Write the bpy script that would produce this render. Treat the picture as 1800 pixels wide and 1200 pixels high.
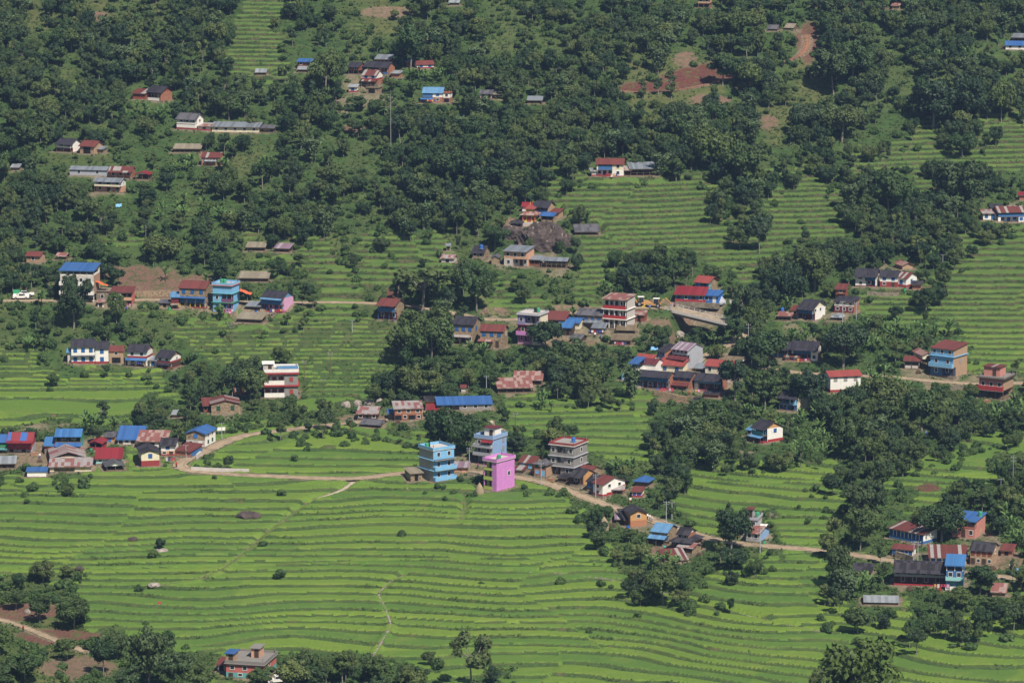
import bpy, math, random, zlib
import numpy as np
from mathutils import Vector, Matrix

# ------------------------------------------------------------------ camera, world, sun, exposure
sc = bpy.context.scene
for o in list(bpy.data.objects):
    bpy.data.objects.remove(o)
COL = sc.collection
R = math.radians
PITCH, FPX, CZ = R(10.0), 6404.0, 218.0
cam = bpy.data.cameras.new('camera')
cam.sensor_width = 36.0
cam.lens = FPX / 1800.0 * 36.0
cam.clip_start, cam.clip_end = 1.0, 6000.0
camo = bpy.data.objects.new('camera', cam)
camo.location = (0, 0, CZ)
camo.rotation_euler = (R(90) - PITCH, 0, 0)
COL.objects.link(camo)
sc.camera = camo

SUN_EL, SUN_AZ = R(52), R(30)          # azimuth: degrees to the right of straight behind the camera
sv = Vector((math.sin(SUN_AZ) * math.cos(SUN_EL), -math.cos(SUN_AZ) * math.cos(SUN_EL), math.sin(SUN_EL)))
world = bpy.data.worlds.new('World')
sc.world = world
world.use_nodes = True
wn = world.node_tree
sky = wn.nodes.new('ShaderNodeTexSky')
sky.sky_type = 'NISHITA'
sky.sun_disc = False
sky.sun_elevation = SUN_EL
sky.sun_rotation = math.atan2(sv.x, sv.y)
sky.air_density, sky.dust_density = 1.3, 0.6
bg = wn.nodes['Background']
bg.inputs[1].default_value = 0.05
wn.links.new(sky.outputs[0], bg.inputs[0])
sl = bpy.data.lights.new('sun', 'SUN')
sl.energy, sl.angle, sl.color = 4.6, R(0.5), (1.0, 0.94, 0.85)
so = bpy.data.objects.new('sun', sl)
so.rotation_euler = sv.to_track_quat('Z', 'Y').to_euler()
so.location = (300, 500, 600)
COL.objects.link(so)
sc.view_settings.view_transform = 'Standard'
sc.view_settings.look = 'None'
sc.view_settings.exposure = 0.44
sc.view_settings.gamma = 1.0
sc.render.engine = 'CYCLES'
sc.cycles.use_denoising = True
sc.cycles.max_bounces = 5
sc.cycles.diffuse_bounces = 3
sc.cycles.glossy_bounces = 1
sc.cycles.transmission_bounces = 2
sc.cycles.transparent_max_bounces = 2
sc.cycles.volume_bounces = 0
random.seed(7)
RNG = np.random.default_rng(11)

# ------------------------------------------------------------------ small maths
def smooth(a, b, x):
    t = np.clip((x - a) / (b - a), 0, 1)
    return t * t * (3 - 2 * t)

def _hash(i, j, s):
    n = (i.astype(np.int64) * 374761393 + j.astype(np.int64) * 668265263 + s * 1442695041) & 0x7fffffff
    n = ((n ^ (n >> 13)) * 1274126177) & 0x7fffffff
    return ((n ^ (n >> 16)) & 0xffff) / 65535.0

def noise(x, y, s=0):
    x = np.asarray(x, float); y = np.asarray(y, float)
    i, j = np.floor(x), np.floor(y)
    fx, fy = x - i, y - j
    fx, fy = fx * fx * (3 - 2 * fx), fy * fy * (3 - 2 * fy)
    a, b = _hash(i, j, s), _hash(i + 1, j, s)
    c, d = _hash(i, j + 1, s), _hash(i + 1, j + 1, s)
    return (a * (1 - fx) + b * fx) * (1 - fy) + (c * (1 - fx) + d * fx) * fy * 1.0

def fbm(x, y, s=0, o=3):
    v, a, t = 0, 1.0, 0
    for k in range(o):
        v = v + a * (noise(x * 2 ** k, y * 2 ** k, s + k * 17) - 0.5)
        t += a
        a *= 0.5
    return v / t

CP, SP = math.cos(PITCH), math.sin(PITCH)
def ray(px, py):
    a, b = (px - 900.0) / FPX, (600.0 - py) / FPX
    return a, CP + b * SP, -SP + b * CP
def project(x, y, z):
    z = z - CZ
    dep = y * CP - z * SP
    up = y * SP + z * CP
    return 900 + FPX * x / dep, 600 - FPX * up / dep

# ------------------------------------------------------------------ the lie of the land
_yk = np.array([-300, 300, 600, 780, 900, 985, 1040, 1090, 1160, 1300, 1450, 1700, 2200])
_sk = np.array([-20, -2, 2, 5.0, 6.5, 7.5, 12, 17, 21, 24, 26, 18, 5.0])
_yy = np.arange(-300, 2300, 1.0)
_zz = np.cumsum(np.tan(np.radians(np.interp(_yy, _yk, _sk))))
_zz -= np.interp(790, _yy, _zz)

_by = np.array([-300, 955, 965, 1025, 1062, 2300])      # the left hand fields lie on a bench, banked up behind
_bv = np.array([-300, 955, 963, 979, 1062, 2300])
def H0(x, y):
    z = np.interp(y, _yy, _zz)
    bw = smooth(-8, -48, x)
    z = z * (1 - bw) + bw * np.interp(np.interp(y, _by, _bv), _yy, _zz)
    near = 1 - smooth(930, 1010, y)
    z = z + near * 0.045 * np.maximum(x - 5, 0) * smooth(5, 60, x)
    far = smooth(1080, 1180, y)
    z = z - far * 0.07 * np.maximum(x - 40, 0)
    z = z + 5.0 * fbm(x / 150.0, y / 150.0, 3, 2) * (0.25 + smooth(900, 1100, y))
    z = z + 1.6 * fbm(x / 55.0, y / 55.0, 5, 2)
    z = z + .5 * fbm(x / 28.0, y / 28.0, 6, 2)
    # near spur in the lower left corner
    z = z + 34.0 * np.exp(-((x + 128) / 36.0) ** 2 - ((y - 748) / 33.0) ** 2)
    return z

def hits(func, px, py, y0=560.0, y1=1800.0):
    a, b, c = ray(px, py)
    t = np.arange(y0, y1, 1.0) / b
    X, Y, Z = a * t, b * t, CZ + c * t
    g = func(X, Y) - Z
    k = int(np.argmax(g > 0))
    if k == 0:
        k = len(t) - 1
    lo, hi = t[k - 1], t[k]
    for _ in range(12):
        m = 0.5 * (lo + hi)
        if func(np.array([a * m]), np.array([b * m]))[0] > CZ + c * m:
            hi = m
        else:
            lo = m
    return a * hi, b * hi, CZ + c * hi

def pxscale(x, y, z):
    return FPX / (y * CP - (z - CZ) * SP)

# ------------------------------------------------------------------ land use, read off the photograph in 50 px squares
# P paddy, p paddy with bushes, F wood, f loose trees, s scrub, g dry grass, h yards and houses, b bananas
LAND = """
FgFgfgFFPPff sgFFfssfffFF FFFffFfFFFFF
FsFFFFFFPpff sfFFfsfsFFFF fFFffFFsFFFF
FFsFFFFfppfF hhfbFFFFFfgg ggFfgFFsFFFF
fsFFFbFFFfFF hhbhFFFFFfgg gfFggfffFFFF
FFFsffFfffff ffFFFFFFFFFF FFFgFFffpFpP
FhssffffgfFf sfFFFFFFFFFF FFFFffppPPPP
FFFhFFbfFFfF ffFFFFFpPPPP PFFpppFFPFFf
FFFFbbbbFFfF fsFFFFFfpPPP PpFPpPFFFFFh
FffspfffsspP spppsfffPPPP PPPpfFfFFfPP
FfhpffsfspsP ppppfhhhPfFF FfPFFFhhfPPP
shFhhshhhhfp psFFfPPsssff hhfFFFpPpPPP
sfsffsppppPP PsFFhhhhhhhh ffFhhhbbbpPP
PfhhhhfPPPPP PPFFfffFFFhh hhFhhffbhhPP
PPPPPPffFhPP PffFffhFFFhh hhFFfhbbhshh
PPPppffhssss shhshfPPPPPf FFbFbFFffFbb
hhhhhhhpPPPP PPPFhhffPPPf FFhbbbFfffpp
hhhPPPPPPPPP PPhhhhhhhffF PPPPpffppppf
PPPPPPPPPPPP PPPPPPPPhfff PPPPppFfpfff
PPPPPPPPPPPP PPPPPPPPPfhh PfhppfFfFhhb
PPPPPPPPPPPP PPPPPPPPPsFh FfspPfsfhhhf
sssPPPPPPPPP PPPPPPPPPPfF fpPPPFfhhffs
ggfPPPPPPPPP PPPPPPPPPPPP PPPPPpfpfffF
sggsfPPPPPPP PPPPPPPPPPPP PPPPPppPpPPP
sggssffshfff fffpPfPPPPPP PPPPPffPPPPP
"""
LAND = [''.join(r.split()) for r in LAND.strip().split('\n')]
_CL = 'PpFfsghb'
_GRID = np.array([[_CL.index(ch) for ch in r] for r in LAND])
def land(px, py, jit=0.0, s=0):
    """bilinear class weights at picture positions -> dict of arrays"""
    px = np.asarray(px, float); py = np.asarray(py, float)
    if jit:
        px = px + jit * 2 * fbm(px / 60.0, py / 40.0, 71 + s, 3)
        py = py + jit * 1.4 * fbm(px / 60.0 + 9, py / 40.0 + 4, 83 + s, 3)
    gx = np.clip(px / 50.0 - 0.5, 0, 34.999); gy = np.clip(py / 50.0 - 0.5, 0, 22.999)
    i, j = gx.astype(int), gy.astype(int)
    fx, fy = smooth(0.15, 0.85, gx - i), smooth(0.15, 0.85, gy - j)
    out = {}
    for k, ch in enumerate(_CL):
        m = (_GRID == k).astype(float)
        out[ch] = ((m[j, i] * (1 - fx) + m[j, i + 1] * fx) * (1 - fy) + (m[j + 1, i] * (1 - fx) + m[j + 1, i + 1] * fx) * fy)
    return out

# bare soil: centre x, y, half width, half height, redness
EARTH = [(1155, 150, 70, 9, 1), (1215, 138, 66, 20, 1), (1275, 122, 60, 17, 1), (1340, 112, 48, 11, 1), (1205, 103, 22, 15, .35), (1420, 75, 22, 40, .8),
         (1470, 9, 50, 6, 1), (1545, 14, 30, 6, .8), (240, 492, 40, 26, .55), (290, 500, 40, 30, .5), (350, 500, 40, 22, .5), (200, 478, 30, 12, .5), (690, 515, 11, 13, .9), (1631, 855, 24, 9, .9),
         (45, 1074, 95, 15, .7), (105, 1118, 85, 17, .8), (135, 1175, 80, 22, .3), (1345, 215, 26, 14, .4), (1250, 175, 40, 10, .4),
         (1170, 565, 40, 8, .3), (620, 225, 26, 8, .6), (680, 20, 50, 12, .2), (1160, 530, 70, 6, .3), (1030, 537, 70, 6, .2), (900, 400, 40, 20, .3), (870, 545, 30, 8, .2), (60, 795, 40, 25, .1), (1750, 985, 60, 15, .2),
         (1000, 600, 60, 10, .3), (1200, 700, 60, 8, .4), (850, 830, 50, 9, .3), (1165, 970, 30, 9, .4), (650, 735, 60, 10, .1), (165, 30, 30, 10, .4)]
# roads and paths: name, pixels, width, kind
ROADS = [
    ('road', [(760, 712), (735, 733), (690, 738), (640, 741), (560, 749), (480, 758), (415, 766), (380, 783), (350, 798), (318, 810), (306, 818), (320, 827), (360, 831), (440, 835), (560, 840), (620, 843), (680, 835), (722, 828), (770, 827), (830, 828), (880, 833), (940, 843), (985, 856), (1030, 874), (1062, 887), (1110, 901), (1150, 914), (1200, 932), (1260, 951), (1340, 959), (1400, 963), (1460, 967), (1510, 976), (1560, 984), (1640, 999), (1720, 1011), (1860, 1020)], 4.4, 'dirt'),
    ('road', [(-60, 529), (60, 528), (140, 528), (200, 528), (240, 527), (300, 526), (420, 531), (520, 532), (600, 530), (660, 533), (740, 538), (790, 548), (830, 560), (870, 566), (915, 562), (970, 553), (1030, 546), (1090, 541), (1150, 540), (1192, 542)], 4.6, 'dirt'),
    ('road', [(1286, 562), (1312, 582), (1300, 602), (1262, 612), (1225, 632), (1212, 655)], 3.4, 'dirt'),
    ('road', [(1340, 645), (1400, 657), (1480, 658), (1560, 661), (1650, 671), (1720, 676), (1860, 670)], 4.4, 'dirt'),
    ('dirt_track', [(1085, 158), (1140, 166), (1200, 159), (1270, 142), (1340, 118), (1400, 107), (1420, 88), (1418, 50)], 2.6, 'red'),
    ('canal', [(640, 1215), (645, 1168), (663, 1140), (688, 1098), (676, 1065), (664, 1043), (690, 1016), (712, 1008)], .5, 'ditch'),
    ('footpath', [(622, 846), (600, 862), (545, 880)], 1.3, 'pale'),
    ('footpath', [(545, 880), (510, 905), (470, 935), (440, 963), (392, 1000), (345, 1020), (270, 1030)], .7, 'grassy'),
    ('canal', [(890, 1004), (985, 1007), (1075, 1018), (1180, 1045), (1290, 1075), (1350, 1090), (1450, 1112)], 0.5, 'ditch'),
    ('footpath', [(862, 738), (870, 748), (892, 759)], 1.0, 'pale'),
    ('footpath', [(-30, 1080), (30, 1095), (75, 1116), (120, 1132), (160, 1150)], 2.1, 'dirt'),
    ('footpath', [(815, 868), (817, 890), (808, 915)], .7, 'grassy'),
    ('footpath', [(835, 505), (850, 530), (872, 556)], 1.0, 'grassy'),
]

# ------------------------------------------------------------------ materials
def lin(h):
    h = h.lstrip('#')
    out = []
    for k in (0, 2, 4):
        c = int(h[k:k + 2], 16) / 255.0
        out.append(c / 12.92 if c <= 0.04045 else ((c + 0.055) / 1.055) ** 2.4)
    return (*out, 1.0)
def soft(h, k=.14):
    c = lin(h)
    g = .3 * c[0] + .59 * c[1] + .11 * c[2]
    return tuple(c[i] * (1 - k) + g * k for i in range(3)) + (1.0,)
def mul(c, f):
    return (c[0] * f, c[1] * f, c[2] * f, 1)

class NT:
    def __init__(s, name, rough=0.85):
        s.m = bpy.data.materials.new(name)
        s.m.use_nodes = True
        s.t = s.m.node_tree
        s.p = s.t.nodes['Principled BSDF']
        s.p.inputs['Roughness'].default_value = rough
        s.p.inputs['Specular IOR Level'].default_value = 0.25
    def n(s, kind, **kw):
        nd = s.t.nodes.new('ShaderNode' + kind)
        for k, v in kw.items():
            setattr(nd, k, v)
        return nd
    def l(s, a, b):
        s.t.links.new(a, b)
    def val(s, sock, v):
        if hasattr(v, 'is_output') or hasattr(v, 'links'):
            s.l(v, sock)
        else:
            sock.default_value = v
    def math(s, op, a, b=0.0, clamp=False):
        nd = s.n('Math', operation=op, use_clamp=clamp)
        s.val(nd.inputs[0], a); s.val(nd.inputs[1], b)
        return nd.outputs[0]
    def mix(s, f, a, b):
        nd = s.n('Mix', data_type='RGBA')
        s.val(nd.inputs[0], f); s.val(nd.inputs[6], a); s.val(nd.inputs[7], b)
        return nd.outputs[2]
    def noise(s, vec, scale, detail=3, rough=0.55):
        nd = s.n('TexNoise')
        nd.inputs['Scale'].default_value = scale
        nd.inputs['Detail'].default_value = detail
        nd.inputs['Roughness'].default_value = rough
        if vec is not None:
            s.l(vec, nd.inputs['Vector'])
        return nd.outputs['Fac']
    def ramp(s, f, a, b):
        nd = s.n('MapRange', clamp=True)
        s.val(nd.inputs[0], f)
        nd.inputs[1].default_value, nd.inputs[2].default_value = a, b
        return nd.outputs[0]
    def obj(s):
        return s.n('TexCoord').outputs['Object']
    def geo(s):
        return s.n('NewGeometry').outputs['Position']
    def bump(s, h, strength=0.4, dist=0.05):
        nd = s.n('Bump')
        nd.inputs['Strength'].default_value = strength
        nd.inputs['Distance'].default_value = dist
        s.l(h, nd.inputs['Height'])
        s.l(nd.outputs[0], s.p.inputs['Normal'])
    def col(s, c):
        s.val(s.p.inputs['Base Color'], c)
        return s.m

PAL = dict(white='#ebe5da', cream='#e0d2b0', grey='#98938d', concrete='#857f78', pink='#d27fca', lpink='#d89cc0', lblue='#74b4de', blue='#3a6ea6', skyblue='#86a8d0',
           teal='#58a8a4', aqua='#8fd0cc', yellow='#d9bb22', lime='#b8c648', maroon='#75262c', red='#a8282c', redband='#9a3432', salmon='#cc8272', coral='#c8685c', purple='#7b4a72', orange='#d8812f', ochre='#cc9450',
           mud='#b5764e', wood='#4d3a2c', timber='#6f5a44', dark='#17171a', bluewin='#1f5fa0', dwin='#2a2c30', glass='#39424c', greenwin='#23543a', redwin='#a8402c', tarpb='#2b74c8', tarpo='#e0632b', tank='#2aa06a', tankb='#2a6cc0', tankk='#202024',
           plaster='#c4bab0', peach='#d09a78', violet='#8f88b8', lgrey='#a9aab0', green='#2f8a58', cloth1='#c43a50', cloth2='#d8d0c8', cloth3='#4a4f9a', cloth4='#d69a3a', steel='#8b8d90', black='#1a1a1c')
_MATS = {}
def paint(key, rough=0.85):
    m = NT('paint_' + key, rough)
    c = soft(PAL[key])
    o = m.obj()
    f = m.ramp(m.noise(o, 0.9, 4), 0.3, 0.75)
    a = m.mix(f, mul(c, 0.84), c)
    mp = m.n('Mapping')
    mp.inputs['Scale'].default_value = (3.0, 3.0, 0.35)
    m.l(o, mp.inputs[0])
    st = m.ramp(m.noise(mp.outputs[0], 1.2, 3), 0.58, 0.8)
    b = m.mix(m.math('MULTIPLY', st, 0.3), a, mul((0.12, 0.10, 0.08, 1), 1))
    return m.col(b)
def stone(name, cols, scale=2.4):
    m = NT(name, 0.95)
    o = m.obj()
    mp = m.n('Mapping'); mp.inputs['Scale'].default_value = (1, 1, 1.7)
    m.l(o, mp.inputs[0])
    v = m.n('TexVoronoi'); v.inputs['Scale'].default_value = scale
    m.l(mp.outputs[0], v.inputs['Vector'])
    sp = m.n('SeparateColor'); m.l(v.outputs['Color'], sp.inputs[0])
    a = m.mix(sp.outputs[0], lin(cols[0]), lin(cols[1]))
    a = m.mix(m.ramp(sp.outputs[1], 0.6, 1.0), a, lin(cols[2]))
    v2 = m.n('TexVoronoi', feature='DISTANCE_TO_EDGE'); v2.inputs['Scale'].default_value = scale
    m.l(mp.outputs[0], v2.inputs['Vector'])
    e = m.ramp(v2.outputs['Distance'], 0.0, 0.09)
    a = m.mix(e, mul(lin(cols[2]), 0.6), a)
    m.bump(e, 0.6, 0.06)
    return m.col(a)
def brick(name, ca, cb):
    m = NT(name, 0.92)
    o = m.obj()
    f = m.ramp(m.noise(o, 1.6, 5, 0.65), 0.3, 0.72)
    a = m.mix(f, lin(ca), lin(cb))
    sp = m.n('SeparateXYZ'); m.l(o, sp.inputs[0])
    w = m.math('FRACT', m.math('MULTIPLY', sp.outputs[2], 4.5))
    j = m.ramp(w, 0.0, 0.22)
    a = m.mix(j, mul(lin(ca), 0.55), a)
    m.bump(j, 0.4, 0.02)
    return m.col(a)
def tin(name, ca, cb, frac=0.3, axis=0, rough=0.5, dirt=0.45, metal=0.0):
    m = NT(name, rough)
    o = m.obj()
    sp = m.n('SeparateXYZ'); m.l(o, sp.inputs[0])
    idx = m.math('FLOOR', m.math('MULTIPLY', sp.outputs[axis], 1.18))
    rowi = m.math('FLOOR', m.math('MULTIPLY', sp.outputs[1 - axis], 0.42 if 'ltinr' in name or 'rustp' in name or 'slate' in name else 0.0))
    ii = m.math('ADD', idx, m.math('MULTIPLY', rowi, 37.3))
    oi = m.n('ObjectInfo')
    ii = m.math('ADD', ii, m.math('MULTIPLY', oi.outputs['Random'], 91.0))
    wn = m.n('TexWhiteNoise', noise_dimensions='1D'); m.l(ii, wn.inputs['W'])
    sw = m.math('LESS_THAN', wn.outputs['Value'], frac)
    a = m.mix(sw, mul(soft(ca), .78), mul(soft(cb), .78))
    sh = m.math('MULTIPLY_ADD', wn.outputs['Value'], 0.3)
    a2 = m.mix(m.math('MULTIPLY', wn.outputs['Value'], 0.25), a, (0.02, 0.02, 0.02, 1))
    f = m.ramp(m.noise(o, 0.8, 5, 0.6), 0.48, 0.75)
    a3 = m.mix(m.math('MULTIPLY', f, dirt), a2, (0.10, 0.055, 0.035, 1))
    m.p.inputs['Metallic'].default_value = metal
    return m.col(a3)
ROOFS = dict(slate=('#3c3a46', '#302e38', .4, .25), slateb=('#44414a', '#2c2a30', .5, .3), rust=('#8a423a', '#7a3a34', .4, .35), rusts=('#7e3c34', '#a9a09a', .3, .35), rustp=('#a5645a', '#b49488', .4, .35),
             greytin=('#8f97a0', '#777d86', .4, .3), ltin=('#aab0b4', '#8c9298', .35, .3), btin=('#3a74ba', '#3066aa', .4, .18), btins=('#3f86c8', '#356fb0', .35, .2), lbtin=('#6aa5d2', '#5a93c4', .4, .25), redtin=('#a22430', '#8e1f2a', .4, .15), redt2=('#b04a40', '#a3443c', .4, .2),
             tan=('#a79a82', '#94886f', .4, .4), slateg=('#6f6d73', '#55545c', .4, .4), maroonr=('#7c3338', '#6e2c32', .4, .3), pinkt=('#a07f92', '#b0a5ad', .4, .3), tanthatch=('#8d7b5e', '#7a694e', .5, .4), redblue=('#a63a40', '#3a74c0', .3, .2), bluered=('#3d84c4', '#8a3a40', .25, .2), ltinr=('#b4a8a4', '#9c625a', .3, .35))
def M(key):
    if key in _MATS:
        return _MATS[key]
    k, ax = (key[:-2], 1) if key.endswith('@y') else (key, 0)
    if k in ROOFS:
        a, b, f, d = ROOFS[k]
        m = tin('roof_' + key.replace('@', '_'), a, b, f, ax, 0.55 if 'slate' not in k else 0.8, d)
    elif k == 'stone':
        m = stone('stone_wall', ('#b09c80', '#967f62', '#776452'))
    elif k == 'stoneg':
        m = stone('grey_stone', ('#a59a86', '#857966', '#655b50'))
    elif k == 'brick':
        m = brick('orange_brick', '#925c48', '#aa7a60')
    elif k == 'brickt':
        m = brick('tan_brick', '#9c7c62', '#b59a7e')
    elif k == 'brickd':
        m = brick('dark_brick', '#7a3f30', '#99573f')
    elif k == 'block':
        m = brick('grey_block', '#7d7a76', '#98938e')
    elif k == 'window':
        m = NT('window_glass', 0.15).col((0.03, 0.04, 0.05, 1))
    else:
        m = paint(k, 0.6 if k in ('tank', 'tankb', 'tankk') else 0.85)
    _MATS[key] = m
    return m

# ------------------------------------------------------------------ mesh builder
class MB:
    def __init__(s):
        s.v, s.f = [], []
    def box(s, x0, x1, y0, y1, z0, z1):
        b = len(s.v)
        s.v += [(x0, y0, z0), (x1, y0, z0), (x1, y1, z0), (x0, y1, z0), (x0, y0, z1), (x1, y0, z1), (x1, y1, z1), (x0, y1, z1)]
        s.f += [tuple(b + i for i in q) for q in ((3, 2, 1, 0), (4, 5, 6, 7), (0, 1, 5, 4), (1, 2, 6, 5), (2, 3, 7, 6), (3, 0, 4, 7))]
        return s
    def prism(s, pts, d0, d1, axis='x'):
        """polygon pts (a,b) pushed along an axis"""
        b, n = len(s.v), len(pts)
        for d in (d0, d1):
            for p, q in pts:
                s.v.append((d, p, q) if axis == 'x' else (p, d, q) if axis == 'y' else (p, q, d))
        s.f.append(tuple(range(b + n - 1, b - 1, -1)))
        s.f.append(tuple(range(b + n, b + 2 * n)))
        for i in range(n):
            j = (i + 1) % n
            s.f.append((b + i, b + j, b + n + j, b + n + i))
        return s
    def slab(s, A, B, C, D, th=0.06, n=0, rib=0.03):
        """A-B eave, D-C ridge; ribs run from eave to ridge"""
        A, B, C, D = map(Vector, (A, B, C, D))
        nr = (B - A).cross(D - A).normalized()
        if nr.z < 0:
            nr = -nr
        n = max(1, n)
        b = len(s.v)
        for i in range(n + 1):
            t = i / n
            k = nr * (rib if i % 2 else 0)
            lo, hi = A.lerp(B, t), D.lerp(C, t)
            for p in (lo + k, hi + k, lo - nr * th, hi - nr * th):
                s.v.append(tuple(p))
        for i in range(n):
            a, c = b + 4 * i, b + 4 * i + 4
            s.f += [(a, c, c + 1, a + 1), (a + 2, a + 3, c + 3, c + 2), (a, a + 2, c + 2, c), (a + 1, c + 1, c + 3, a + 3)]
        e = b + 4 * n
        s.f += [(b, b + 1, b + 3, b + 2), (e, e + 2, e + 3, e + 1)]
        return s
    def tube(s, pts, rads, n=8, cap=True):
        b = len(s.v)
        pts = [Vector(p) for p in pts]
        for i, p in enumerate(pts):
            d = (pts[min(i + 1, len(pts) - 1)] - pts[max(i - 1, 0)]).normalized()
            u = d.orthogonal().normalized() if abs(d.z) < 0.99 else Vector((1, 0, 0))
            w = d.cross(u)
            for k in range(n):
                t = 2 * math.pi * k / n
                s.v.append(tuple(p + (u * math.cos(t) + w * math.sin(t)) * rads[i]))
        for i in range(len(pts) - 1):
            for k in range(n):
                k2 = (k + 1) % n
                s.f.append((b + i * n + k, b + i * n + k2, b + (i + 1) * n + k2, b + (i + 1) * n + k))
        if cap:
            s.f.append(tuple(b + k for k in range(n - 1, -1, -1)))
            e = b + (len(pts) - 1) * n
            s.f.append(tuple(e + k for k in range(n)))
        return s
    def mesh(s, name, mat):
        me = bpy.data.meshes.new(name)
        me.from_pydata(s.v, [], s.f)
        me.materials.append(M(mat) if isinstance(mat, str) else mat)
        return me
    def build(s, name, mat, parent=None, loc=(0, 0, 0), rz=0.0, smooth_=False):
        me = s.mesh(name, mat)
        if smooth_:
            me.shade_smooth()
        return link(name, me, parent, loc, rz)

def link(name, me, parent=None, loc=(0, 0, 0), rz=0.0):
    o = bpy.data.objects.new(name, me)
    COL.objects.link(o)
    o.parent = parent
    o.location = loc
    if rz:
        o.rotation_euler = (0, 0, rz)
    return o
def tag(o, label, cat, group=None, kind=None):
    o['label'] = label
    if cat:
        o['category'] = cat
    if group:
        o['group'] = group
    if kind:
        o['kind'] = kind
    return o
def empty(name, loc, rz=0.0):
    o = link(name, None, None, loc, rz)
    o.empty_display_size = 0.5
    return o

# ------------------------------------------------------------------ what stands where: buildings
HS = []
def S(h, wall, st='w', n=2, win='bluewin', **k):
    return dict(h=h, wall=wall, st=st, n=n, win=win, **k)
def hs(name, label, x0, x1, py, d=6.0, yaw=0, fl=(), roof=None, cat='house', **k):
    HS.append(dict(name=name, label=label, x0=x0, x1=x1, py=py, d=d, yaw=R(yaw), fl=list(fl), roof=roof, cat=cat, k=k))
G = lambda m, p=27, ov=.5, os=.4, g=None: ('gable', m, p, ov, os, g)
GY = lambda m, p=20, ov=.4, os=.5, g=None: ('gabley', m, p, ov, os, g)
SH = lambda m, rise=1.2, ov=.5: ('shed', m, rise, ov)
FL = lambda m='concrete', p=None, ph=.8: ('flat', m, p, ph)
# --- upper left slope
hs('brick_shed', 'small brick shed with striped rusty roof joined to slate roofed house', 233, 256, 175, 4, -20, [S(10, 'brickd', 'x')], SH('rusts', .9), 'shed')
hs('brick_house', 'brick house with slate roof above the banana grove on the wooded slope', 259, 284, 178, 6, -32, [S(16, 'brick', 'g', 2, 'white', gx=(.0, .85), rc='white', rh=.3)], G('slate', 28, .6, .5, 'brickd'))
hs('white_house', 'white gabled farmhouse with grey slate roof beside a long low barn', 310, 344, 228, 5.5, -24, [S(9, 'white', 'x', base='redband'), S(9, 'white', 'g', 3, 'dwin', rc='white', rh=.35)], G('slateg', 30, .5, .4, 'white'), rw=[(1, [.55], 'dwin')], lm='the white gabled farmhouse')
hs('kitchen_shed', 'low kitchen shed with tin roof between white farmhouse and barn', 348, 370, 230, 4, -10, [S(7, 'white', 'd', 1, 'dwin', base='redband')], SH('ltinr', .6), 'shed')
hs('barn', 'long low barn with grey blue roof and pale open wall', 372, 455, 233, 5, -8, [S(9, 'cream', 'w', 5, 'dwin')], SH('greytin', .9, .6), 'barn', lm='the long low barn')
hs('goat_shed', 'small dark shed at the end of the long low barn', 458, 481, 233, 3.5, -8, [S(7, 'timber', 'o', 3)], SH('slateg', .5), 'shed')
hs('white_house', 'white and brick house with dark slate roof and open gallery at the wood edge', 98, 125, 268, 6, -28, [S(7, 'brickd', 'g', 2, 'dwin'), S(7, 'white', 'g', 2, 'dwin', rc='white', rh=.35)], G('slate', 26, .5, .4, 'white'), sw='white', lm='the white gallery house')
hs('brick_barn', 'tan brick barn with rusty roof and wide dark door', 140, 166, 271, 5.5, -26, [S(14, 'brickt', 'd', 1, 'dark', dw=2.6)], G('rust', 26, .5, .4, 'brickt'), 'barn')
hs('animal_shed', 'small tin roofed lean-to against the tan brick barn', 168, 182, 270, 2.5, -20, [S(7, 'stone', 'x')], SH('greytin', .5), 'shed')
hs('long_shed', 'long open shed with pale tan roof above the striped brick house', 306, 352, 268, 4, -3, [S(6, 'timber', 'o', 5)], SH('tan', .9), 'shed')
hs('brick_house', 'orange brick house with striped rusty roof among bananas', 354, 387, 291, 5, -10, [S(14, 'brick', 'w', 3, 'dwin')], G('rusts', 26, .4, .3, 'brick'), sk=[(0, 'ltin', 1.0, .2, .8, .35)], lm='the striped orange brick house')
hs('long_shed', 'long grey tin shed behind orange brick house on left slope', 122, 188, 309, 5, -10, [S(10, 'lgrey', 'w', 2, 'dwin')], G('greytin', 16, .4, .3, 'lgrey'), 'shed')
hs('brick_house', 'orange brick house with two tier striped rusty roof', 192, 232, 313, 5, -6, [S(12, 'brick', 'w', 3, 'dark')], G('rusts', 24, .4, .3, 'brick'), sk=[(0, 'rusts', 1.2, 0, 1, 0)], lm='the two tier rusty roofed house')
hs('farm_house', 'pale house with blue grey tin roof half hidden by trees', 165, 212, 339, 5, -15, [S(10, 'peach', 'g', 3, 'dwin'), S(9, 'white', 'g', 3, 'dwin', rc='cream', rh=.4)], G('greytin', 18, .5, .4, 'cream'))
hs('red_shed', 'small shed with red roof on the left slope', 238, 262, 316, 4, -8, [S(9, 'red', 'o', 2)], GY('redtin', 16), 'shed')
hs('hut', 'small brick hut with bright blue roof high on the slope', 523, 547, 118, 4, -22, [S(9, 'brickd', 'd', 2, 'dwin')], G('btin', 20, .5, .3, 'white'), lm='the blue roofed hut high up')
hs('hut', 'dark slate hut tucked behind the blue roofed hut', 549, 561, 113, 3.5, -22, [S(6, 'wood', 'x')], G('slate', 20), 'hut')
hs('goat_shed', 'tiny pale roofed shed on the upper terraces', 450, 467, 132, 3, 0, [S(4, 'timber', 'o', 2)], SH('ltin', .7), 'shed')
hs('goat_shed', 'tiny grey roofed shed below the blue roofed hut', 524, 543, 127, 3, -6, [S(4, 'timber', 'o', 2)], SH('ltin', .6), 'shed')
hs('hut', 'tiny grey tin hut at the far left of the slope', 20, 33, 300, 3, -5, [S(5, 'stoneg', 'x')], SH('ltin', .6), 'hut')
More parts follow.
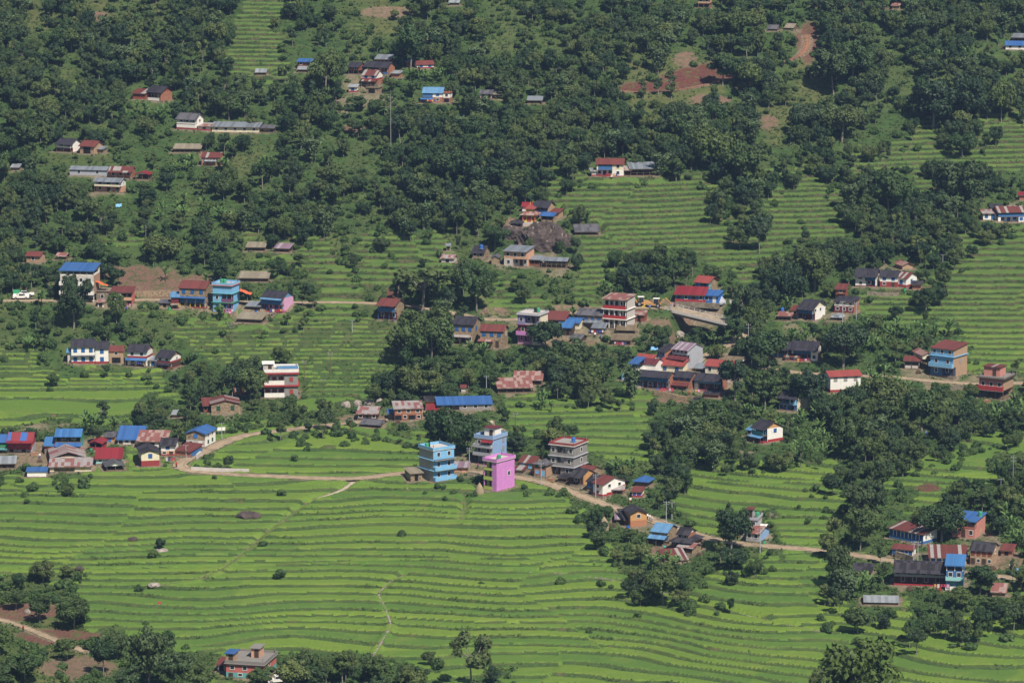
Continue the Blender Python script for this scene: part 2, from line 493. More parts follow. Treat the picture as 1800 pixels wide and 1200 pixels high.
# --- upper middle hamlet
hs('brick_house', 'brown brick house with slate roof leftmost in the upper hamlet', 612, 630, 131, 5, -25, [S(6, 'dark', 'g', 2, 'dwin'), S(7, 'brickd', 'w', 2, 'dwin')], G('slate', 26, .5, .4, 'brickd'))
hs('brick_shed', 'brick shed with grey tin roof topmost in the upper hamlet', 660, 686, 113, 4, -14, [S(8, 'brickd', 'w', 2, 'dark')], SH('greytin', 1.0), 'shed')
hs('brick_house', 'long brick house with slate roof and blue white gallery in upper hamlet', 639, 681, 131, 5.5, -26, [S(13, 'brick', 'g', 4, 'white', rc='blue', rh=.3)], G('slate', 27, .6, .4, 'brick'), lm='the long upper brick house')
hs('white_house', 'white house with striped rusty roof and red band in upper hamlet', 637, 662, 149, 5.5, -20, [S(8, 'brick', 'g', 2, 'dwin'), S(8, 'white', 'w', 2, 'bluewin', base='redband')], G('rusts', 27, .4, .3, 'white'), sk=[(0, 'rusts', 1.3, 0, 1, 0)])
hs('hut', 'small white and red hut with tin roof below upper hamlet', 613, 627, 163, 3, -8, [S(9, 'white', 'd', 1, 'bluewin', base='redband')], SH('ltin', .5), 'hut')
hs('cowshed', 'stone cowshed with dark open front under creepers', 643, 664, 165, 4, -20, [S(9, 'stone', 'd', 1, 'dark', dw=2.2)], FL('tanthatch'), 'shed')
hs('lean_to', 'small brick lean-to with tin roof right of upper hamlet', 688, 702, 137, 3, -18, [S(7, 'brick', 'x')], SH('ltin', .5), 'shed')
hs('white_house', 'low white house with rust red roof right of upper hamlet', 733, 763, 121, 4.5, 16, [S(7, 'white', 'w', 2, 'bluewin', base='redband')], G('rust', 24, .4, .3, 'white'))
hs('hut', 'tiny brick hut left of the low white house', 715, 722, 118, 2.5, -15, [S(8, 'brickd', 'x')], SH('ltin', .4), 'hut')
hs('farm_house', 'white and brick farmhouse with pale blue tin roof and blue awning', 743, 778, 181, 6, -6, [S(9, 'brick', 'g', 3, 'dwin', gx=(0, .5), pc='blue'), S(8, 'white', 'g', 2, 'blue', gx=(0, .5), rc='blue', rh=.8)], G('lbtin', 26, .4, .3, 'white'), sk=[(0, 'btins', 1.2, -.08, .5, .1)], lm='the pale blue roofed farmhouse')
hs('brick_hut', 'half built brick annex right of the pale blue roofed farmhouse', 779, 791, 181, 4, -10, [S(8, 'brick', 'd', 1, 'dark', dw=1.6), S(8, 'white', 'w', 1, 'dark')], FL('brickd'), 'hut')
hs('hut', 'small hut with grey slate roof and open red front in the wood', 844, 864, 174, 4, -12, [S(9, 'white', 'g', 2, 'dwin', base='redband')], G('slateg', 24, .5, .4, 'brickd'), 'hut', lm='the open fronted hut in the wood')
hs('lean_to', 'small tin lean-to right of the open fronted hut', 866, 879, 174, 3, -12, [S(7, 'aqua', 'o', 2)], SH('tan', .4), 'shed')
hs('goat_shed', 'grey tin shed half hidden in the wood under the hut', 928, 952, 182, 3.5, -5, [S(5, 'timber', 'o', 2)], SH('greytin', .8), 'shed')
hs('hut', 'grey roofed hut at the top edge above the wood', 790, 806, 10, 3.5, -10, [S(5, 'stoneg', 'x')], G('ltin', 18), 'hut')
hs('hut', 'tiny pale hut among trees above the upper hamlet', 736, 747, 72, 3, -10, [S(5, 'plaster', 'x')], SH('ltin', .4), 'hut')
hs('hut', 'thatched hut left of two near the red track', 1350, 1365, 55, 4, -22, [S(4, 'timber', 'x')], G('slateg', 28, .4, .3, 'tanthatch'), 'hut')
hs('hut', 'pale thatched hut right of two near the red track', 1380, 1394, 53, 4, -30, [S(4, 'timber', 'x')], G('tan', 30, .4, .3, 'tanthatch'), 'hut')
hs('brick_house', 'orange brick house on posts at the top edge of the wood', 1227, 1247, 14, 5, -12, [S(7, 'brick', 'o', 2), S(8, 'peach', 'w', 2, 'dwin')], G('rust', 24))
hs('hut', 'small rusty hut beside the trees at the top right', 1568, 1580, 17, 3, -15, [S(6, 'brickt', 'x')], SH('rustp', .5), 'hut')
hs('farm_house', 'blue roofed farmhouse at the upper right edge', 1768, 1800, 88, 5, -8, [S(8, 'white', 'w', 2, 'dwin')], G('btin', 24, .5, .3), lm='the edge farmhouse with blue roof')
hs('long_shed', 'grey tin shed just above the blue roofed farmhouse', 1780, 1812, 73, 4, -20, [S(6, 'timber', 'o', 2)], SH('greytin', .9), 'shed')
hs('farm_house', 'farmhouse with rusty roof and blue fascia at the right edge', 1754, 1800, 391, 6, 8, [S(9, 'white', 'g', 3, 'bluewin', gx=(.1, .8), pc='blue'), S(9, 'blue', 'g', 3, 'bluewin', rc='blue', rh=.8)], G('rusts', 24, .6, .4, 'orange'), lm='the blue fascia farmhouse')
hs('hut', 'small hut with patched tin roof left of the blue fascia farmhouse', 1728, 1751, 387, 4, 5, [S(11, 'white', 'd', 2, 'bluewin')], SH('ltinr', .6), 'hut')
hs('hut', 'dark roofed hut behind the blue fascia farmhouse', 1742, 1760, 372, 4, 5, [S(7, 'brickd', 'x')], G('slate', 22), 'hut')
hs('brick_shed', 'brick shed with red roof at the right frame edge', 1792, 1812, 352, 3, 0, [S(8, 'brick', 'x')], SH('redtin', .5), 'shed')
# --- house over the central terraces, temple rock
hs('farm_house', 'cream farmhouse with rusty roof and blue balcony over central terraces', 1049, 1096, 311, 6, -4, [S(11, 'white', 'g', 3, 'dwin', gx=(0, .58), pc='blue', base='redband', fw=1), S(11, 'cream', 'g', 3, 'dark', gx=(.05, .58), rc='blue', rh=.75, fw=1)], G('rust', 24, .5, .3, 'brickt'), lm='the cream farmhouse over the terraces')
hs('hut', 'tiny red and white hut left of the cream farmhouse', 1040, 1048, 310, 3, 8, [S(8, 'white', 'x', base='redband')], SH('ltin', .5), 'hut')
hs('cattle_shed', 'open cattle shed with grey blue roof right of cream farmhouse', 1108, 1154, 309, 5, 6, [S(12, 'wood', 'o', 4, rc='timber')], SH('greytin', 1.2, .7), 'shed', lm='the open cattle shed')
hs('lean_to', 'small rusty lean-to between cream farmhouse and cattle shed', 1097, 1109, 309, 3.5, 0, [S(9, 'brickd', 'o', 1)], SH('ltinr', .7), 'shed')
hs('slate_house', 'slate roofed house with blue gallery behind the yellow temple', 938, 962, 375, 5.5, -26, [S(11, 'brickt', 'g', 3, 'dwin', rc='blue', rh=.45)], G('slate', 28, .6, .4, 'brickt'))
hs('white_hut', 'small white hut with red roof left behind the yellow temple', 918, 934, 372, 4, -10, [S(9, 'white', 'w', 1, 'dwin')], G('redtin', 24), 'hut')
hs('shelter', 'stone shelter under a bright blue tarpaulin roof by the temple', 951, 972, 391, 4.5, -22, [S(11, 'brickt', 'o', 2, low='stone')], G('btin', 18, .4, .4), 'shelter')
hs('hut', 'stone hut with rusty flat roof right of the temple shelter', 968, 982, 384, 4, -20, [S(10, 'brickt', 'd', 1, 'dwin')], SH('rust', .5), 'hut')
hs('pavilion', 'red pavilion with dark hipped roof left of the yellow temple', 897, 916, 403, 4, -8, [S(10, 'red', 'o', 3, pc='lgrey', low='red')], ('hip', 'slateb', 26, .5), 'pavilion')
hs('thatch_shed', 'long shed with ragged pale grey roof beside the temple rock', 1012, 1052, 413, 4.5, 4, [S(6, 'timber', 'o', 4)], SH('slateg', 1.3, .7), 'shed', lm='the ragged grey shed')
# --- concrete house and sheds below the rock
hs('concrete_house', 'two storey concrete house with grey blue roof below the temple rock', 886, 925, 469, 7, -20, [S(13, 'plaster', 'g', 3, 'dwin', gx=(.4, 1), fw=1), S(13, 'peach', 'w', 3, 'dwin')], SH('greytin', .7, .7), sw='peach', lm='the concrete house')
hs('lean_to', 'timber lean-to attached to the right of the concrete house', 930, 948, 467, 4, -15, [S(10, 'timber', 'o', 2, low='brickd')], SH('greytin', .5), 'shed')
hs('open_shed', 'long open shed on slim posts right of the concrete house', 951, 996, 471, 5, -12, [S(12, 'timber', 'o', 5)], G('greytin', 14, .4, .3), 'shed')
hs('hut', 'low whitish hut with patched roof left of the dark roofed house', 776, 797, 462, 4, -14, [S(8, 'plaster', 'd', 1, 'dark')], G('ltinr', 20), 'hut')
hs('latrine', 'tiny grey latrine hut above the low whitish hut', 785, 791, 441, 2, 0, [S(8, 'lgrey', 'd', 1, 'dwin')], SH('greytin', .3), 'hut')
hs('slate_house', 'dark slate roofed house behind trees left of the concrete house', 830, 850, 455, 6, -18, [S(11, 'stone', 'w', 2, 'dwin')], G('slate', 28, .6), tanks=[(.7, .2, 'tankb')])
hs('stone_hut', 'small stone hut with pointed gable left of concrete house', 864, 878, 465, 5, -4, [S(11, 'stone', 'x')], GY('slateg', 26, .3, .3, 'stone'), 'hut')
hs('long_shed', 'low pale tin shed on terraces, left of a pair', 434, 465, 441, 4, -4, [S(6, 'timber', 'o', 4)], SH('tan', .8), 'shed')
hs('long_shed', 'low mauve tin shed on terraces, right of a pair', 483, 508, 443, 4, -14, [S(6, 'timber', 'o', 3)], SH('pinkt', .8), 'shed')
hs('long_shed', 'tan corrugated shed on posts above the light blue house', 421, 471, 495, 4.5, -4, [S(6, 'timber', 'o', 4)], SH('tan', 1.1), 'shed', lm='the tan corrugated shed')
hs('brick_hut', 'small brick hut with rusty roof at far left wood edge', 46, 70, 462, 4.5, -15, [S(12, 'brickt', 'w', 1, 'dwin')], G('rust', 22), 'hut', lm='the rusty roofed hut at the left')
hs('shelter', 'tiny open shelter with rusty roof above the blue topped building', 99, 115, 456, 3.5, -15, [S(6, 'timber', 'o', 2)], G('rustp', 20), 'shelter')
# --- upper road, left
hs('apartment_building', 'four level pale building with blue top roof by the upper road', 106, 166, 534, 8, -7, [S(16, 'grey', 'o', 4, pc='white'), S(16, 'grey', 'b', 4, 'dwin', rc='white'), S(16, 'plaster', 'b', 4, 'dwin', rc='white'), S(9, 'white', 'o', 5, pc='plaster')], SH('btin', 1.0, .5), 'building', sw='brickt', lm='the blue topped roadside building')
hs('stone_house', 'unfinished stone house with an orange tarpaulin by the upper road', 169, 191, 531, 6, -14, [S(18, 'stoneg', 'w', 1, 'dwin')], FL('stoneg'), lm='the stone house with orange tarpaulin')
hs('town_house', 'roadside house with white left half and red orange right half', 195, 232, 541, 5.5, -4, [S(12, 'coral', 'g', 3, 'dwin', gx=(.5, 1), fc='white'), S(14, 'coral', 'g', 3, 'dwin', gx=(.5, 1), fc='white', rc='peach', rh=.4)], SH('rust', .8, .3), lm='the white and red roadside house')
hs('hut', 'tiny white stall on the bank below the upper road', 172, 182, 542, 2.5, 0, [S(10, 'white', 'd', 1, 'dwin')], SH('rustp', .3), 'stall')
hs('hut', 'low stone hut with patched roof left of the yellow pillared house', 281, 298, 541, 3.5, -12, [S(9, 'stone', 'd', 1, 'dark')], G('slateg', 18), 'hut')
hs('shop_annex', 'maroon and yellow shop annex with pale blue tin roof', 301, 314, 543, 4, 0, [S(9, 'yellow', 'd', 1, 'bluewin', base='maroon'), S(11, 'maroon', 'x')], SH('lbtin', .8, .4), 'shop', sk=[(0, 'tan', .8, 0, 1, 0)])
hs('stone_house', 'stone house with rust roof, blue gallery and yellow pillars', 315, 362, 542, 7, -14, [S(20, 'stone', 'g', 5, 'bluewin', pc='yellow', rc='blue', rtop=.55, base='redband'), S(15, 'stone', 'w', 3, 'bluewin')], G('rust', 24, .4, .3, 'stone'), sk=[(0, 'btin', 1.0, -.02, 1.0, 0)], lm='the yellow pillared stone house')
hs('blue_house', 'light blue three storey house with green tanks and purple balconies', 374, 408, 549, 6, -18, [S(16, 'lblue', 'b', 3, 'bluewin', gx=(.45, 1), fc='lblue', rc='lpink', wl='lpink'), S(15, 'lblue', 'b', 3, 'dwin', gx=(.45, 1), fc='lblue', rc='purple', wl='purple'), S(13, 'lblue', 'x')], FL('lgrey', 'lblue', .5), tanks=[(.35, .35, 'tank'), (.5, .35, 'tank')], band=[(0, 'green'), (1, 'teal'), (2, 'coral')], lm='the light blue house with green tanks')
hs('pink_house', 'slate roofed house with pink gable end and blue balcony', 459, 496, 549, 7, -26, [S(13, 'pink', 'g', 4, 'dwin', pc='blue', base='red'), S(11, 'lpink', 'g', 4, 'dwin', rc='blue', rh=.8)], G('slate', 26, .7, .3, 'lbtin'), sw='lpink', sk=[(1, 'lbtin', .9, 0, 1, 0)], lm='the pink gabled house')
hs('lean_to', 'tin lean-to at the left of the pink gabled house', 433, 457, 546, 4, -14, [S(7, 'timber', 'o', 3)], SH('greytin', .7), 'shed')
hs('long_shed', 'tan arched shed below the light blue house', 417, 460, 567, 4.5, -14, [S(6, 'timber', 'o', 4)], SH('tan', 1.0), 'shed')
# --- white row in the left fields
hs('white_house', 'white two storey house with slate roof and blue shutters in left fields', 126, 167, 640, 6, 4, [S(15, 'white', 'd', 3, 'bluewin', base='redband'), S(16, 'white', 'w', 3, 'bluewin')], G('slate', 27, .5, .2, 'white'), sk=[(0, 'slateg', .7, 0, 1, 0)], lm='the white slate house in left fields')
hs('hut', 'lean-to with dark side at the left end of the white row', 119, 126, 637, 4, 4, [S(17, 'plaster', 'x')], SH('lbtin', .4), 'shed')
hs('white_house', 'narrow white house in the middle of the white row', 168, 191, 640, 6, 4, [S(14, 'white', 'w', 1, 'bluewin', base='redband'), S(13, 'white', 'w', 1, 'bluewin')], G('slate', 27, .4, .2, 'white'))
hs('brick_barn', 'tan brick barn with rust roof at the right of white row', 192, 217, 639, 5.5, 2, [S(12, 'brickt', 'd', 1, 'dark', dw=2.4), S(9, 'brickt', 'w', 1, 'dark')], G('rust', 22, .3, .2, 'brickt'), 'barn')
hs('white_house', 'white house with bright blue porch roof in the left fields', 224, 258, 643, 6, -12, [S(13, 'white', 'g', 3, 'dwin', gx=(.1, .85), fw=1), S(12, 'white', 'w', 2, 'dwin', base='redband')], G('slate', 27, .5, .3, 'brick'), sk=[(0, 'btins', 1.3, -.05, 1.02, 0)], lm='the house with the blue porch roof')
hs('white_house', 'small white and red house with slate roof right of blue porch house', 275, 300, 648, 6, -25, [S(10, 'wood', 'g', 3, 'dwin', base='redband'), S(10, 'white', 'w', 2, 'dwin', base='redband')], G('slate', 26, .6, .4, 'brickt'), sk=[(0, 'slate', 1.2, 0, 1, 0)])
hs('hut', 'tiny white hut with blue door beside the small white and red house', 263, 275, 644, 3, -20, [S(10, 'white', 'd', 1, 'bluewin')], SH('ltin', .5), 'hut')
hs('rust_house', 'stone house with rust roof, blue balcony and red porch by upper road', 664, 694, 563, 6, -26, [S(14, 'maroon', 'g', 3, 'dwin', pc='blue'), S(13, 'stone', 'g', 3, 'dark', rc='blue', rh=.6)], G('rust', 24, .6, .4, 'stone'), sw='stone', sk=[(1, 'rust', 1.0, 0, 1, 0)], lm='the blue balcony house')
# --- between
hs('stone_house', 'low stone house with mixed rust and blue roof in the left fields', 372, 421, 727, 8, 8, [S(17, 'stone', 'w', 2, 'greenwin')], GY('rusts', 14, .4, .4, 'stone'), lm='the low stone house with mixed roof')
hs('lean_to', 'rusty lean-to on the left of the low stone house', 358, 371, 725, 6, 8, [S(12, 'timber', 'o', 2, low='brickd')], SH('rust', .9), 'shed')
hs('hut', 'tiny tin hut left of the low stone house', 303, 315, 734, 3, -5, [S(5, 'brickt', 'x')], SH('ltin', .5), 'hut')
hs('concrete_house', 'grey white two storey house with red bands and stair tower', 465, 524, 699, 8, 5, [S(19, 'block', 'b', 3, 'redwin', gx=(0, .6), fc='block', rc='white', wl='block'), S(19, 'block', 'b', 3, 'redwin', gx=(0, .6), fc='block', rc='white', wl='plaster')], FL('grey', 'white', .9), band=[(0, 'red'), (1, 'red')], bandh=.4, room=(-.02, .28, .1, .6, 2.3, 'plaster', 'white'), room2=(.42, 1.0, .35, .8, .5, 'lblue', 'lbtin'), lm='the grey white house with red bands')
hs('brick_hut', 'narrow brick hut behind the tall trees left of red banded house', 411, 424, 694, 4, -8, [S(18, 'brick', 'w', 1, 'dwin')], G('ltin', 24), 'hut')
hs('stone_house', 'stone house with slate roof left of a pair under the upper road', 797, 832, 604, 7, -18, [S(15, 'stone', 'd', 3, 'dwin'), S(19, 'stone', 'w', 3, 'bluewin')], G('slate', 25, .5, .4, 'stone'), rw=[(1, [.4], 'bluewin')], sk=[(0, 'ltinr', 1.4, -.1, .9, 0)], lm='the slate roofed stone house')
hs('stone_house', 'stone house with rust roof right of a pair under the upper road', 844, 884, 612, 6, -14, [S(15, 'stone', 'd', 2, 'dwin'), S(15, 'stone', 'w', 3, 'bluewin')], G('rust', 24, .4, .4, 'stone'), sk=[(0, 'rustp', 1.3, -.05, .6, 0)], lm='the rust roofed stone house')
hs('pink_house', 'pink, cream and red three storey house with flat roof by the trees', 910, 946, 606, 7, -24, [S(17, 'pink', 'g', 3, 'dwin', gx=(0, .7), pc='pink', fc='cream', rc='lpink', rh=.3), S(16, 'maroon', 'b', 2, 'dwin', rc='pink'), S(17, 'violet', 'g', 3, 'dwin', gx=(.35, 1), rc='lgrey', rh=.2)], FL('plaster', 'lgrey', .3), sw='cream', band=[(1, 'maroon'), (2, 'lgrey')], tanks=[(.75, .55, 'tank'), (.62, .55, 'tankk')], lm='the pink and cream house')
hs('red_shed', 'red metal stair shed with rusty roof behind the pink cream house', 952, 992, 578, 6, -14, [S(16, 'maroon', 'x')], SH('rust', 1.3), 'shed')
hs('blue_shed', 'market shed with bright blue roof, left of two by the pink cream house', 980, 1004, 590, 5, -14, [S(14, 'wood', 'd', 2, 'dark')], SH('btins', 1.3, .5), 'shed', lm='the blue market sheds')
hs('blue_shed', 'cream shop with bright blue gable roof, right of two market roofs', 998, 1018, 579, 5, -18, [S(12, 'cream', 'x')], G('btin', 20), 'shop')
hs('stone_house', 'stone house with grey slate roof left of the three storey lodge', 1014, 1058, 572, 8, -16, [S(18, 'stone', 'w', 4, 'bluewin')], G('slateg', 16, .5, .4, 'stone'), sk=[(0, 'greytin', 1.5, .3, 1, .5)], lm='the grey slate stone house')
hs('stall', 'small stall with grey tin roof and blue curtain below slate house', 1041, 1062, 587, 3.5, -14, [S(10, 'blue', 'o', 2)], SH('greytin', .8), 'stall')
hs('lodge', 'three storey white lodge with red balconies and rusty roof', 1060, 1100, 578, 7, -24, [S(16, 'white', 'g', 5, 'dwin', pc='white'), S(16, 'white', 'g', 5, 'dwin', pc='white', rc='red', rh=.35), S(17, 'white', 'g', 5, 'dwin', pc='white', rc='red', rh=.35)], SH('rustp', .6, .8), 'lodge', band=[(0, 'white'), (1, 'white')], sw='plaster', lm='the white lodge with red balconies')
hs('hut', 'small rusty hut right of the white lodge', 1115, 1132, 566, 4, -14, [S(12, 'brickd', 'd', 1, 'dark')], SH('rustp', .5), 'hut')
hs('thatch_shed', 'low grey thatched shed below the white lodge', 1085, 1116, 586, 4.5, -8, [S(6, 'timber', 'o', 3)], G('tanthatch', 24, .5, .4), 'shed')
hs('thatch_shed', 'ragged timber shed with laundry below the thatched shed', 1076, 1108, 606, 4, -10, [S(8, 'wood', 'o', 3)], SH('tanthatch', .6), 'shed')
hs('hut', 'plain grey roofed hut below the blue market sheds', 1004, 1020, 601, 4.5, -25, [S(6, 'wood', 'x')], G('slateg', 20), 'hut')
# --- bridge end
hs('shop', 'long red roofed shop with blue wall left of the bridge', 1187, 1238, 531, 5, -14, [S(13, 'blue', 'd', 4, 'dwin', base='red')], SH('redtin', 1.4, .7), 'shop', lm='the red roofed shop by the bridge')
hs('teal_house', 'teal house with red gable roof and stone end above the bridge', 1222, 1245, 512, 6, -30, [S(16, 'teal', 'g', 3, 'bluewin', gx=(.35, .9), rc='teal', rh=.3, fw=1)], G('redt2', 24, .6, .5, 'stone'), sw='stone', sk=[(0, 'lbtin', 2.2, -.05, 1, .55)], lm='the teal house above the bridge')
hs('stall', 'stall hung with blue tarpaulins at the bridge end', 1236, 1262, 533, 4.5, -22, [S(13, 'tarpb', 'd', 2, 'white')], SH('btin', .8), 'stall')
# --- village right of centre
hs('long_house', 'long slate roofed house with blue balcony and red doors', 1121, 1174, 684, 5.5, -24, [S(13, 'red', 'g', 9, 'dwin', pc='blue'), S(9, 'brick', 'g', 8, 'dwin', rc='blue', rh=.7)], G('slate', 21, .7, .3, 'brick'), sw='brick', lm='the long slate house with red doors')
hs('brick_house', 'brick house with slate roof and rusty porch between two slate houses', 1182, 1214, 683, 5.5, -24, [S(11, 'brick', 'd', 2, 'dwin'), S(9, 'brick', 'w', 3, 'bluewin')], G('slate', 21, .5, .3, 'brick'), sk=[(0, 'rusts', 2.0, -.1, .9, 0)])
hs('slate_house', 'slate roofed house with two tier roof and brick gable at village right', 1221, 1266, 686, 5.5, -24, [S(11, 'red', 'g', 5, 'dwin', gx=(.15, 1), fc='white', pc='blue'), S(8, 'brick', 'g', 5, 'dwin', rc='lblue', rh=.65)], G('slate', 21, .6, .3, 'brick'), sw='brick', sk=[(1, 'slate', 1.2, 0, 1, 0)], lm='the village two tier slate house')
hs('white_house', 'tall narrow white house with blue topped terrace at village left', 1107, 1121, 673, 7, -18, [S(12, 'white', 'w', 1, 'bluewin', base='redband'), S(12, 'white', 'w', 1, 'dwin'), S(9, 'dark', 'o', 3, pc='blue', rc='red', rh=.3)], SH('btin', .6, .4), lm='the narrow white house')
hs('blue_hut', 'small light blue annex left of the narrow white house', 1093, 1106, 668, 4, -12, [S(13, 'lblue', 'w', 1, 'white')], FL('white'), 'hut')
hs('white_house', 'white house with purple grey roof behind the narrow white house', 1124, 1152, 661, 6, -22, [S(21, 'white', 'x')], G('maroonr', 18, .3, .2, 'white'))
hs('white_house', 'white house with pale red roof at the back of village left', 1119, 1146, 640, 5, -26, [S(9, 'white', 'w', 1, 'dwin')], G('redt2', 20, .5, .4, 'white'))
hs('brick_house', 'slate roofed house with blue and white front and brick side', 1156, 1168, 640, 8, -52, [S(11, 'white', 'w', 1, 'bluewin'), S(11, 'blue', 'w', 1, 'dwin')], G('slate', 22, .4, .3, 'brick'), sw='brick', lm='the blue fronted brick house')
hs('tall_house', 'tall grey white house with pinkish tin roof in village centre', 1182, 1208, 648, 8, -36, [S(12, 'lgrey', 'w', 2, 'dwin'), S(12, 'lgrey', 'g', 4, 'dwin', rc='white', rh=.35), S(9, 'lgrey', 'w', 4, 'dwin')], G('pinkt', 20, .4, .3, 'lgrey'), sw='lgrey', sk=[(1, 'maroonr', 2.0, -.15, 1, .2)], lm='the tall grey house of the village')
hs('shop', 'low cream shop with maroon roof below the tall grey house', 1158, 1200, 656, 4.5, -22, [S(13, 'cream', 'w', 2, 'bluewin')], SH('redt2', 1.2, .4), 'shop')
hs('white_house', 'cream house with rust red roof at right of village', 1240, 1287, 672, 6.5, -22, [S(13, 'plaster', 'x'), S(15, 'cream', 'w', 3, 'dwin')], G('redt2', 20, .5, .3, 'white'), sw='peach', rw=[(1, [.5], 'bluewin')], lm='the cream house with rust red roof')
hs('lean_to', 'grey tin lean-to beside the cream house', 1220, 1238, 657, 4, -20, [S(9, 'brickt', 'o', 2)], SH('greytin', .6), 'shed')
hs('thatch_shed', 'wide shed with tan thatched roof behind the cream house', 1264, 1300, 643, 6, -22, [S(6, 'timber', 'o', 3)], G('tanthatch', 22, .5, .4), 'shed')
hs('lean_to', 'low dark roofed shed below the two tier slate house', 1238, 1262, 699, 3.5, -18, [S(6, 'brickd', 'x')], SH('slate', .6), 'shed')
hs('latrine', 'tiny white latrine hut below the village wall', 1219, 1231, 712, 2.5, -15, [S(7, 'white', 'd', 1, 'bluewin')], SH('slateb', .4), 'hut')
# --- houses up the right slope
hs('slate_house', 'slate roofed house with blue balcony and white end, lower pair right', 1392, 1436, 634, 6.5, -14, [S(11, 'maroon', 'g', 5, 'dwin', gx=(0, .75), fc='white', pc='blue'), S(10, 'white', 'g', 4, 'dwin', gx=(.06, .75), rc='blue', rh=.7, fw=1)], G('slate', 26, .5, .3, 'brick'), sk=[(1, 'slate', 1.3, 0, 1, 0)], lm='the slate house with blue balcony')
hs('brick_house', 'slate roofed brick house partly behind a tree, lower pair left', 1352, 1386, 628, 6, -20, [S(16, 'brick', 'g', 3, 'dwin', rc='blue', rh=.4)], G('slate', 26, .5, .4, 'brick'), sk=[(0, 'slate', 1.2, 0, 1, 0)])
hs('white_hut', 'small white house with pale blue roof behind a tree', 1328, 1348, 617, 5, -14, [S(13, 'white', 'w', 1, 'dwin')], G('lbtin', 20, .4, .3, 'brick'), 'hut')
hs('shed', 'white hut with striped rusty roof in front of slate house', 1380, 1403, 634, 4.5, -18, [S(6, 'white', 'd', 1, 'bluewin', base='redband')], SH('rusts', 1.3, .4), 'shed')
hs('white_house', 'white house with two tier slate roof and blue gallery on right slope', 1404, 1428, 563, 7.5, -34, [S(11, 'maroon', 'g', 2, 'dwin', pc='blue', fc='white'), S(10, 'white', 'g', 2, 'blue', rc='blue', rh=.8)], G('slate', 26, .6, .4, 'cream'), sw='white', rw=[(1, [.2, .6], 'dwin')], sk=[(1, 'slate', 1.2, 0, 1, 0)], lm='the white two tier slate house')
hs('brick_hut', 'low brick hut with rusty roof left of white two tier house', 1390, 1404, 555, 4.5, -20, [S(9, 'brick', 'w', 1, 'dwin')], SH('rust', .6), 'hut')
hs('slate_house', 'upper storey slate house rising behind the white two tier house', 1411, 1440, 545, 5, -26, [S(8, 'white', 'w', 3, 'dwin')], G('slate', 26, .5, .3, 'brick'))
hs('hut', 'low tin roofed hut under the blue water tank', 1368, 1390, 563, 4, -12, [S(7, 'white', 'o', 3)], SH('rustp', .5), 'hut')
hs('hut', 'small hut with pale pyramid roof right of white two tier house', 1461, 1480, 563, 4, -15, [S(5, 'wood', 'o', 2)], ('hip', 'ltin', 26, .4), 'hut')
hs('maroon_house', 'maroon and white house with dark roof behind power poles', 1467, 1500, 550, 5.5, -22, [S(11, 'maroon', 'w', 3, 'dwin'), S(7, 'white', 'w', 3, 'dwin')], SH('slate', .8, .4), sw='brick', lm='the maroon and white house')
hs('brick_tower', 'narrow brick house with rusty roof among trees', 1469, 1486, 528, 5, -14, [S(10, 'brickd', 'g', 1, 'dark'), S(9, 'brickd', 'w', 1, 'dwin')], SH('rust', .7, .5))
hs('white_house', 'white house with slate roof and blue centre, left in upper right row', 1504, 1540, 504, 6.5, -12, [S(10, 'white', 'g', 3, 'dwin', gx=(.5, .95), pc='blue', base='maroon', fw=1), S(9, 'white', 'g', 3, 'blue', gx=(.45, .95), rc='blue', rh=.8, fw=1)], G('slate', 26, .5, .4, 'brick'), sk=[(1, 'slate', 1.1, 0, 1, 0)], lm='the upper right row')
hs('white_house', 'white and red house with slate roof, middle of upper right row', 1547, 1577, 505, 6, -14, [S(9, 'redband', 'd', 2, 'dwin'), S(9, 'white', 'w', 2, 'bluewin')], G('slate', 26, .4, .3, 'white'), lm='the middle house of the upper right row')
hs('white_house', 'white house with striped tin roof, right end of upper right row', 1576, 1592, 505, 6.5, -36, [S(16, 'white', 'w', 1, 'bluewin', base='redband')], G('rusts', 22, .4, .4, 'white'), sw='white', rw=[(0, [.5], 'bluewin')])
hs('brick_shed', 'small brick shed right of the upper right row', 1604, 1618, 509, 3, -14, [S(8, 'brick', 'x')], SH('slateb', .5), 'shed')
hs('brick_hut', 'small brick hut with rusty gable roof above the upper right row', 1586, 1605, 473, 5, 20, [S(7, 'brickt', 'x')], GY('rustp', 22, .5, .5, 'brickt'), 'hut', lm='the rusty gabled hut')
# --- right road
hs('blue_house', 'three storey sky blue building with brick side on right road', 1637, 1674, 661, 8, -36, [S(16, 'blue', 'g', 2, 'dwin', gx=(.5, 1), rc=None), S(18, 'lblue', 'b', 2, 'dwin', rc='lblue'), S(12, 'lblue', 'w', 3, 'dwin', set=.0)], SH('rust', .9, .4), 'building', sw='brickt', rw=[(1, [.5], 'grey')], band=[(1, 'lblue')], lm='the sky blue building')
hs('timber_house', 'cream timber house with rust gable roof behind the sky blue building', 1621, 1640, 646, 7, 16, [S(11, 'brickd', 'o', 2), S(11, 'cream', 'b', 1, 'dwin', rc='wood')], GY('rustp', 24, .4, .5, 'cream'))
hs('hut', 'small white hut with rust roof left of the sky blue building', 1590, 1615, 648, 4.5, -10, [S(13, 'white', 'o', 2, low='plaster')], SH('rust', .5, .4), 'hut')
hs('salmon_house', 'salmon pink house with wide flat roof and rusty top room', 1722, 1762, 700, 8, -28, [S(14, 'brickt', 'o', 3), S(20, 'salmon', 'b', 3, 'dwin', rc='red')], FL('concrete', 'concrete', .25), sw='brickt', room=(.08, .75, .25, .8, 2.6, 'salmon', 'rusts'), band=[(1, 'wood')], lm='the salmon roadside house')
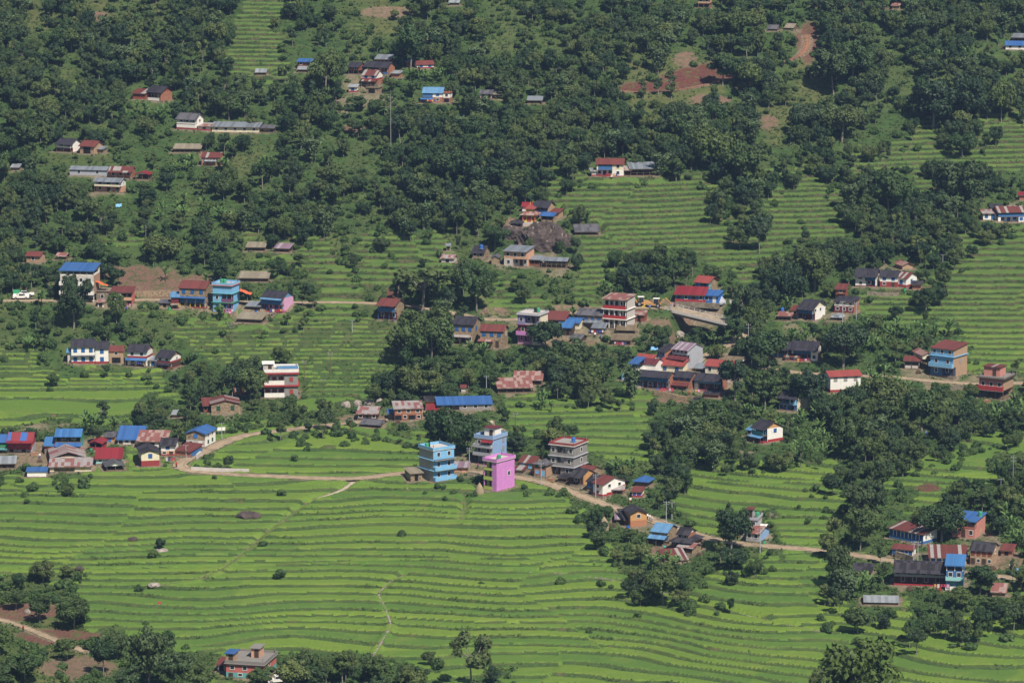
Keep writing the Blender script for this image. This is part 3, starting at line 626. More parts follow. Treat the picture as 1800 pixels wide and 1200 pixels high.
hs('white_house', 'white house with rust red roof half hidden by bananas', 1459, 1513, 689, 6, 12, [S(14, 'white', 'x', base='redband'), S(14, 'white', 'w', 3, 'grey')], G('redt2', 18, .5, .5, 'white'), lm='the white house with rust red roof')
hs('blue_house', 'small blue house with dark slate roof and open gallery in trees', 1370, 1396, 722, 7, -34, [S(10, 'blue', 'g', 2, 'dwin', pc='blue'), S(12, 'blue', 'g', 3, 'dwin', gx=(0, .65), rc='blue', rh=.25, fc='lblue')], G('slate', 24, .6, .4, 'ochre'), sw='cream', lm='the small blue gallery house')
hs('white_house', 'white house with dark slate roof and red base in the bananas', 1322, 1341, 777, 7, -52, [S(12, 'dark', 'g', 2, 'blue', base='red', pc='maroon'), S(12, 'blue', 'g', 2, 'teal', rc='teal', rh=.6)], G('slate', 26, .5, .4, 'ochre'), sw='white', sbase='red', rw=[(1, [.6], 'bluewin')], sk=[(0, 'lbtin', 1.2, 0, 1, 0)], lm='the white house with red base')
hs('hut', 'tiny white outhouse with blue roof beside the red based house', 1313, 1321, 765, 3, -30, [S(9, 'white', 'w', 1, 'dwin')], SH('lbtin', .4), 'hut')
# --- left village
hs('town_house', 'red two storey house with blue and red striped roof, left village', 14, 57, 797, 7, 0, [S(12, 'lgrey', 'g', 4, 'dwin', rc='red', rtop=.4), S(10, 'red', 'g', 4, 'dark', rc='red', rh=.6)], G('redblue', 24, .5, .3, 'redband'), sk=[(1, 'redtin', 1.2, 0, 1, 0)], lm='the red striped roofed house')
hs('blue_house', 'teal and blue house with blue roof at the left frame edge', -16, 13, 798, 7, 0, [S(11, 'green', 'g', 3, 'dwin', rc='teal', rtop=.4), S(10, 'teal', 'g', 3, 'dark', rc='green', rh=.6)], G('btin', 20, .5, .3))
hs('blue_house', 'long dark house with sky blue ribbed roof in left village', 98, 142, 790, 7, 0, [S(12, 'teal', 'g', 6, 'dwin', rc='tarpb', rtop=.3), S(11, 'green', 'g', 6, 'dark')], G('btins', 20, .5, .3, 'redband'), sk=[(0, 'btin', 2.0, 0, 1, 0)], lm='the sky blue ribbed roof house')
hs('shed', 'small shed with striped blue and maroon roof, left village', 79, 98, 790, 4, 0, [S(6, 'maroon', 'x')], SH('bluered', 1.4, .3), 'shed')
hs('hall', 'wide barn with pale red patched gable roof in left village', 92, 148, 815, 13, 10, [S(12, 'cream', 'w', 3, 'dark')], GY('ltinr', 17, .5, .6, 'wood'), 'barn', lm='the wide pale red barn')
hs('long_shed', 'long cream shop with grey tin roof at field edge, left village', 88, 160, 829, 5, 3, [S(9, 'cream', 'g', 6, 'yellow', fc='cream', gx=(.1, .6))], SH('ltinr', 1.1, .6), 'shop', lm='the long cream shop')
hs('shed', 'low blue framed shed at the field corner, left village', 48, 81, 838, 4, 3, [S(9, 'white', 'x', base=None)], SH('btin', .2, .3), 'shed')
hs('shed', 'tin sheeted shed at the left frame edge of left village', -10, 26, 823, 5, 5, [S(8, 'timber', 'o', 3)], SH('ltin', .8), 'shed')
hs('shelter', 'open shelter with bright red arched roof in left village', 157, 179, 791, 5, -10, [S(12, 'wood', 'o', 2, low='red')], GY('redtin', 18, .4, .5, 'red'), 'shelter')
hs('brick_hut', 'small orange brick hut with blue door in left village', 184, 200, 777, 4, -4, [S(9, 'ochre', 'd', 1, 'tarpb')], SH('slateg', .4), 'hut')
hs('shed', 'red roofed shed with aqua wall at field edge of left village', 169, 213, 815, 5, 2, [S(9, 'aqua', 'd', 3, 'dark')], SH('redtin', 1.6, .5), 'shed', lm='the red roofed shed with aqua wall')
hs('thatch_shed', 'open shed with grey arched thatch at the field edge', 188, 218, 827, 6, 14, [S(8, 'timber', 'o', 2)], GY('slateg', 22, .4, .4), 'shed')
hs('blue_house', 'white house with broad blue tin roof in left village', 207, 250, 781, 7, -2, [S(9, 'white', 'd', 4, 'dwin')], SH('btin', 2.0, .6), lm='the broad blue tin roof')
hs('rust_house', 'low house with striped pink rust roof in left village', 242, 292, 787, 6, -4, [S(11, 'maroon', 'g', 4, 'dwin', fc='white', gx=(0, .6))], SH('rustp', 1.6, .5), lm='the striped pink rust roof')
hs('white_house', 'white gabled house with dark tiled roof at the road bend', 249, 280, 820, 8, 12, [S(10, 'redband', 'x'), S(14, 'cream', 'w', 1, 'bluewin')], GY('slateb', 22, .5, .5, 'tan'), lm='the road bend house')
hs('white_house', 'white house with long dark roof behind the gabled house', 283, 307, 801, 6, -5, [S(8, 'peach', 'd', 2, 'dwin', base='redband'), S(10, 'white', 'w', 1, 'bluewin')], G('slateb', 24, .5, .5, 'white'))
hs('brick_shop', 'low brick shop with rusty roof and blue side by the road', 308, 336, 802, 6, -26, [S(9, 'brick', 'x')], SH('rust', .9, .4), 'shop', sw='blue')
hs('stone_house', 'stone house with blue gable roof beside the rising road', 327, 361, 785, 8, -16, [S(11, 'plaster', 'd', 2, 'white'), S(12, 'stone', 'w', 1, 'tarpb')], GY('btin', 18, .5, .5, 'stone'), sw='white', sk=[], rw=[(1, [.3, .7], 'dwin'), (0, [.3, .7], 'greenwin')], lm='the blue gabled stone house')
# --- middle sheds
hs('shed', 'brown timber shed with grey striped tin roof, left of middle sheds', 628, 663, 738, 5, -5, [S(10, 'wood', 'd', 3, 'dark')], SH('ltinr', 1.0, .4), 'shed', lm='the brown timber shed')
hs('thatch_shed', 'small open hut with grey gable roof below brown timber shed', 634, 668, 751, 5, -20, [S(5, 'timber', 'o', 2)], G('slateg', 20, .4, .4), 'hut')
hs('brick_house', 'orange brick house with patched tin roof and dark shutters', 694, 742, 739, 6, 6, [S(10, 'brickd', 'd', 4, 'dark', dw=1.8), S(10, 'brick', 'w', 3, 'white')], SH('ltinr', .9, .4), lm='the dark shuttered brick house')
hs('hut', 'small stone hut with blue roof left of orange brick house', 683, 696, 735, 3.5, 4, [S(8, 'stone', 'x')], SH('btin', .4), 'hut')
hs('long_shed', 'very long poultry shed with bright blue roof', 770, 864, 721, 5, 6, [S(10, 'grey', 'g', 8, 'dark', gx=(0, .4), fc='block')], SH('btin', 1.1, .4), 'barn', lm='the long blue roofed shed')
hs('shed', 'painted brick shed at left end of long blue roofed shed', 748, 770, 720, 5, 4, [S(14, 'brickd', 'x')], SH('slateb', .4, .3), 'shed')
hs('shed', 'shed with crimson roof in front of long blue roofed shed', 752, 776, 728, 5, -20, [S(7, 'tarpb', 'x')], G('redtin', 22, .5, .4), 'shed')
hs('shed', 'open shed with pink rust roof, lower of two', 876, 936, 690, 7, 6, [S(8, 'timber', 'o', 4)], SH('rustp', 1.4, .5), 'shed', lm='the pink rust sheds')
hs('shed', 'open shed with pink rust roof, upper of two', 904, 952, 676, 5, -4, [S(8, 'wood', 'o', 4)], SH('rustp', 1.4, .5), 'shed')
hs('latrine', 'tiny brick latrine under the big trees left of pink rust sheds', 811, 818, 689, 2, 0, [S(7, 'plaster', 'x')], SH('rust', .3, .3), 'hut')
# --- centre buildings
hs('blue_house', 'bright blue flat roofed house with grey plaster side by the road', 762, 798, 843, 6.5, 36, [S(17, 'lblue', 'b', 2, 'dwin', rc='lblue'), S(17, 'lblue', 'b', 2, 'dwin', rc='lblue'), S(16, 'lblue', 'b', 2, 'dwin', rc=None)], FL('plaster', 'lblue', .7), sw='grey', tanks=[(.1, .6, 'tank'), (.2, .65, 'tankk')], band=[(0, 'lblue'), (1, 'lblue')], lm='the bright blue flat roofed house')
hs('stone_hut', 'low stone annex at the left of bright blue house', 722, 742, 846, 5, 20, [S(14, 'stone', 'd', 1, 'dark')], SH('tan', .4), 'hut')
hs('stone_hut', 'low stone house with pink door and flat tin roof by road', 797, 822, 832, 5, -4, [S(10, 'brickt', 'd', 2, 'peach')], SH('pinkt', .4), 'hut')
hs('blue_house', 'four storey grey blue house with red awning and stair room', 835, 866, 815, 7, -32, [S(15, 'grey', 'g', 2, 'teal', rc=None), S(14, 'grey', 'b', 2, 'dwin', rc='lgrey'), S(14, 'grey', 'b', 2, 'dwin', rc='lgrey')], FL('lgrey', 'skyblue', .9), sw='skyblue', rw=[(1, [.75], 'grey'), (2, [.75], 'grey')], room=(.25, .85, .35, .8, 2.4, 'white', 'maroonr'), awn=[(2, .45, 1.05, 'redtin', 1.5)], lm='the grey blue house with red awning')
hs('pink_house', 'vivid pink corner house with lime balconies beside a haystack', 850, 873, 862, 7.6, -38, [S(17, 'lime', 'g', 1, 'dwin', gx=(0, .68), fc='pink', rc='lime', rh=.4, nw=1), S(17, 'lime', 'g', 1, 'dwin', gx=(0, .68), fc='pink', rc='lime', rh=.4, nw=1), S(16, 'lime', 'g', 1, 'dwin', gx=(0, .68), fc='pink', rc='lime', rh=.3, nw=1)], FL('plaster', 'pink', .7), sw='pink', rw=[(1, [.68], 'dwin')], tanks=[(.7, .35, 'tank')], lm='the vivid pink corner house')
hs('stone_house', 'stone house with striped tin roof right of pink house', 912, 938, 828, 6, -26, [S(15, 'stone', 'w', 2, 'lblue')], G('rusts', 22, .4, .3, 'stone'), lm='the stone house with striped tin roof')
hs('shed', 'small rusty striped shed in front of the stone house', 905, 920, 832, 3.5, -25, [S(6, 'stoneg', 'x')], SH('rusts', 1.0, .4), 'shed')
hs('brick_shop', 'small brick shop with hipped slate roof beside grey house', 939, 960, 837, 5, -30, [S(11, 'brick', 'd', 2, 'lblue'), S(10, 'brick', 'w', 2, 'greenwin')], ('hip', 'slateg', 24, .5), 'shop', sw='brickt')
hs('grey_house', 'three storey bare grey house with red roof edge and blue tank', 967, 1008, 836, 8, -28, [S(15, 'concrete', 'g', 3, 'dwin', gx=(0, .45), rc=None), S(17, 'block', 'g', 3, 'white', gx=(.28, .6), rc='block', rh=.35), S(18, 'block', 'g', 3, 'white', gx=(.28, .75), rc='block', rh=.3)], FL('grey', 'redband', .5), sw='block', rw=[(1, [.55], 'white'), (2, [.55], 'white')], band=[(0, 'lgrey'), (1, 'lgrey'), (2, 'plaster')], tanks=[(.7, .5, 'tankb')], lm='the bare grey three storey house')
hs('wood_shop', 'dark roofed timber shop in front of grey house', 987, 1004, 836, 5, -34, [S(12, 'ochre', 'd', 2, 'wood')], G('slateb', 22, .5, .4, 'wood'), 'shop')
hs('shed', 'low slate shed at the roadside below grey house', 981, 996, 846, 3, -34, [S(6, 'brickd', 'o', 2)], SH('slateb', .5, .4), 'shed')
hs('ochre_house', 'ochre walled house with slate and rust roofs by the road', 1003, 1020, 853, 7, -36, [S(15, 'wood', 'g', 3, 'dwin')], G('slateb', 24, .6, .3, 'ochre'), sw='ochre', lm='the ochre house by the road')
hs('rust_shed', 'long rust roofed tan house behind the ochre house', 1016, 1036, 842, 6, -34, [S(13, 'stone', 'w', 2, 'dwin')], G('rust', 20, .4, .3, 'stone'))
hs('shop', 'dark roofed shop between ochre and white houses on the road', 1032, 1046, 862, 6, -34, [S(16, 'wood', 'd', 2, 'blue')], G('slateb', 22, .5, .3, 'wood'), 'shop')
hs('white_house', 'white house with rust gable roof and red base at road bend', 1043, 1059, 871, 8, -48, [S(10, 'white', 'w', 1, 'dwin', base='red'), S(11, 'white', 'w', 1, 'dwin')], G('rust', 20, .5, .4, 'white'), sw='white', sbase='red', rw=[(1, [.3, .75], 'dwin')], lm='the white roadside house')
hs('lean_to', 'grey tin porch shed right of white roadside house', 1064, 1094, 868, 3, -12, [S(7, 'redband', 'o', 3)], SH('ltinr', .6, .4), 'shed')
hs('hut', 'hut with bright blue pyramid roof among trees right of road', 1117, 1138, 855, 4.5, -20, [S(9, 'timber', 'x')], ('hip', 'btin', 26, .6), 'hut', lm='the blue pyramid roofed hut')
hs('hut', 'small white and red hut with rust roof hung with clothes', 1111, 1127, 874, 3.5, -14, [S(9, 'white', 'd', 2, 'cloth3', base='red')], SH('rust', .5, .3), 'hut')
# --- lower road
hs('orange_house', 'tall orange mud house with slate roof beside the road', 1108, 1137, 926, 6, 14, [S(11, 'mud', 'x'), S(13, 'ochre', 'w', 1, 'dwin')], GY('slateb', 24, .5, .5, 'ochre'), lm='the tall orange mud house')
hs('lean_to', 'dark slate lean-to at left of orange mud house', 1098, 1109, 924, 6, 14, [S(11, 'wood', 'o', 2)], SH('slateb', 1.2, .4), 'shed')
hs('shed', 'low tin and brick outbuilding left of orange mud house', 1083, 1098, 920, 4, 0, [S(7, 'brickd', 'o', 2)], SH('pinkt', .5, .3), 'shed')
hs('blue_house', 'stone house with two tier light blue tin roof by lower road', 1146, 1172, 957, 6.5, -26, [S(15, 'wood', 'g', 3, 'dwin', rc='blue', rtop=.3), S(8, 'stone', 'x')], G('lbtin', 22, .5, .4, 'stone'), sw='stone', sk=[(0, 'lbtin', 1.8, -.1, 1, -.1)], lm='the light blue two tier roof house')
hs('slate_house', 'white and brick house with two tier slate roof by lower road', 1182, 1212, 966, 7, -26, [S(16, 'maroon', 'g', 3, 'dwin', rc='blue', rtop=.35, base='redband'), S(10, 'white', 'w', 2, 'dwin', base='redband', inset=1.0)], G('slateb', 24, .5, .4, 'white'), sw='brick', skall=(0, 'slateb', 1.2), lm='the lower road slate house')
hs('shed', 'stone shed with pale striped tin roof before the slate house', 1192, 1216, 972, 5, -30, [S(10, 'wood', 'd', 1, 'dark')], G('ltinr', 16, .4, .4, 'stone'), 'shed', sw='stone')
hs('shed', 'low shed with rusty striped roof below slate house', 1171, 1208, 988, 5, 14, [S(3.5, 'stone', 'x')], SH('rusts', 1.5, .4), 'shed')
hs('pale_blue_house', 'light blue gabled house behind a tree on the lower road', 1312, 1334, 951, 6, -28, [S(15, 'lgrey', 'w', 2, 'dwin')], G('rustp', 20, .5, .4, 'skyblue'), sw='skyblue', lm='the light blue gabled house')
hs('pale_blue_house', 'tall pale blue house with flat roof behind gabled blue house', 1306, 1330, 940, 6, -16, [S(12, 'skyblue', 'w', 2, 'dwin'), S(13, 'lgrey', 'w', 2, 'dwin')], FL('concrete', 'lgrey', .6), room=(.15, .55, .3, .7, 2.2, 'lgrey', 'rust'), tanks=[(.85, .5, 'tank')])
hs('hut', 'tiny white and blue hut right of the light blue house', 1334, 1344, 937, 3, -14, [S(10, 'white', 'd', 1, 'bluewin')], FL('white'), 'hut')
# --- lower right
hs('school', 'long low school block, white over blue, with rust roof', 1566, 1620, 951, 5.5, -44, [S(17, 'white', 'd', 9, 'bluewin', base='blue')], SH('rusts', .8, .5), 'school', sw='white', lm='the long school block')
hs('salmon_house', 'salmon two storey house with blue top roof and green tank', 1674, 1712, 945, 8, -26, [S(17, 'salmon', 'd', 3, 'dwin'), S(12, 'salmon', 'g', 3, 'dwin', rc='coral', rh=.2)], SH('btin', .6, .3), sw='salmon', tanks=[(.95, .6, 'tank')], lm='the blue topped salmon house')
hs('latrine', 'row of white toilet cubicles with blue doors by the wall', 1569, 1603, 976, 3, -22, [S(10, 'white', 'd', 5, 'bluewin')], SH('rust', .4, .3), 'toilet block')
hs('white_house', 'low cream school room with striped rust roof', 1635, 1698, 991, 6, -4, [S(11, 'cream', 'd', 6, 'bluewin', base='peach')], SH('rusts', 1.5, .5), 'school', lm='the cream room with striped rust roof')
hs('brick_house', 'tan brick two storey house with slate roof at right', 1706, 1743, 993, 6.5, -20, [S(12, 'brickt', 'd', 4, 'dwin'), S(13, 'brickt', 'w', 4, 'brickd')], G('slateb', 24, .4, .3, 'brickt'), rw=[(1, [.5], 'white')], lm='the tan brick slate house')
hs('brick_hut', 'small brick hut with rust roof at the right edge of yard', 1760, 1778, 977, 4.5, -18, [S(9, 'brick', 'd', 1, 'dark')], SH('rust', .5, .4), 'hut')
hs('long_house', 'long house with slate roof, blue left end and white gallery', 1572, 1662, 1030, 6.5, -10, [S(15, 'maroon', 'g', 9, 'dwin', pc='wood', base='red'), S(13, 'white', 'g', 8, 'dwin', rc='lgrey', rh=.35)], G('slateb', 24, .5, .3, 'brick'), sk=[(1, 'slateb', 1.4, 0, 1, 0)], lm='the long slate house with white gallery')
hs('blue_house', 'narrow blue tower house with light blue roof at end of long house', 1663, 1692, 1036, 6.5, -10, [S(17, 'lblue', 'b', 2, 'teal', rc='white'), S(15, 'blue', 'b', 2, 'dwin', rc='aqua'), S(10, 'wood', 'o', 2, pc='white')], SH('btins', 1.0, .5), sw='blue', lm='the narrow blue tower house')
hs('long_shed', 'long open shed with plain grey tin roof in lower right fields', 1520, 1578, 1062, 6, -4, [S(4, 'timber', 'o', 4)], G('ltin', 14, .4, .3), 'shed', lm='the plain grey shed')
hs('hut', 'small hut with patched rusty roof at the lower right', 1744, 1766, 1050, 4, -14, [S(9, 'stone', 'x')], SH('rustp', 1.0, .4), 'hut')
hs('shed', 'dark slate roofed shed left of the long slate house', 1500, 1530, 1010, 4, -14, [S(6, 'wood', 'x')], SH('slateb', .8, .4), 'shed')
# --- bottom
hs('pink_house', 'coral pink house with broad flat roof at the bottom of picture', 397, 464, 1192, 10, -13, [S(9, 'teal', 'd', 4, 'dwin'), S(15, 'coral', 'w', 3, 'dwin')], FL('concrete', 'concrete', .5), rw=[(1, [.45], 'dwin')], band=[(1, 'concrete')], room=(.5, .72, .5, .85, 2.2, 'peach', 'concrete'), room2=(0, .2, .0, .35, 2.0, 'brickt', 'btin'), lm='the coral pink house')
hs('shed', 'small lean-to with rusty roof left of coral pink house', 383, 396, 1180, 4, -10, [S(12, 'plaster', 'd', 1, 'dark')], SH('rust', .5, .4), 'shed')

# ------------------------------------------------------------------ ground plan: pads under buildings, road beds
for h in HS:
    px = 0.5 * (h['x0'] + h['x1'])
    x, y, z = hits(H0, px, h['py'])
    s = pxscale(x, y, z)
    h['s'], h['W'] = s, (h['x1'] - h['x0']) / s / math.cos(h['yaw'])
    h['P'] = (x, y, z)
ROADPTS = []
for nm, pts, w_, kind in ROADS:
    P = np.array([hits(H0, *p) for p in pts])
    seg = np.r_[0, np.cumsum(np.hypot(*np.diff(P[:, :2], axis=0).T))]
    t = np.arange(0, seg[-1], 1.5)
    q = np.stack([np.interp(t, seg, P[:, k]) for k in range(3)], 1)
    for k in range(3):                                         # round the corners, even the grade
        n = 4 if w_ > 2 else 1
        n = n if k < 2 else 9
        if len(q) > 2 * n:
            pad = np.r_[np.full(n, q[0, k]), q[:, k], np.full(n, q[-1, k])]
            q[:, k] = np.convolve(pad, np.ones(2 * n + 1) / (2 * n + 1), 'valid')
    ROADPTS.append((nm, q, w_, kind))

# ------------------------------------------------------------------ terrain grid (fan of columns, rows in depth)
us = np.r_[-1.1, -.8, -.6, -.45, -.35, -.28, -.23, -.20, -.18, np.linspace(-.165, .165, 540), .18, .20, .23, .28, .35, .45, .6, .8, 1.1]
ys = np.r_[60, 150, 250, 350, 450, 520, 580, 620, 650, 670, 685, np.arange(695, 1010, .48), np.arange(1010, 1340, .62), 1345, 1355, 1370, 1400, 1450, 1520, 1600, 1700, 1850]
NU, NY = len(us), len(ys)
UU, YY = np.meshgrid(us, ys)
XX = UU * YY
base = H0(XX, YY)
PXX, PYY = project(XX, YY, base)
cl = land(PXX, PYY, 48)
paddy = cl['P'] + .92 * cl['p'] + .35 * cl['s'] + .15 * cl['f'] + .1 * cl['g']
paddy = smooth(.36, .56, paddy + .5 * fbm(XX / 11, YY / 11, 31, 3))
# terraces
def lev(z):                                                    # height -> terrace number (steps grow uphill)
    return np.interp(z, _lz, _ln)
_lz = np.arange(-60, 400, .5)
_ln = np.cumsum(.5 / np.interp(_lz, [-20, 10, 22, 45, 400], [.55, .6, .8, 1.2, 1.35]))
def unlev(n):
    return np.interp(n, _ln, _lz)
gy = np.gradient(base, axis=0) / np.gradient(YY, axis=0)
slope = np.clip(np.abs(gy), .05, .6)
step = 1 / (np.gradient(_ln) / np.gradient(_lz))
stepv = np.interp(base, _lz, step)
width = stepv / slope
wxx = XX + 22 * fbm(XX / 60, YY / 45, 41, 2) * 2
yb = YY + 24 * fbm(XX / 70, YY / 60, 44, 2)
band_ = np.floor(yb / 58.0)
cellx = np.floor(wxx / 62.0 + 3.7 * _hash(band_, np.zeros_like(XX), 12))
off = (_hash(cellx, band_, 91) - .5) * .9
lb = lev(base)
L = lb + off + 1.0 * (noise(lb / 2.3, XX / 120.0, 55) - .5) + 2.9 * fbm(XX / 48, YY / 36, 53, 2) + np.minimum(1.9 / width, .5) * fbm(XX / 9, YY / 12, 54, 2)
fl_ = np.floor(L); fr = L - fl_
vis = noise(XX / 24.0, fl_ * 7.31, 97)
gridy = np.gradient(ys)[:, None] + 0 * XX
rw = np.clip((np.minimum(gridy, .7) * 1.5 + .35 * vis) / width, .06, .5)
tl = .06 + .42 * smooth(1000, 1070, YY)
zt = unlev(fl_ + (1 - tl) * smooth(0, 1, fr / rw) + tl * fr - 1 + .45 * (1 - tl) + .5 * tl - off)
riser = smooth(-.02, .3 * 1, fr / rw) * (1 - smooth(.85, 1.25, fr / rw))
lip = smooth(.85, 1.0, fr / rw) * (1 - smooth(1.15, 1.7, fr / rw))
strength = .45 + .55 * paddy + .0 * base
inner = smooth(690, 705, YY) * (1 - smooth(1330, 1345, YY))
strength = strength * inner
ground = base + (zt - base) * strength + .12 * lip * strength
riser = riser * (.35 + .65 * paddy) * inner * np.maximum(.30 + .70 * smooth(.3, .7, vis), .9 * smooth(1010, 1060, YY))
# earth
earth = np.zeros_like(base); red = np.zeros_like(base)
wj = 1 + .9 * fbm(XX / 7, YY / 9, 61, 3)
for ex, ey, ew, eh, er in EARTH:
    dd = ((PXX - ex) / ew) ** 2 + ((PYY - ey) / eh) ** 2
    m = 1 - smooth(.55, 1.05, dd * wj)
    earth = np.maximum(earth, m); red = np.maximum(red, m * er)
yard = smooth(.8, 1.15, cl['h'] + 1.1 * fbm(XX / 7, YY / 7, 62, 3))
# house pads
pad = np.zeros_like(base)
dy0 = ys
def gwin(x, y, r):
    j0, j1 = np.searchsorted(ys, y - r), np.searchsorted(ys, y + r)
    u0, u1 = min((x - r) / max(y + r, 1), (x - r) / max(y - r, 1)), max((x + r) / max(y - r, 1), (x + r) / max(y + r, 1))
    i0, i1 = np.searchsorted(us, u0), np.searchsorted(us, u1)
    return slice(max(j0 - 1, 0), j1 + 1), slice(max(i0 - 1, 0), i1 + 1)
for h in HS:
    x, y, z = h['P']; W, D, c, s_ = h['W'], h['d'], math.cos(h['yaw']), math.sin(h['yaw'])
    sl_ = gwin(x, y, W / 2 + D + 6)
    dx, dy = XX[sl_] - x, YY[sl_] - y
    lx, ly = dx * c + dy * s_, -dx * s_ + dy * c
    qx = np.maximum(np.abs(lx) - W / 2 - .8, 0); qy = np.maximum(np.maximum(-.9 - ly, ly - D - .7), 0)
    dist = np.hypot(qx, qy)
    w = 1 - smooth(.2, 2.6, dist)
    ground[sl_] = ground[sl_] * (1 - w) + (z - .05) * w
    pad[sl_] = np.maximum(pad[sl_], 1 - smooth(.2, 1.6, dist + .8 * noise(XX[sl_] / 1.7, YY[sl_] / 1.7, 5)))
# road beds
rmask = np.zeros_like(base)
for nm, q, w_, kind in ROADPTS:
    R_ = w_ / 2 + (5 if w_ > 2 else 1.5)
    best = np.full(base.shape, 1e9); zb = np.zeros_like(base)
    for x, y, z in q:
        sl_ = gwin(x, y, R_ + .5)
        d2 = (XX[sl_] - x) ** 2 + (YY[sl_] - y) ** 2
        m = d2 < best[sl_]
        best[sl_] = np.where(m, d2, best[sl_]); zb[sl_] = np.where(m, z, zb[sl_])
    dist = np.sqrt(best)
    w = 1 - smooth(w_ / 2 + .4, R_, dist)
    ground = ground * (1 - w) + (zb - .08) * w
    rmask = np.maximum(rmask, 1 - smooth(w_ / 2 + .1, w_ / 2 + (1.3 if w_ > 2 else .6), dist))
# gully under the bridge
bA, bB = ROADPTS[1][1][-1], ROADPTS[2][1][0]
bd = (bB - bA)[:2]; bl = np.hypot(*bd); bd = bd / bl
ga = (XX - (bA[0] + bB[0]) / 2) * bd[0] + (YY - (bA[1] + bB[1]) / 2) * bd[1]
gb = -(XX - (bA[0] + bB[0]) / 2) * bd[1] + (YY - (bA[1] + bB[1]) / 2) * bd[0]
ground = ground - 7.5 * (1 - smooth(bl * .26, bl * .48, np.abs(ga + .12 * gb))) * smooth(-26, -8, gb) * (1 - smooth(4, 12, gb))
# rice canopy on the flat of each terrace
clear = np.clip(1 - pad - rmask - earth - yard * .9, 0, 1)
ricem = paddy * clear * smooth(1.25, 1.6, fr / rw) * (1 - smooth(.93, .985, fr)) * inner
gnd = ground.copy()
ground = ground + .34 * smooth(.3, .8, ricem) + .10 * (noise(XX / 1.1, YY / .9, 79) - .5) * smooth(.3, .8, ricem)
rough_ = (1 - ricem) * clear * inner
ground = ground + rough_ * (.35 * fbm(XX / 2.2, YY / 1.8, 63, 2))

def gz(x, y):
    """ground height from the finished grid"""
    x = np.asarray(x, float); y = np.asarray(y, float)
    j = np.clip(np.searchsorted(ys, y) - 1, 0, NY - 2)
    u = x / np.maximum(y, 1)
    i = np.clip(np.searchsorted(us, u) - 1, 0, NU - 2)
    ty = np.clip((y - ys[j]) / (ys[j + 1] - ys[j]), 0, 1); tx = np.clip((u - us[i]) / (us[i + 1] - us[i]), 0, 1)
    return (gnd[j, i] * (1 - tx) + gnd[j, i + 1] * tx) * (1 - ty) + (gnd[j + 1, i] * (1 - tx) + gnd[j + 1, i + 1] * tx) * ty
def grid_at(A, x, y):
    j = np.clip(np.searchsorted(ys, y), 0, NY - 1)
    i = np.clip(np.searchsorted(us, x / np.maximum(y, 1)), 0, NU - 1)
    return A[j, i]
def spot(px, py):
    return Vector(hits(gz, px, py))

def fan_mesh(name, facemask, attrs):
    vid = np.arange(NU * NY).reshape(NY, NU)
    q = np.stack([vid[:-1, :-1], vid[:-1, 1:], vid[1:, 1:], vid[1:, :-1]], -1)[facemask].reshape(-1, 4)
    used, inv = np.unique(q.ravel(), return_inverse=True)
    me = bpy.data.meshes.new(name)
    co = np.stack([XX.ravel(), YY.ravel(), ground.ravel()], 1)[used]
    me.vertices.add(len(used)); me.vertices.foreach_set('co', co.ravel().astype(np.float32))
    nf = len(q)
    me.loops.add(nf * 4); me.loops.foreach_set('vertex_index', inv.astype(np.int32))
    me.polygons.add(nf); me.polygons.foreach_set('loop_start', np.arange(0, nf * 4, 4, dtype=np.int32))
    me.update(calc_edges=True)
    me.shade_smooth()
    for an, arr in attrs.items():
        a = me.attributes.new(an, 'FLOAT_COLOR', 'POINT')
        a.data.foreach_set('color', arr.reshape(-1, 4)[used].ravel().astype(np.float32))
    return me
patch = _hash(cellx + fl_ * 7, band_, 17)
m1 = np.stack([paddy, riser, earth, red], -1)
m2 = np.stack([np.clip(np.maximum(pad, yard * .75), 0, 1), rmask, np.clip(cl['g'] + .4 * cl['s'] + 1.1 * lip * paddy, 0, 1), patch], -1)
ismask = (ricem[:-1, :-1] + ricem[1:, 1:] + ricem[1:, :-1] + ricem[:-1, 1:]) > 1.3

gm = NT('hill_ground', 0.95)
pos = gm.geo()
A1 = gm.n('Attribute', attribute_name='m1'); A2 = gm.n('Attribute', attribute_name='m2')
s1 = gm.n('SeparateColor'); gm.l(A1.outputs['Color'], s1.inputs[0])
s2 = gm.n('SeparateColor'); gm.l(A2.outputs['Color'], s2.inputs[0])
n1 = gm.noise(pos, .35, 5, .65); n2 = gm.noise(pos, 1.6, 4, .6); n3 = gm.noise(pos, .07, 3, .5)
grass = gm.mix(gm.ramp(n1, .3, .7), (.026, .054, .014, 1), (.058, .104, .024, 1))
grass = gm.mix(gm.math('MULTIPLY', gm.ramp(n3, .5, .72), .7), grass, (.095, .125, .036, 1))
dry = gm.mix(gm.ramp(n1, .3, .7), (.085, .095, .03, 1), (.15, .13, .05, 1))
c = gm.mix(gm.math('MULTIPLY', s2.outputs[2], .62), grass, dry)
rs = gm.mix(gm.ramp(n2, .42, .66), (.036, .070, .018, 1), (.080, .115, .032, 1))
rs = gm.mix(gm.ramp(gm.noise(pos, .22, 4, .7), .60, .70), rs, (.14, .095, .055, 1))
hz_ = gm.n('SeparateXYZ'); gm.l(pos, hz_.inputs[0])
rs = gm.mix(gm.ramp(hz_.outputs[2], 24.0, 40.0), rs, gm.mix(gm.ramp(gm.noise(pos, .3, 5, .7), .45, .62), (.026, .050, .014, 1), (.095, .075, .042, 1)))
c = gm.mix(s1.outputs[1], c, rs)
dirt = gm.mix(gm.ramp(n2, .3, .7), (.16, .115, .075, 1), (.27, .21, .15, 1))
c = gm.mix(gm.math('MULTIPLY', s2.outputs[0], gm.ramp(n1, .28, .5)), c, dirt)
redc = gm.mix(gm.ramp(n2, .3, .7), (.070, .022, .020, 1), (.145, .052, .038, 1))
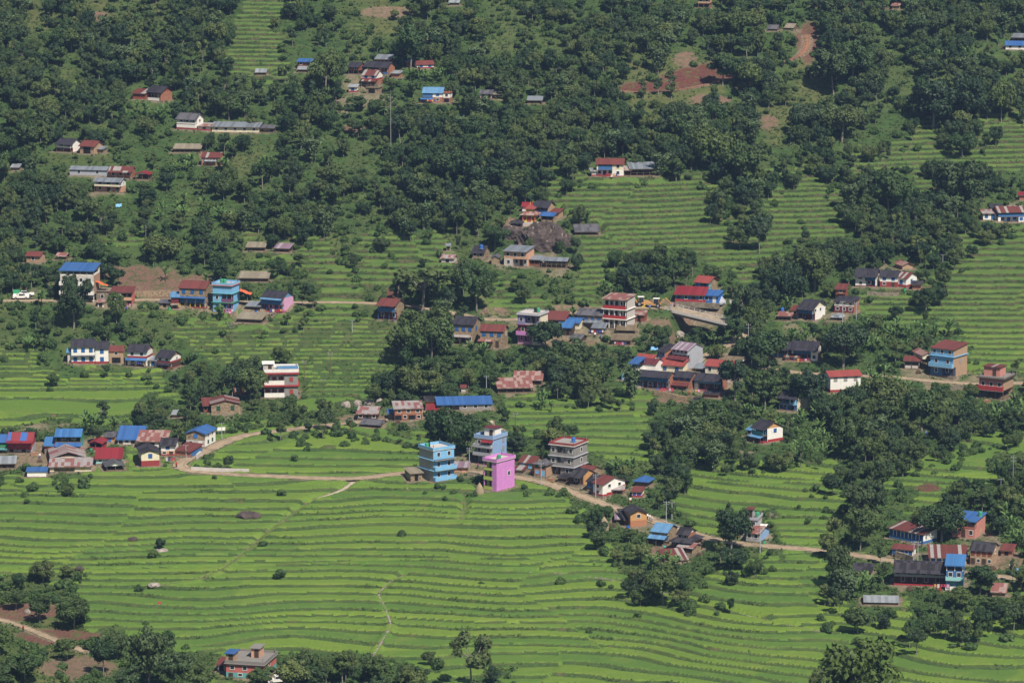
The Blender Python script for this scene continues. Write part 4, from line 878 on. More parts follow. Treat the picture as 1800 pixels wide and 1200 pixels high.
brc = gm.mix(gm.ramp(n2, .3, .7), (.14, .10, .06, 1), (.26, .19, .13, 1))
ec = gm.mix(A1.outputs['Alpha'], brc, redc)
c = gm.mix(gm.math('MULTIPLY', s1.outputs[2], gm.ramp(gm.noise(pos, .45, 6, .75), .37, .50)), c, ec)
c = gm.mix(gm.math('MULTIPLY', s2.outputs[1], gm.ramp(n2, .25, .5)), c, dirt)
gm.bump(n2, .9, .35)
gm.col(c)
rm = NT('rice_leaves', 0.75)
pos = rm.geo()
A1 = rm.n('Attribute', attribute_name='m1'); A2 = rm.n('Attribute', attribute_name='m2')
n1 = rm.noise(pos, 1.9, 5, .75); n2 = rm.noise(pos, .16, 4, .6)
mp = rm.n('Mapping'); mp.inputs['Scale'].default_value = (.5, 2.4, .5); rm.l(pos, mp.inputs[0])
n3 = rm.noise(mp.outputs[0], .9, 3, .6)
a = rm.mix(rm.ramp(n1, .28, .72), (.058, .126, .020, 1), (.120, .208, .038, 1))
b = rm.mix(rm.ramp(n1, .28, .72), (.106, .182, .020, 1), (.198, .284, .040, 1))
c = rm.mix(A2.outputs['Alpha'], a, b)
zs_ = rm.n('SeparateXYZ'); rm.l(pos, zs_.inputs[0])
hill = rm.mix(rm.ramp(n1, .28, .72), (.050, .100, .020, 1), (.110, .172, .040, 1))
c = rm.mix(rm.math('MULTIPLY', rm.ramp(zs_.outputs[2], 24.0, 42.0), .85), c, hill)
c = rm.mix(rm.math('MULTIPLY', rm.ramp(n2, .5, .75), .45), c, (.21, .25, .05, 1))
c = rm.mix(rm.math('MULTIPLY', rm.ramp(n3, .55, .72), .40), c, (.045, .095, .018, 1))
rm.bump(n1, 1.0, .35)
rm.col(c)
inn = (YY[:-1, :-1] > 0)
terr = link('terrain', fan_mesh('terrain', ~ismask, {'m1': m1, 'm2': m2}))
terr.data.materials.append(gm.m)
tag(terr, 'terraced valley side with weedy banks, scrub and bare soil', 'hillside', kind='structure')
rice = link('rice_crop', fan_mesh('rice_crop', ismask, {'m1': m1, 'm2': m2}))
rice.data.materials.append(rm.m)
tag(rice, 'bright green rice growing on the stepped terraces', 'rice', kind='stuff')

# ------------------------------------------------------------------ road and path surfaces
def roadmat(kind):
    c1, c2 = {'dirt': ('#8a7762', '#b39d83'), 'red': ('#74483a', '#9c7458'), 'pale': ('#968b76', '#b8ab94'), 'grassy': ('#4a5a2c', '#6c7040'), 'ditch': ('#5f574a', '#a0978a')}[kind]
    m = NT('road_' + kind, .95)
    p = m.geo()
    a = m.mix(m.ramp(m.noise(p, .5, 5, .7), .3, .7), lin(c1), lin(c2))
    a = m.mix(m.ramp(m.noise(p, .13, 3, .6), .6, .75), a, mul(lin(c1), .75))
    at = m.n('Attribute', attribute_name='cross'); sx = m.n('SeparateColor'); m.l(at.outputs['Color'], sx.inputs[0])
    if kind in ('dirt', 'red'):
        rut = m.math('SUBTRACT', 1.0, m.ramp(m.math('ABSOLUTE', m.math('SUBTRACT', sx.outputs[0], .45)), .05, .2))
        a = m.mix(m.math('MULTIPLY', rut, .45), a, mul(lin(c1), .62))
        mid = m.math('MULTIPLY', m.math('SUBTRACT', 1.0, m.ramp(sx.outputs[0], .0, .16)), m.ramp(m.noise(p, .4, 4, .7), .5, .62))
        a = m.mix(m.math('MULTIPLY', mid, .6), a, (.07, .10, .03, 1))
    edge = m.ramp(m.math('ADD', sx.outputs[0], m.math('MULTIPLY', m.math('SUBTRACT', m.noise(p, .6, 5, .75), .5), 1.1)), .78, .92)
    a = m.mix(edge, a, (.055, .085, .024, 1))
    m.bump(m.noise(p, 3, 4), .5, .06)
    return m.col(a)
RMAT = {k: roadmat(k) for k in ('dirt', 'red', 'pale', 'grassy', 'ditch')}
RLAB = ['dirt village road curving round the field past the central houses', 'dirt road running along the upper slope to the bridge', 'dirt road leaving the bridge into the village', 'dirt road past the sky blue building on the right', 'red dirt track across bare soil on the upper right slope', 'pale water channel winding down through the bottom rice field', 'pale footpath dropping from the road into the rice', 'grassy path running diagonally down the left rice field', 'pale irrigation channel crossing the right rice field', 'short pale path below the long blue roofed shed', 'stony path on the near spur in the lower left', 'grassy path below the vivid pink corner house', 'grassy path climbing from the upper road']
for (nm, q, w_, kind), lb in zip(ROADPTS, RLAB):
    m = MB()
    n = len(q)
    t = np.gradient(q[:, :2], axis=0); t /= np.linalg.norm(t, axis=1)[:, None] + 1e-9
    nrm = np.stack([-t[:, 1], t[:, 0]], 1)
    K = 11
    att = []
    for i in range(n):
        ww = w_ / 2 * (1 + .22 * (noise(i / 4.0, 3, 7) - .5)) + .25 * (noise(i / 2.0, 9, 8) - .5) * min(w_, 2)
        for k in range(K):
            f = k / (K - 1) * 2 - 1
            x, y = q[i, 0] + nrm[i, 0] * f * ww, q[i, 1] + nrm[i, 1] * f * ww
            m.v.append((x, y, q[i, 2] + .04 - .1 * f ** 4 + (.04 * math.cos(f * 6.6) if w_ > 2 else 0)))
            att += [abs(f), i * 1.5, 0, 1]
    for i in range(n - 1):
        for k in range(K - 1):
            a = i * K + k
            m.f.append((a, a + 1, a + K + 1, a + K))
    o = m.build(nm, RMAT[kind], smooth_=True)
    o.data.attributes.new('cross', 'FLOAT_COLOR', 'POINT').data.foreach_set('color', att)
    tag(o, lb, 'road' if nm == 'road' else 'path', kind='structure')

# ------------------------------------------------------------------ buildings
_WIN = {}
def window(root, x, y, z, w, h, mat, rz=0.0, door=False):
    """a framed opening: frame ring and recessed shutter or glass"""
    w, h = round(w, 1), round(h, 1)
    key = (w, h, mat, door)
    if key not in _WIN:
        m = MB()
        t, d = .09, .07
        m.box(-w / 2 - t, -w / 2, -d, .02, 0 if door else -t, h + t).box(w / 2, w / 2 + t, -d, .02, 0 if door else -t, h + t).box(-w / 2, w / 2, -d, .02, h, h + t)
        if not door:
            m.box(-w / 2, w / 2, -d - .03, .02, -t, 0)
        fm = m.mesh('door_frame' if door else 'window_frame', 'white' if mat in ('dwin', 'glass', 'dark') and not door else 'timber' if mat in ('dwin', 'dark') else mat)
        p = MB().box(-w / 2, w / 2, -.03, .02, 0, h)
        if mat not in ('dark',):
            p.box(-.03, .03, -.045, -.03, 0.05, h - .05)
        pm = p.mesh('leaf' if door else 'pane', 'window' if mat in ('dwin', 'glass', 'white') and not door else 'dark' if mat == 'dark' else 'wood' if mat == 'dwin' else mat)
        _WIN[key] = (fm, pm)
    fm, pm = _WIN[key]
    o = link('door' if door else 'window', fm, root, (x, y, z), rz)
    link('door_leaf' if door else 'pane', pm, o)
    return o

def openings(root, x0, x1, y, z0, h, n, mat, kind, rz=0.0, dw=None, axis='x', flip=1):
    L_ = x1 - x0
    wh, ww = min(1.15, h * .48), min(.95, L_ / max(n, 1) * .55)
    mid = n // 2
    for i in range(n):
        c = x0 + L_ * (i + .5) / n
        isdoor = kind == 'd' and (i % 2 == mid % 2 if n > 3 else i == mid)
        if isdoor:
            w_, h_, zz = (dw or min(.95, L_ / n * .7)), min(2.0, h * .8), z0 + .06
        else:
            w_, h_, zz = ww, wh, z0 + h * .34
        if axis == 'x':
            window(root, c, y, zz, w_, h_, mat, rz, isdoor)
        else:
            window(root, y, c, zz, w_, h_, mat, rz, isdoor)

def tank(root, x, y, z, mat):
    o = MB().tube([(0, 0, 0), (0, 0, 1.05), (0, 0, 1.25), (0, 0, 1.3)], [.52, .52, .4, .18], 12).build('water_tank', mat, root, (x, y, z))
    MB().box(-.6, .6, -.6, .6, -.12, 0).build('tank_stand', 'concrete', o)

def roofs(root, kind, W, D, z0, sw, y0=0.0, x0=None, x1=None):
    k, mat = kind[0], kind[1]
    x0 = -W / 2 if x0 is None else x0
    x1 = W / 2 if x1 is None else x1
    if k == 'gable':
        _, _, p, ov, os_, g = kind
        t = math.tan(R(p)); yc = y0 + D / 2; rise = t * D / 2
        n = max(2, int((x1 - x0) / .42))
        a, b = x0 - os_, x1 + os_
        MB().slab((a, y0 - ov, z0 - ov * t), (b, y0 - ov, z0 - ov * t), (b, yc, z0 + rise), (a, yc, z0 + rise), .07, n).build('roof_slope', mat, root)
        MB().slab((a, y0 + D + ov, z0 - ov * t), (b, y0 + D + ov, z0 - ov * t), (b, yc, z0 + rise), (a, yc, z0 + rise), .07, n).build('roof_slope', mat, root)
        MB().prism([(yc - .16, z0 + rise - .02), (yc + .16, z0 + rise - .02), (yc, z0 + rise + .09)], a - .02, b + .02).build('ridge_cap', mat, root)
        for xa, xb in ((x0, x0 + .12), (x1 - .12, x1)):
            MB().prism([(y0, z0 - .01), (y0 + D, z0 - .01), (yc, z0 + rise - .08)], xa, xb).build('gable', g or sw, root)
        for xa in (a, b - .06):
            MB().prism([(y0 - ov, z0 - ov * t - .16), (y0 - ov, z0 - ov * t - .08), (yc, z0 + rise - .09), (yc, z0 + rise - .2)], xa, xa + .06).build('barge_board', 'timber', root)
    elif k == 'gabley':
        _, _, p, ov, os_, g = kind
        t = math.tan(R(p)); xc = (x0 + x1) / 2; rise = t * (x1 - x0) / 2
        n = max(2, int(D / .42))
        a, b = y0 - os_, y0 + D + os_
        MB().slab((x0 - ov, a, z0 - ov * t), (x0 - ov, b, z0 - ov * t), (xc, b, z0 + rise), (xc, a, z0 + rise), .07, n).build('roof_slope', mat + '@y', root)
        MB().slab((x1 + ov, a, z0 - ov * t), (x1 + ov, b, z0 - ov * t), (xc, b, z0 + rise), (xc, a, z0 + rise), .07, n).build('roof_slope', mat + '@y', root)
        MB().prism([(xc - .16, z0 + rise - .02), (xc + .16, z0 + rise - .02), (xc, z0 + rise + .09)], a - .02, b + .02, 'y').build('ridge_cap', mat, root)
        for ya, yb in ((y0, y0 + .12), (y0 + D - .12, y0 + D)):
            MB().prism([(x0, z0 - .01), (x1, z0 - .01), (xc, z0 + rise - .08)], ya, yb, 'y').build('gable', g or sw, root)
    elif k == 'shed':
        _, _, rise, ov = kind
        t = rise / D
        n = max(2, int((x1 - x0) / .42))
        a, b = x0 - .4, x1 + .4
        MB().slab((a, y0 - ov, z0 + .1 - ov * t), (b, y0 - ov, z0 + .1 - ov * t), (b, y0 + D + .4, z0 + .1 + rise + .4 * t), (a, y0 + D + .4, z0 + .1 + rise + .4 * t), .06, n).build('roof', mat, root)
        if rise > .3 and sw:
            for xa in (x0 + .03, x1 - .13):
                MB().prism([(y0 + .05, z0 - .02), (y0 + D - .05, z0 - .02), (y0 + D - .05, z0 + rise - .02)], xa, xa + .1).build('gable', sw, root)
            MB().box(x0 + .15, x1 - .15, y0 + D - .14, y0 + D - .06, z0 - .02, z0 + rise - .02).build('back_wall', sw, root)
        MB().box(a + .05, b - .05, y0 - ov + .02, y0 - ov + .07, z0 + .1 - ov * t - .22, z0 + .02 - ov * t).build('fascia', 'timber' if mat not in ('btin', 'btins', 'lbtin') else 'blue', root)
    elif k == 'hip':
        _, _, p, ov = kind
        t = math.tan(R(p)); e0, e1, f0, f1 = x0 - ov, x1 + ov, y0 - ov, y0 + D + ov
        hw = min(e1 - e0, f1 - f0) / 2
        z = z0 - ov * t * .3
        r0, r1, c0, c1 = e0 + hw, e1 - hw, f0 + hw, f1 - hw
        if r1 < r0: r0 = r1 = (e0 + e1) / 2
        if c1 < c0: c0 = c1 = (f0 + f1) / 2
        zr = z + hw * t
        m = MB()
        m.v = [(e0, f0, z), (e1, f0, z), (e1, f1, z), (e0, f1, z), (r0, c0, zr), (r1, c0, zr), (r1, c1, zr), (r0, c1, zr), (e0, f0, z - .1), (e1, f0, z - .1), (e1, f1, z - .1), (e0, f1, z - .1)]
        m.f = [(0, 1, 5, 4), (1, 2, 6, 5), (2, 3, 7, 6), (3, 0, 4, 7), (4, 5, 6, 7), (11, 10, 9, 8), (0, 8, 9, 1), (1, 9, 10, 2), (2, 10, 11, 3), (3, 11, 8, 0)]
        m.build('roof', mat, root)
    elif k == 'flat':
        _, _, par, ph = kind
        o_ = .25
        MB().box(x0 - o_, x1 + o_, y0 - o_, y0 + D + o_, z0, z0 + .16).build('roof_slab', mat, root)
        for cx0, cy0 in ((x0 + .2, y0 + .2), (x1 - .2, y0 + .2), (x0 + .2, y0 + D - .2), (x1 - .2, y0 + D - .2)):
            MB().box(cx0 - .06, cx0 + .06, cy0 - .06, cy0 + .06, z0 + .16, z0 + .16 + (ph if par else 0) + .75).build('column_stub', 'concrete', root)
        if par:
            e0, e1, f0, f1, za, zb = x0 - o_ + .02, x1 + o_ - .02, y0 - o_ + .02, y0 + D + o_ - .02, z0 + .16, z0 + .16 + ph
            for bx_ in ((e0, e1, f0, f0 + .14), (e0, e1, f1 - .14, f1), (e0, e0 + .14, f0 + .14, f1 - .14), (e1 - .14, e1, f0 + .14, f1 - .14)):
                MB().box(*bx_, za, zb).build('parapet', par, root)

LM = []
def build_house(h):
    K = h['k']
    W, D, s = h['W'], h['d'], h['s']
    rng = random.Random(zlib.crc32(h['label'].encode()))
    root = empty(h['name'], h['P'], h['yaw'])
    tag(root, h['label'], h['cat'])
    sw = K.get('sw')
    st0 = h['fl'][0]
    solid0 = st0['st'] not in ('o',)
    MB().box(-W / 2 - .12, W / 2 + .12, -.12, D + .12, -1.6, .14).build('plinth', 'stoneg' if solid0 else 'timber', root)
    z = .14
    ztops = []
    for i, f in enumerate(h['fl']):
        hh = f['h'] / s / .975
        wall, st, n, win = f['wall'], f['st'], f['n'], f['win']
        side = sw or wall
        ins = f.get('inset', 0)
        x0, x1 = -W / 2 + ins, W / 2 - ins
        z1 = z + hh
        if st == 'o':
            pc = f.get('pc', 'timber')
            nn = max(2, n + 1)
            for j in range(nn):
                xx = x0 + .1 + (x1 - x0 - .2) * j / (nn - 1)
                for yy_ in ((.1, D - .1)):
                    MB().box(xx - .08, xx + .08, yy_ - .08, yy_ + .08, z, z1 + .02).build('post', pc, root)
            MB().box(x0 + .18, x1 - .18, .05, .15, z1 - .14, z1).build('beam', pc, root)
            MB().box(x0 + .18, x1 - .18, D - .15, D - .05, z + (.0 if f.get('low') else .25 * hh), z1 - .05).build('back_wall', f.get('low') or wall, root)
            if f.get('low') or i > 0:
                MB().box(x0 + .2, x1 - .2, .2, .3, z, z + .35 * hh).build('low_wall', f.get('low') or f.get('rc') or wall, root)
                for xx in (x0 + .04, x1 - .14):
                    MB().box(xx, xx + .1, .2, D - .2, z, z + (.8 if f.get('low') else .35) * hh).build('side_wall', f.get('low') or wall, root)
            elif n > 2:
                for zz in (.35, .62):
                    MB().box(x0 + .18, x1 - .18, .08, .13, z + zz * hh, z + zz * hh + .08).build('rail', pc, root)
        elif st in ('g', 'b') and ('gx' in f or st == 'g'):
            ga, gb = f.get('gx', (0.0, 1.0))
            xa, xb = x0 + (x1 - x0) * ga, x0 + (x1 - x0) * gb
            rec = min(1.4, D * .28)
            MB().box(x0, x1, rec, D, z, z1).build('wall', side, root)
            fc = f.get('fc') or wall
            MB().box(xa + .02, xb - .02, rec - .05, rec, z + .02, z1 - .02).build('gallery_wall', f.get('wl') or wall, root)
            for sa, sb in ((x0, xa), (xb, x1)):
                if sb - sa > .3:
                    MB().box(sa, sb, 0, rec, z, z1).build('front_wall', fc, root)
                    if sb - sa > 1.3 and not f.get('nw'):
                        openings(root, sa, sb, 0, z, hh, max(1, int((sb - sa) / 2.6)), win, 'w')
            openings(root, xa, xb, rec - .05, z, hh, max(1, min(n, int((xb - xa) / 1.3) or 1)), win, 'd' if i == 0 else 'd')
            MB().box(xa + .01, xb - .01, -.05, rec - .01, z - .07, z + .06).build('gallery_floor', 'concrete' if st == 'b' else 'timber', root)
            pc = f.get('pc', 'timber' if wall not in ('white', 'lblue', 'pink', 'lime', 'block') else fc)
            np_ = max(2, min(n + 1, int((xb - xa) / 1.5) + 1))
            wd = .22 if pc in ('yellow', 'white', 'pink') else .1
            for j in range(np_):
                xx = xa + wd / 2 + .03 + (xb - xa - wd - .06) * j / (np_ - 1)
                MB().box(xx - wd / 2, xx + wd / 2, .02, .02 + wd, z + .06, z1 - .01).build('post', pc, root)
            rc = f.get('rc')
            if rc and 'rtop' in f:
                MB().box(xa + .02, xb - .02, -.03, .02, z1 - f['rtop'] * hh, z1 - .03).build('fascia_board', rc, root)
            elif rc:
                rh = f.get('rh', .4) * hh
                MB().box(xa + .02, xb - .02, -.04, .01, z + .06, z + rh).build('railing', rc, root)
                if rh < hh * .5:
                    MB().box(xa + .02, xb - .02, -.06, .03, z + rh, z + rh + .06).build('handrail', 'timber' if rc not in ('white', 'red') else rc, root)
        else:
            MB().box(x0, x1, ins, D - ins, z, z1).build('wall', side, root)
            if sw and sw != wall and not ins:
                MB().box(x0 + .01, x1 - .01, -.05, 0, z + .01, z1 - .01).build('front_wall', wall, root)
            yf = (-.05 if sw and sw != wall else 0) + ins
            if st != 'x':
                openings(root, x0, x1, yf, z, hh, n, win, 'd' if st == 'd' else 'w', dw=f.get('dw'))
            if st == 'b':
                MB().box(x0 - .1, x1 + .1, -1.15, -.06, z - .14, z).build('balcony_slab', 'concrete', root)
                if f.get('rc'):
                    for bx_ in ((x0 - .08, x1 + .08, -1.13, -1.03), (x0 - .08, x0 + .02, -1.03, -.07), (x1 - .02, x1 + .08, -1.03, -.07)):
                        MB().box(*bx_, z, z + .38 * hh).build('balcony_wall', f['rc'], root)
        if f.get('base'):
            bh = min(.7, hh * .3)
            MB().box(x0 - .03, x1 + .03, (-.08 if st not in ('g',) else -.11) + ins, D + .03 - ins, z - .02 if i else z - .1, z + bh * (.45 if st == 'g' else 1)).build('painted_band', f['base'], root)
        if i == 0 and K.get('sbase'):
            for xx in (x0 - .04, x1 + .01):
                MB().box(xx, xx + .03, 1.5, D, z, z + .75).build('painted_band', K['sbase'], root)
        z = z1
        ztops.append(z1)
        if any(b[0] == i for b in K.get('band', [])):
            bm = [b[1] for b in K['band'] if b[0] == i][0]
            pr = .75 if bm == 'wood' else .4
            MB().box(x0 - pr, x1 + pr, -pr - .1, D + .15, z, z + K.get('bandh', .14)).build('floor_band', bm, root)
            z += K.get('bandh', .14)
    # side windows
    zs = [.14] + ztops
    for lvl, fr_, win in K.get('rw', []):
        hh = ztops[lvl] - zs[lvl]
        for q in fr_:
            window(root, W / 2 + .005, q * D, zs[lvl] + hh * .34, .9, min(1.1, hh * .48), win, R(90))
    if sw is None and h['roof'][0] == 'gable' and len(h['fl']) > 1 and not K.get('rw') and st0['st'] != 'o' and rng.random() < .7:
        hh = ztops[-1] - zs[-2]
        sx = 1 if h['yaw'] <= 0 else -1
        window(root, sx * (W / 2 + .005), D * .62, zs[-2] + hh * .34, .7, min(.9, hh * .4), 'dwin', R(90) * sx)
    for lvl, mat, dep, fa, fb, dz in K.get('sk', []):
        zt_ = ztops[lvl] - dz * (ztops[lvl] - zs[lvl])
        xa, xb = -W / 2 + W * fa - .15, -W / 2 + W * fb + .15
        tq = .36
        MB().slab((xa, -dep - .15, zt_ - (dep + .1) * tq), (xb, -dep - .15, zt_ - (dep + .1) * tq), (xb, -.12, zt_ - .02), (xa, -.12, zt_ - .02), .05, max(2, int((xb - xa) / .42))).build('porch_roof', mat, root)
        if lvl == 0 and dep > .95:
            nn = max(2, int((xb - xa) / 2.2) + 1)
            for j in range(nn):
                xx = xa + .2 + (xb - xa - .4) * j / (nn - 1)
                MB().box(xx - .06, xx + .06, -dep + .05, -dep + .17, -.6, zt_ - dep * tq - .1).build('porch_post', 'timber', root)
    if 'skall' in K:
        lvl, mat, dep = K['skall']
        za = ztops[lvl]
        e, g_ = W / 2 + dep * .7, W / 2 - .98
        f0, f1, g0, g1 = -dep, D + dep * .7, .98, D - .98
        zl, zh = za - .35, za + .55
        m = MB()
        m.v = [(-e, f0, zl), (e, f0, zl), (e, f1, zl), (-e, f1, zl), (-g_, g0, zh), (g_, g0, zh), (g_, g1, zh), (-g_, g1, zh)]
        m.f = [(0, 1, 5, 4), (1, 2, 6, 5), (2, 3, 7, 6), (3, 0, 4, 7), (3, 2, 1, 0)]
        m.build('skirt_roof', mat, root)
    for lvl, fa, fb, mat, dep in K.get('awn', []):
        zt_ = ztops[lvl] - .15
        xa, xb = -W / 2 + W * fa, -W / 2 + W * fb
        MB().slab((xa, -dep, zt_ - .5), (xb, -dep, zt_ - .5), (xb, .1, zt_), (xa, .1, zt_), .05, 6).build('awning', mat, root)
    top = h['fl'][-1]
    ins = top.get('inset', 0)
    rsw = sw if sw and sw not in ('blue',) else (top['wall'] if top['st'] != 'o' else None)
    roofs(root, h['roof'], W - 2 * ins, D - 2 * ins, z, rsw, ins)
    ztop = z
    if h['roof'][0] == 'flat':
        z += .16
    for key in ('room', 'room2'):
        if key in K:
            fa, fb, ga, gb, rh, wm, rmt = K[key]
            xa, xb, ya, yb = -W / 2 + W * fa, -W / 2 + W * fb, D * ga, D * gb
            rr = MB().box(xa, xb, ya, yb, z, z + rh).build('roof_room', wm, root)
            MB().box(xa - .35, xb + .35, ya - .4, yb + .35, z + rh, z + rh + .13).build('room_roof', rmt, rr)
            if rh > 1.9:
                window(rr, xa + (xb - xa) * .65, ya, z + .05, .9, 1.8, 'dwin', 0, True)
    for fx, fy, tm in K.get('tanks', []):
        tank(root, -W / 2 + W * fx, D * fy, z + .12 if h['roof'][0] == 'flat' else z + (.9 if h['roof'][0] == 'gable' else .45), tm)
    if 'lm' in K:
        LM.append((K['lm'], *project(*h['P']), h['P']))
    # picture rectangle, to keep chance trees from hiding the building
    cs = []
    c_, s_ = math.cos(h['yaw']), math.sin(h['yaw'])
    for lx in (-W / 2, W / 2):
        for ly in (0, D):
            for lz in (0, ztop + 1):
                cs.append(project(h['P'][0] + lx * c_ - ly * s_, h['P'][1] + lx * s_ + ly * c_, h['P'][2] + lz))
    cs = np.array(cs)
    h['rect'] = (cs[:, 0].min(), cs[:, 0].max(), cs[:, 1].min(), cs[:, 1].max())
    h['root'] = root
for h in HS:
    build_house(h)

# ------------------------------------------------------------------ plants: prototypes
def foliage(name, cols, trans=.16):
    m = NT(name, .6)
    oi = m.n('ObjectInfo')
    o = m.obj()
    cr = m.n('ValToRGB')
    cr.color_ramp.elements[0].color, cr.color_ramp.elements[1].color = cols[0], cols[-1]
    for k, c_ in enumerate(cols[1:-1]):
        e = cr.color_ramp.elements.new((k + 1) / (len(cols) - 1)); e.color = c_
    m.l(oi.outputs['Random'], cr.inputs[0])
    f = m.ramp(m.noise(o, .55, 4, .65), .3, .72)
    hs_ = m.n('HueSaturation'); hs_.inputs['Saturation'].default_value = 1.0
    m.l(m.math('MULTIPLY_ADD', f, .7), hs_.inputs['Value'])
    hs_.inputs['Value'].default_value = 1
    v = m.math('ADD', m.math('MULTIPLY', f, .75), .62)
    m.l(v, hs_.inputs['Value'])
    m.l(cr.outputs[0], hs_.inputs['Color'])
    m.col(hs_.outputs[0])
    m.p.inputs['Specular IOR Level'].default_value = .35
    tr = m.n('BsdfTranslucent'); m.l(hs_.outputs[0], tr.inputs['Color'])
    mx = m.n('MixShader'); mx.inputs[0].default_value = trans
    m.l(m.p.outputs[0], mx.inputs[1]); m.l(tr.outputs[0], mx.inputs[2])
    m.l(mx.outputs[0], m.t.nodes['Material Output'].inputs['Surface'])
    return m.m
F_TREE = foliage('tree_leaves', [(.024, .052, .018, 1), (.042, .084, .021, 1), (.066, .106, .028, 1), (.032, .062, .026, 1), (.088, .126, .030, 1), (.044, .082, .022, 1), (.028, .056, .021, 1), (.125, .158, .044, 1), (.038, .070, .020, 1)])
F_BUSH = foliage('shrub_leaves', [(.048, .092, .026, 1), (.066, .12, .030, 1), (.09, .145, .036, 1)])
F_BAMB = foliage('bamboo_leaves', [(.070, .110, .038, 1), (.085, .130, .05, 1)])
F_BANA = foliage('banana_leaf', [(.09, .16, .045, 1), (.14, .22, .065, 1)], .3)
F_NEAR = foliage('bright_leaves', [(.085, .13, .028, 1), (.11, .16, .035, 1)], .3)
F_WEED = foliage('weed_leaves', [(.05, .088, .024, 1), (.075, .12, .03, 1)])
bk = NT('bark', .95); bk.col(bk.mix(bk.ramp(bk.noise(bk.obj(), 2.5, 4), .3, .7), (.13, .11, .09, 1), (.30, .27, .23, 1))); BARK = bk.m

def leaf_mesh(name, P, Nn, size, mat, rng, aspect=1.5):
    """one bent leaf clump (two triangles) at each point"""
    n = len(P)
    r = rng.normal(size=(n, 3))
    t = np.cross(Nn, r); t /= np.linalg.norm(t, axis=1)[:, None] + 1e-9
    b = np.cross(Nn, t)
    s = (size * rng.uniform(.6, 1.35, n))[:, None]
    fold = Nn * s * .25
    V = np.stack([P - t * s * aspect * .5, P + b * s * .5 - fold, P + t * s * aspect * .5, P - b * s * .5 - fold], 1).reshape(-1, 3)
    i = np.arange(n) * 4
    F = np.stack([i, i + 1, i + 2, i, i + 2, i + 3], 1).reshape(-1, 3)
    me = bpy.data.meshes.new(name)
    me.vertices.add(len(V)); me.vertices.foreach_set('co', V.ravel().astype(np.float32))
    me.loops.add(len(F) * 3); me.loops.foreach_set('vertex_index', F.ravel().astype(np.int32))
    me.polygons.add(len(F)); me.polygons.foreach_set('loop_start', np.arange(0, len(F) * 3, 3, dtype=np.int32))
    me.update(calc_edges=True)
    me.materials.append(mat)
    return me

def tree_proto(seed, kind):
    rng = np.random.default_rng(seed)
    # every prototype is 10 m tall
    par = {'round': (26, 3.4, 3.3, 6.3, 2.9, 1.35), 'tall': (20, 1.5, 1.5, 6.0, 3.9, .95), 'open': (17, 3.7, 3.7, 7.2, 2.3, 1.15), 'wide': (30, 4.6, 4.4, 6.2, 3.0, 1.6), 'near': (26, 3.6, 3.6, 6.6, 3.0, 1.2)}[kind]
    nl, rx, ry, cz_, rz, lr = par
    nl = int(nl * rng.uniform(.65, 1.15)); rx *= rng.uniform(.85, 1.12); ry *= rng.uniform(.85, 1.12); rz *= rng.uniform(.82, 1.15); lr *= rng.uniform(.82, 1.15)
    skew = rng.normal(size=2) * .16
    lobes = []
    for _ in range(nl):
        d = rng.normal(size=3); d /= np.linalg.norm(d)
        q = rng.uniform(.35, 1.0) ** .6
        c_ = np.array([d[0] * rx * q + skew[0] * d[2] * rz, d[1] * ry * q + skew[1] * d[2] * rz, cz_ + d[2] * rz * q])
        lobes.append((c_, lr * rng.uniform(.65, 1.25) * (1 - .25 * max(d[2], 0))))
    P, N = [], []
    tot = {'round': 3400, 'tall': 2000, 'open': 2100, 'wide': 4200, 'near': 3600}[kind]
    ws = np.array([r ** 2 for _, r in lobes]); ws /= ws.sum()
    for (c_, r), w in zip(lobes, ws):
        n = int(tot * w)
        d = rng.normal(size=(n, 3)); d[:, 2] += .25
        d /= np.linalg.norm(d, axis=1)[:, None]
        P.append(c_ + d * (r * rng.uniform(.72, 1.08, n) * (1 + .22 * np.sin(d[:, 0] * 7 + d[:, 1] * 5 + seed)))[:, None] * np.array([1, 1, .78]))
        nn = d * .9 + rng.normal(size=(n, 3)) * .45 + np.array([0, 0, .35])
        N.append(nn / np.linalg.norm(nn, axis=1)[:, None])
    P, N = np.concatenate(P), np.concatenate(N)
    crown = leaf_mesh('crown', P, N, {'tall': .40, 'near': .42}.get(kind, .46), F_NEAR if kind == 'near' else F_TREE, rng)
    m = MB()
    tw = .20 if kind != 'wide' else .32
    lean = rng.normal(size=2) * .25
    top = np.array([lean[0], lean[1], cz_])
    m.tube([(0, 0, -1.2), (0, 0, .3), tuple(top * .5), tuple(top)], [tw * 1.4, tw, tw * .75, tw * .45], 7)
    for c_, r in lobes[:9]:
        a = top * rng.uniform(.55, .9)
        m.tube([tuple(a), tuple((a + c_) / 2 + np.array([0, 0, -.2])), tuple(c_)], [tw * .5, tw * .34, tw * .12], 5)
    tr_ = m.mesh('trunk', BARK)
    return crown, tr_
TP = {'round': [tree_proto(s, 'round') for s in (1, 2, 3, 4, 5, 6, 7)], 'tall': [tree_proto(s, 'tall') for s in (11, 12, 13)], 'open': [tree_proto(s, 'open') for s in (21, 22, 23, 24)], 'wide': [tree_proto(s, 'wide') for s in (31, 32, 33, 34)], 'near': [tree_proto(41, 'near')]}

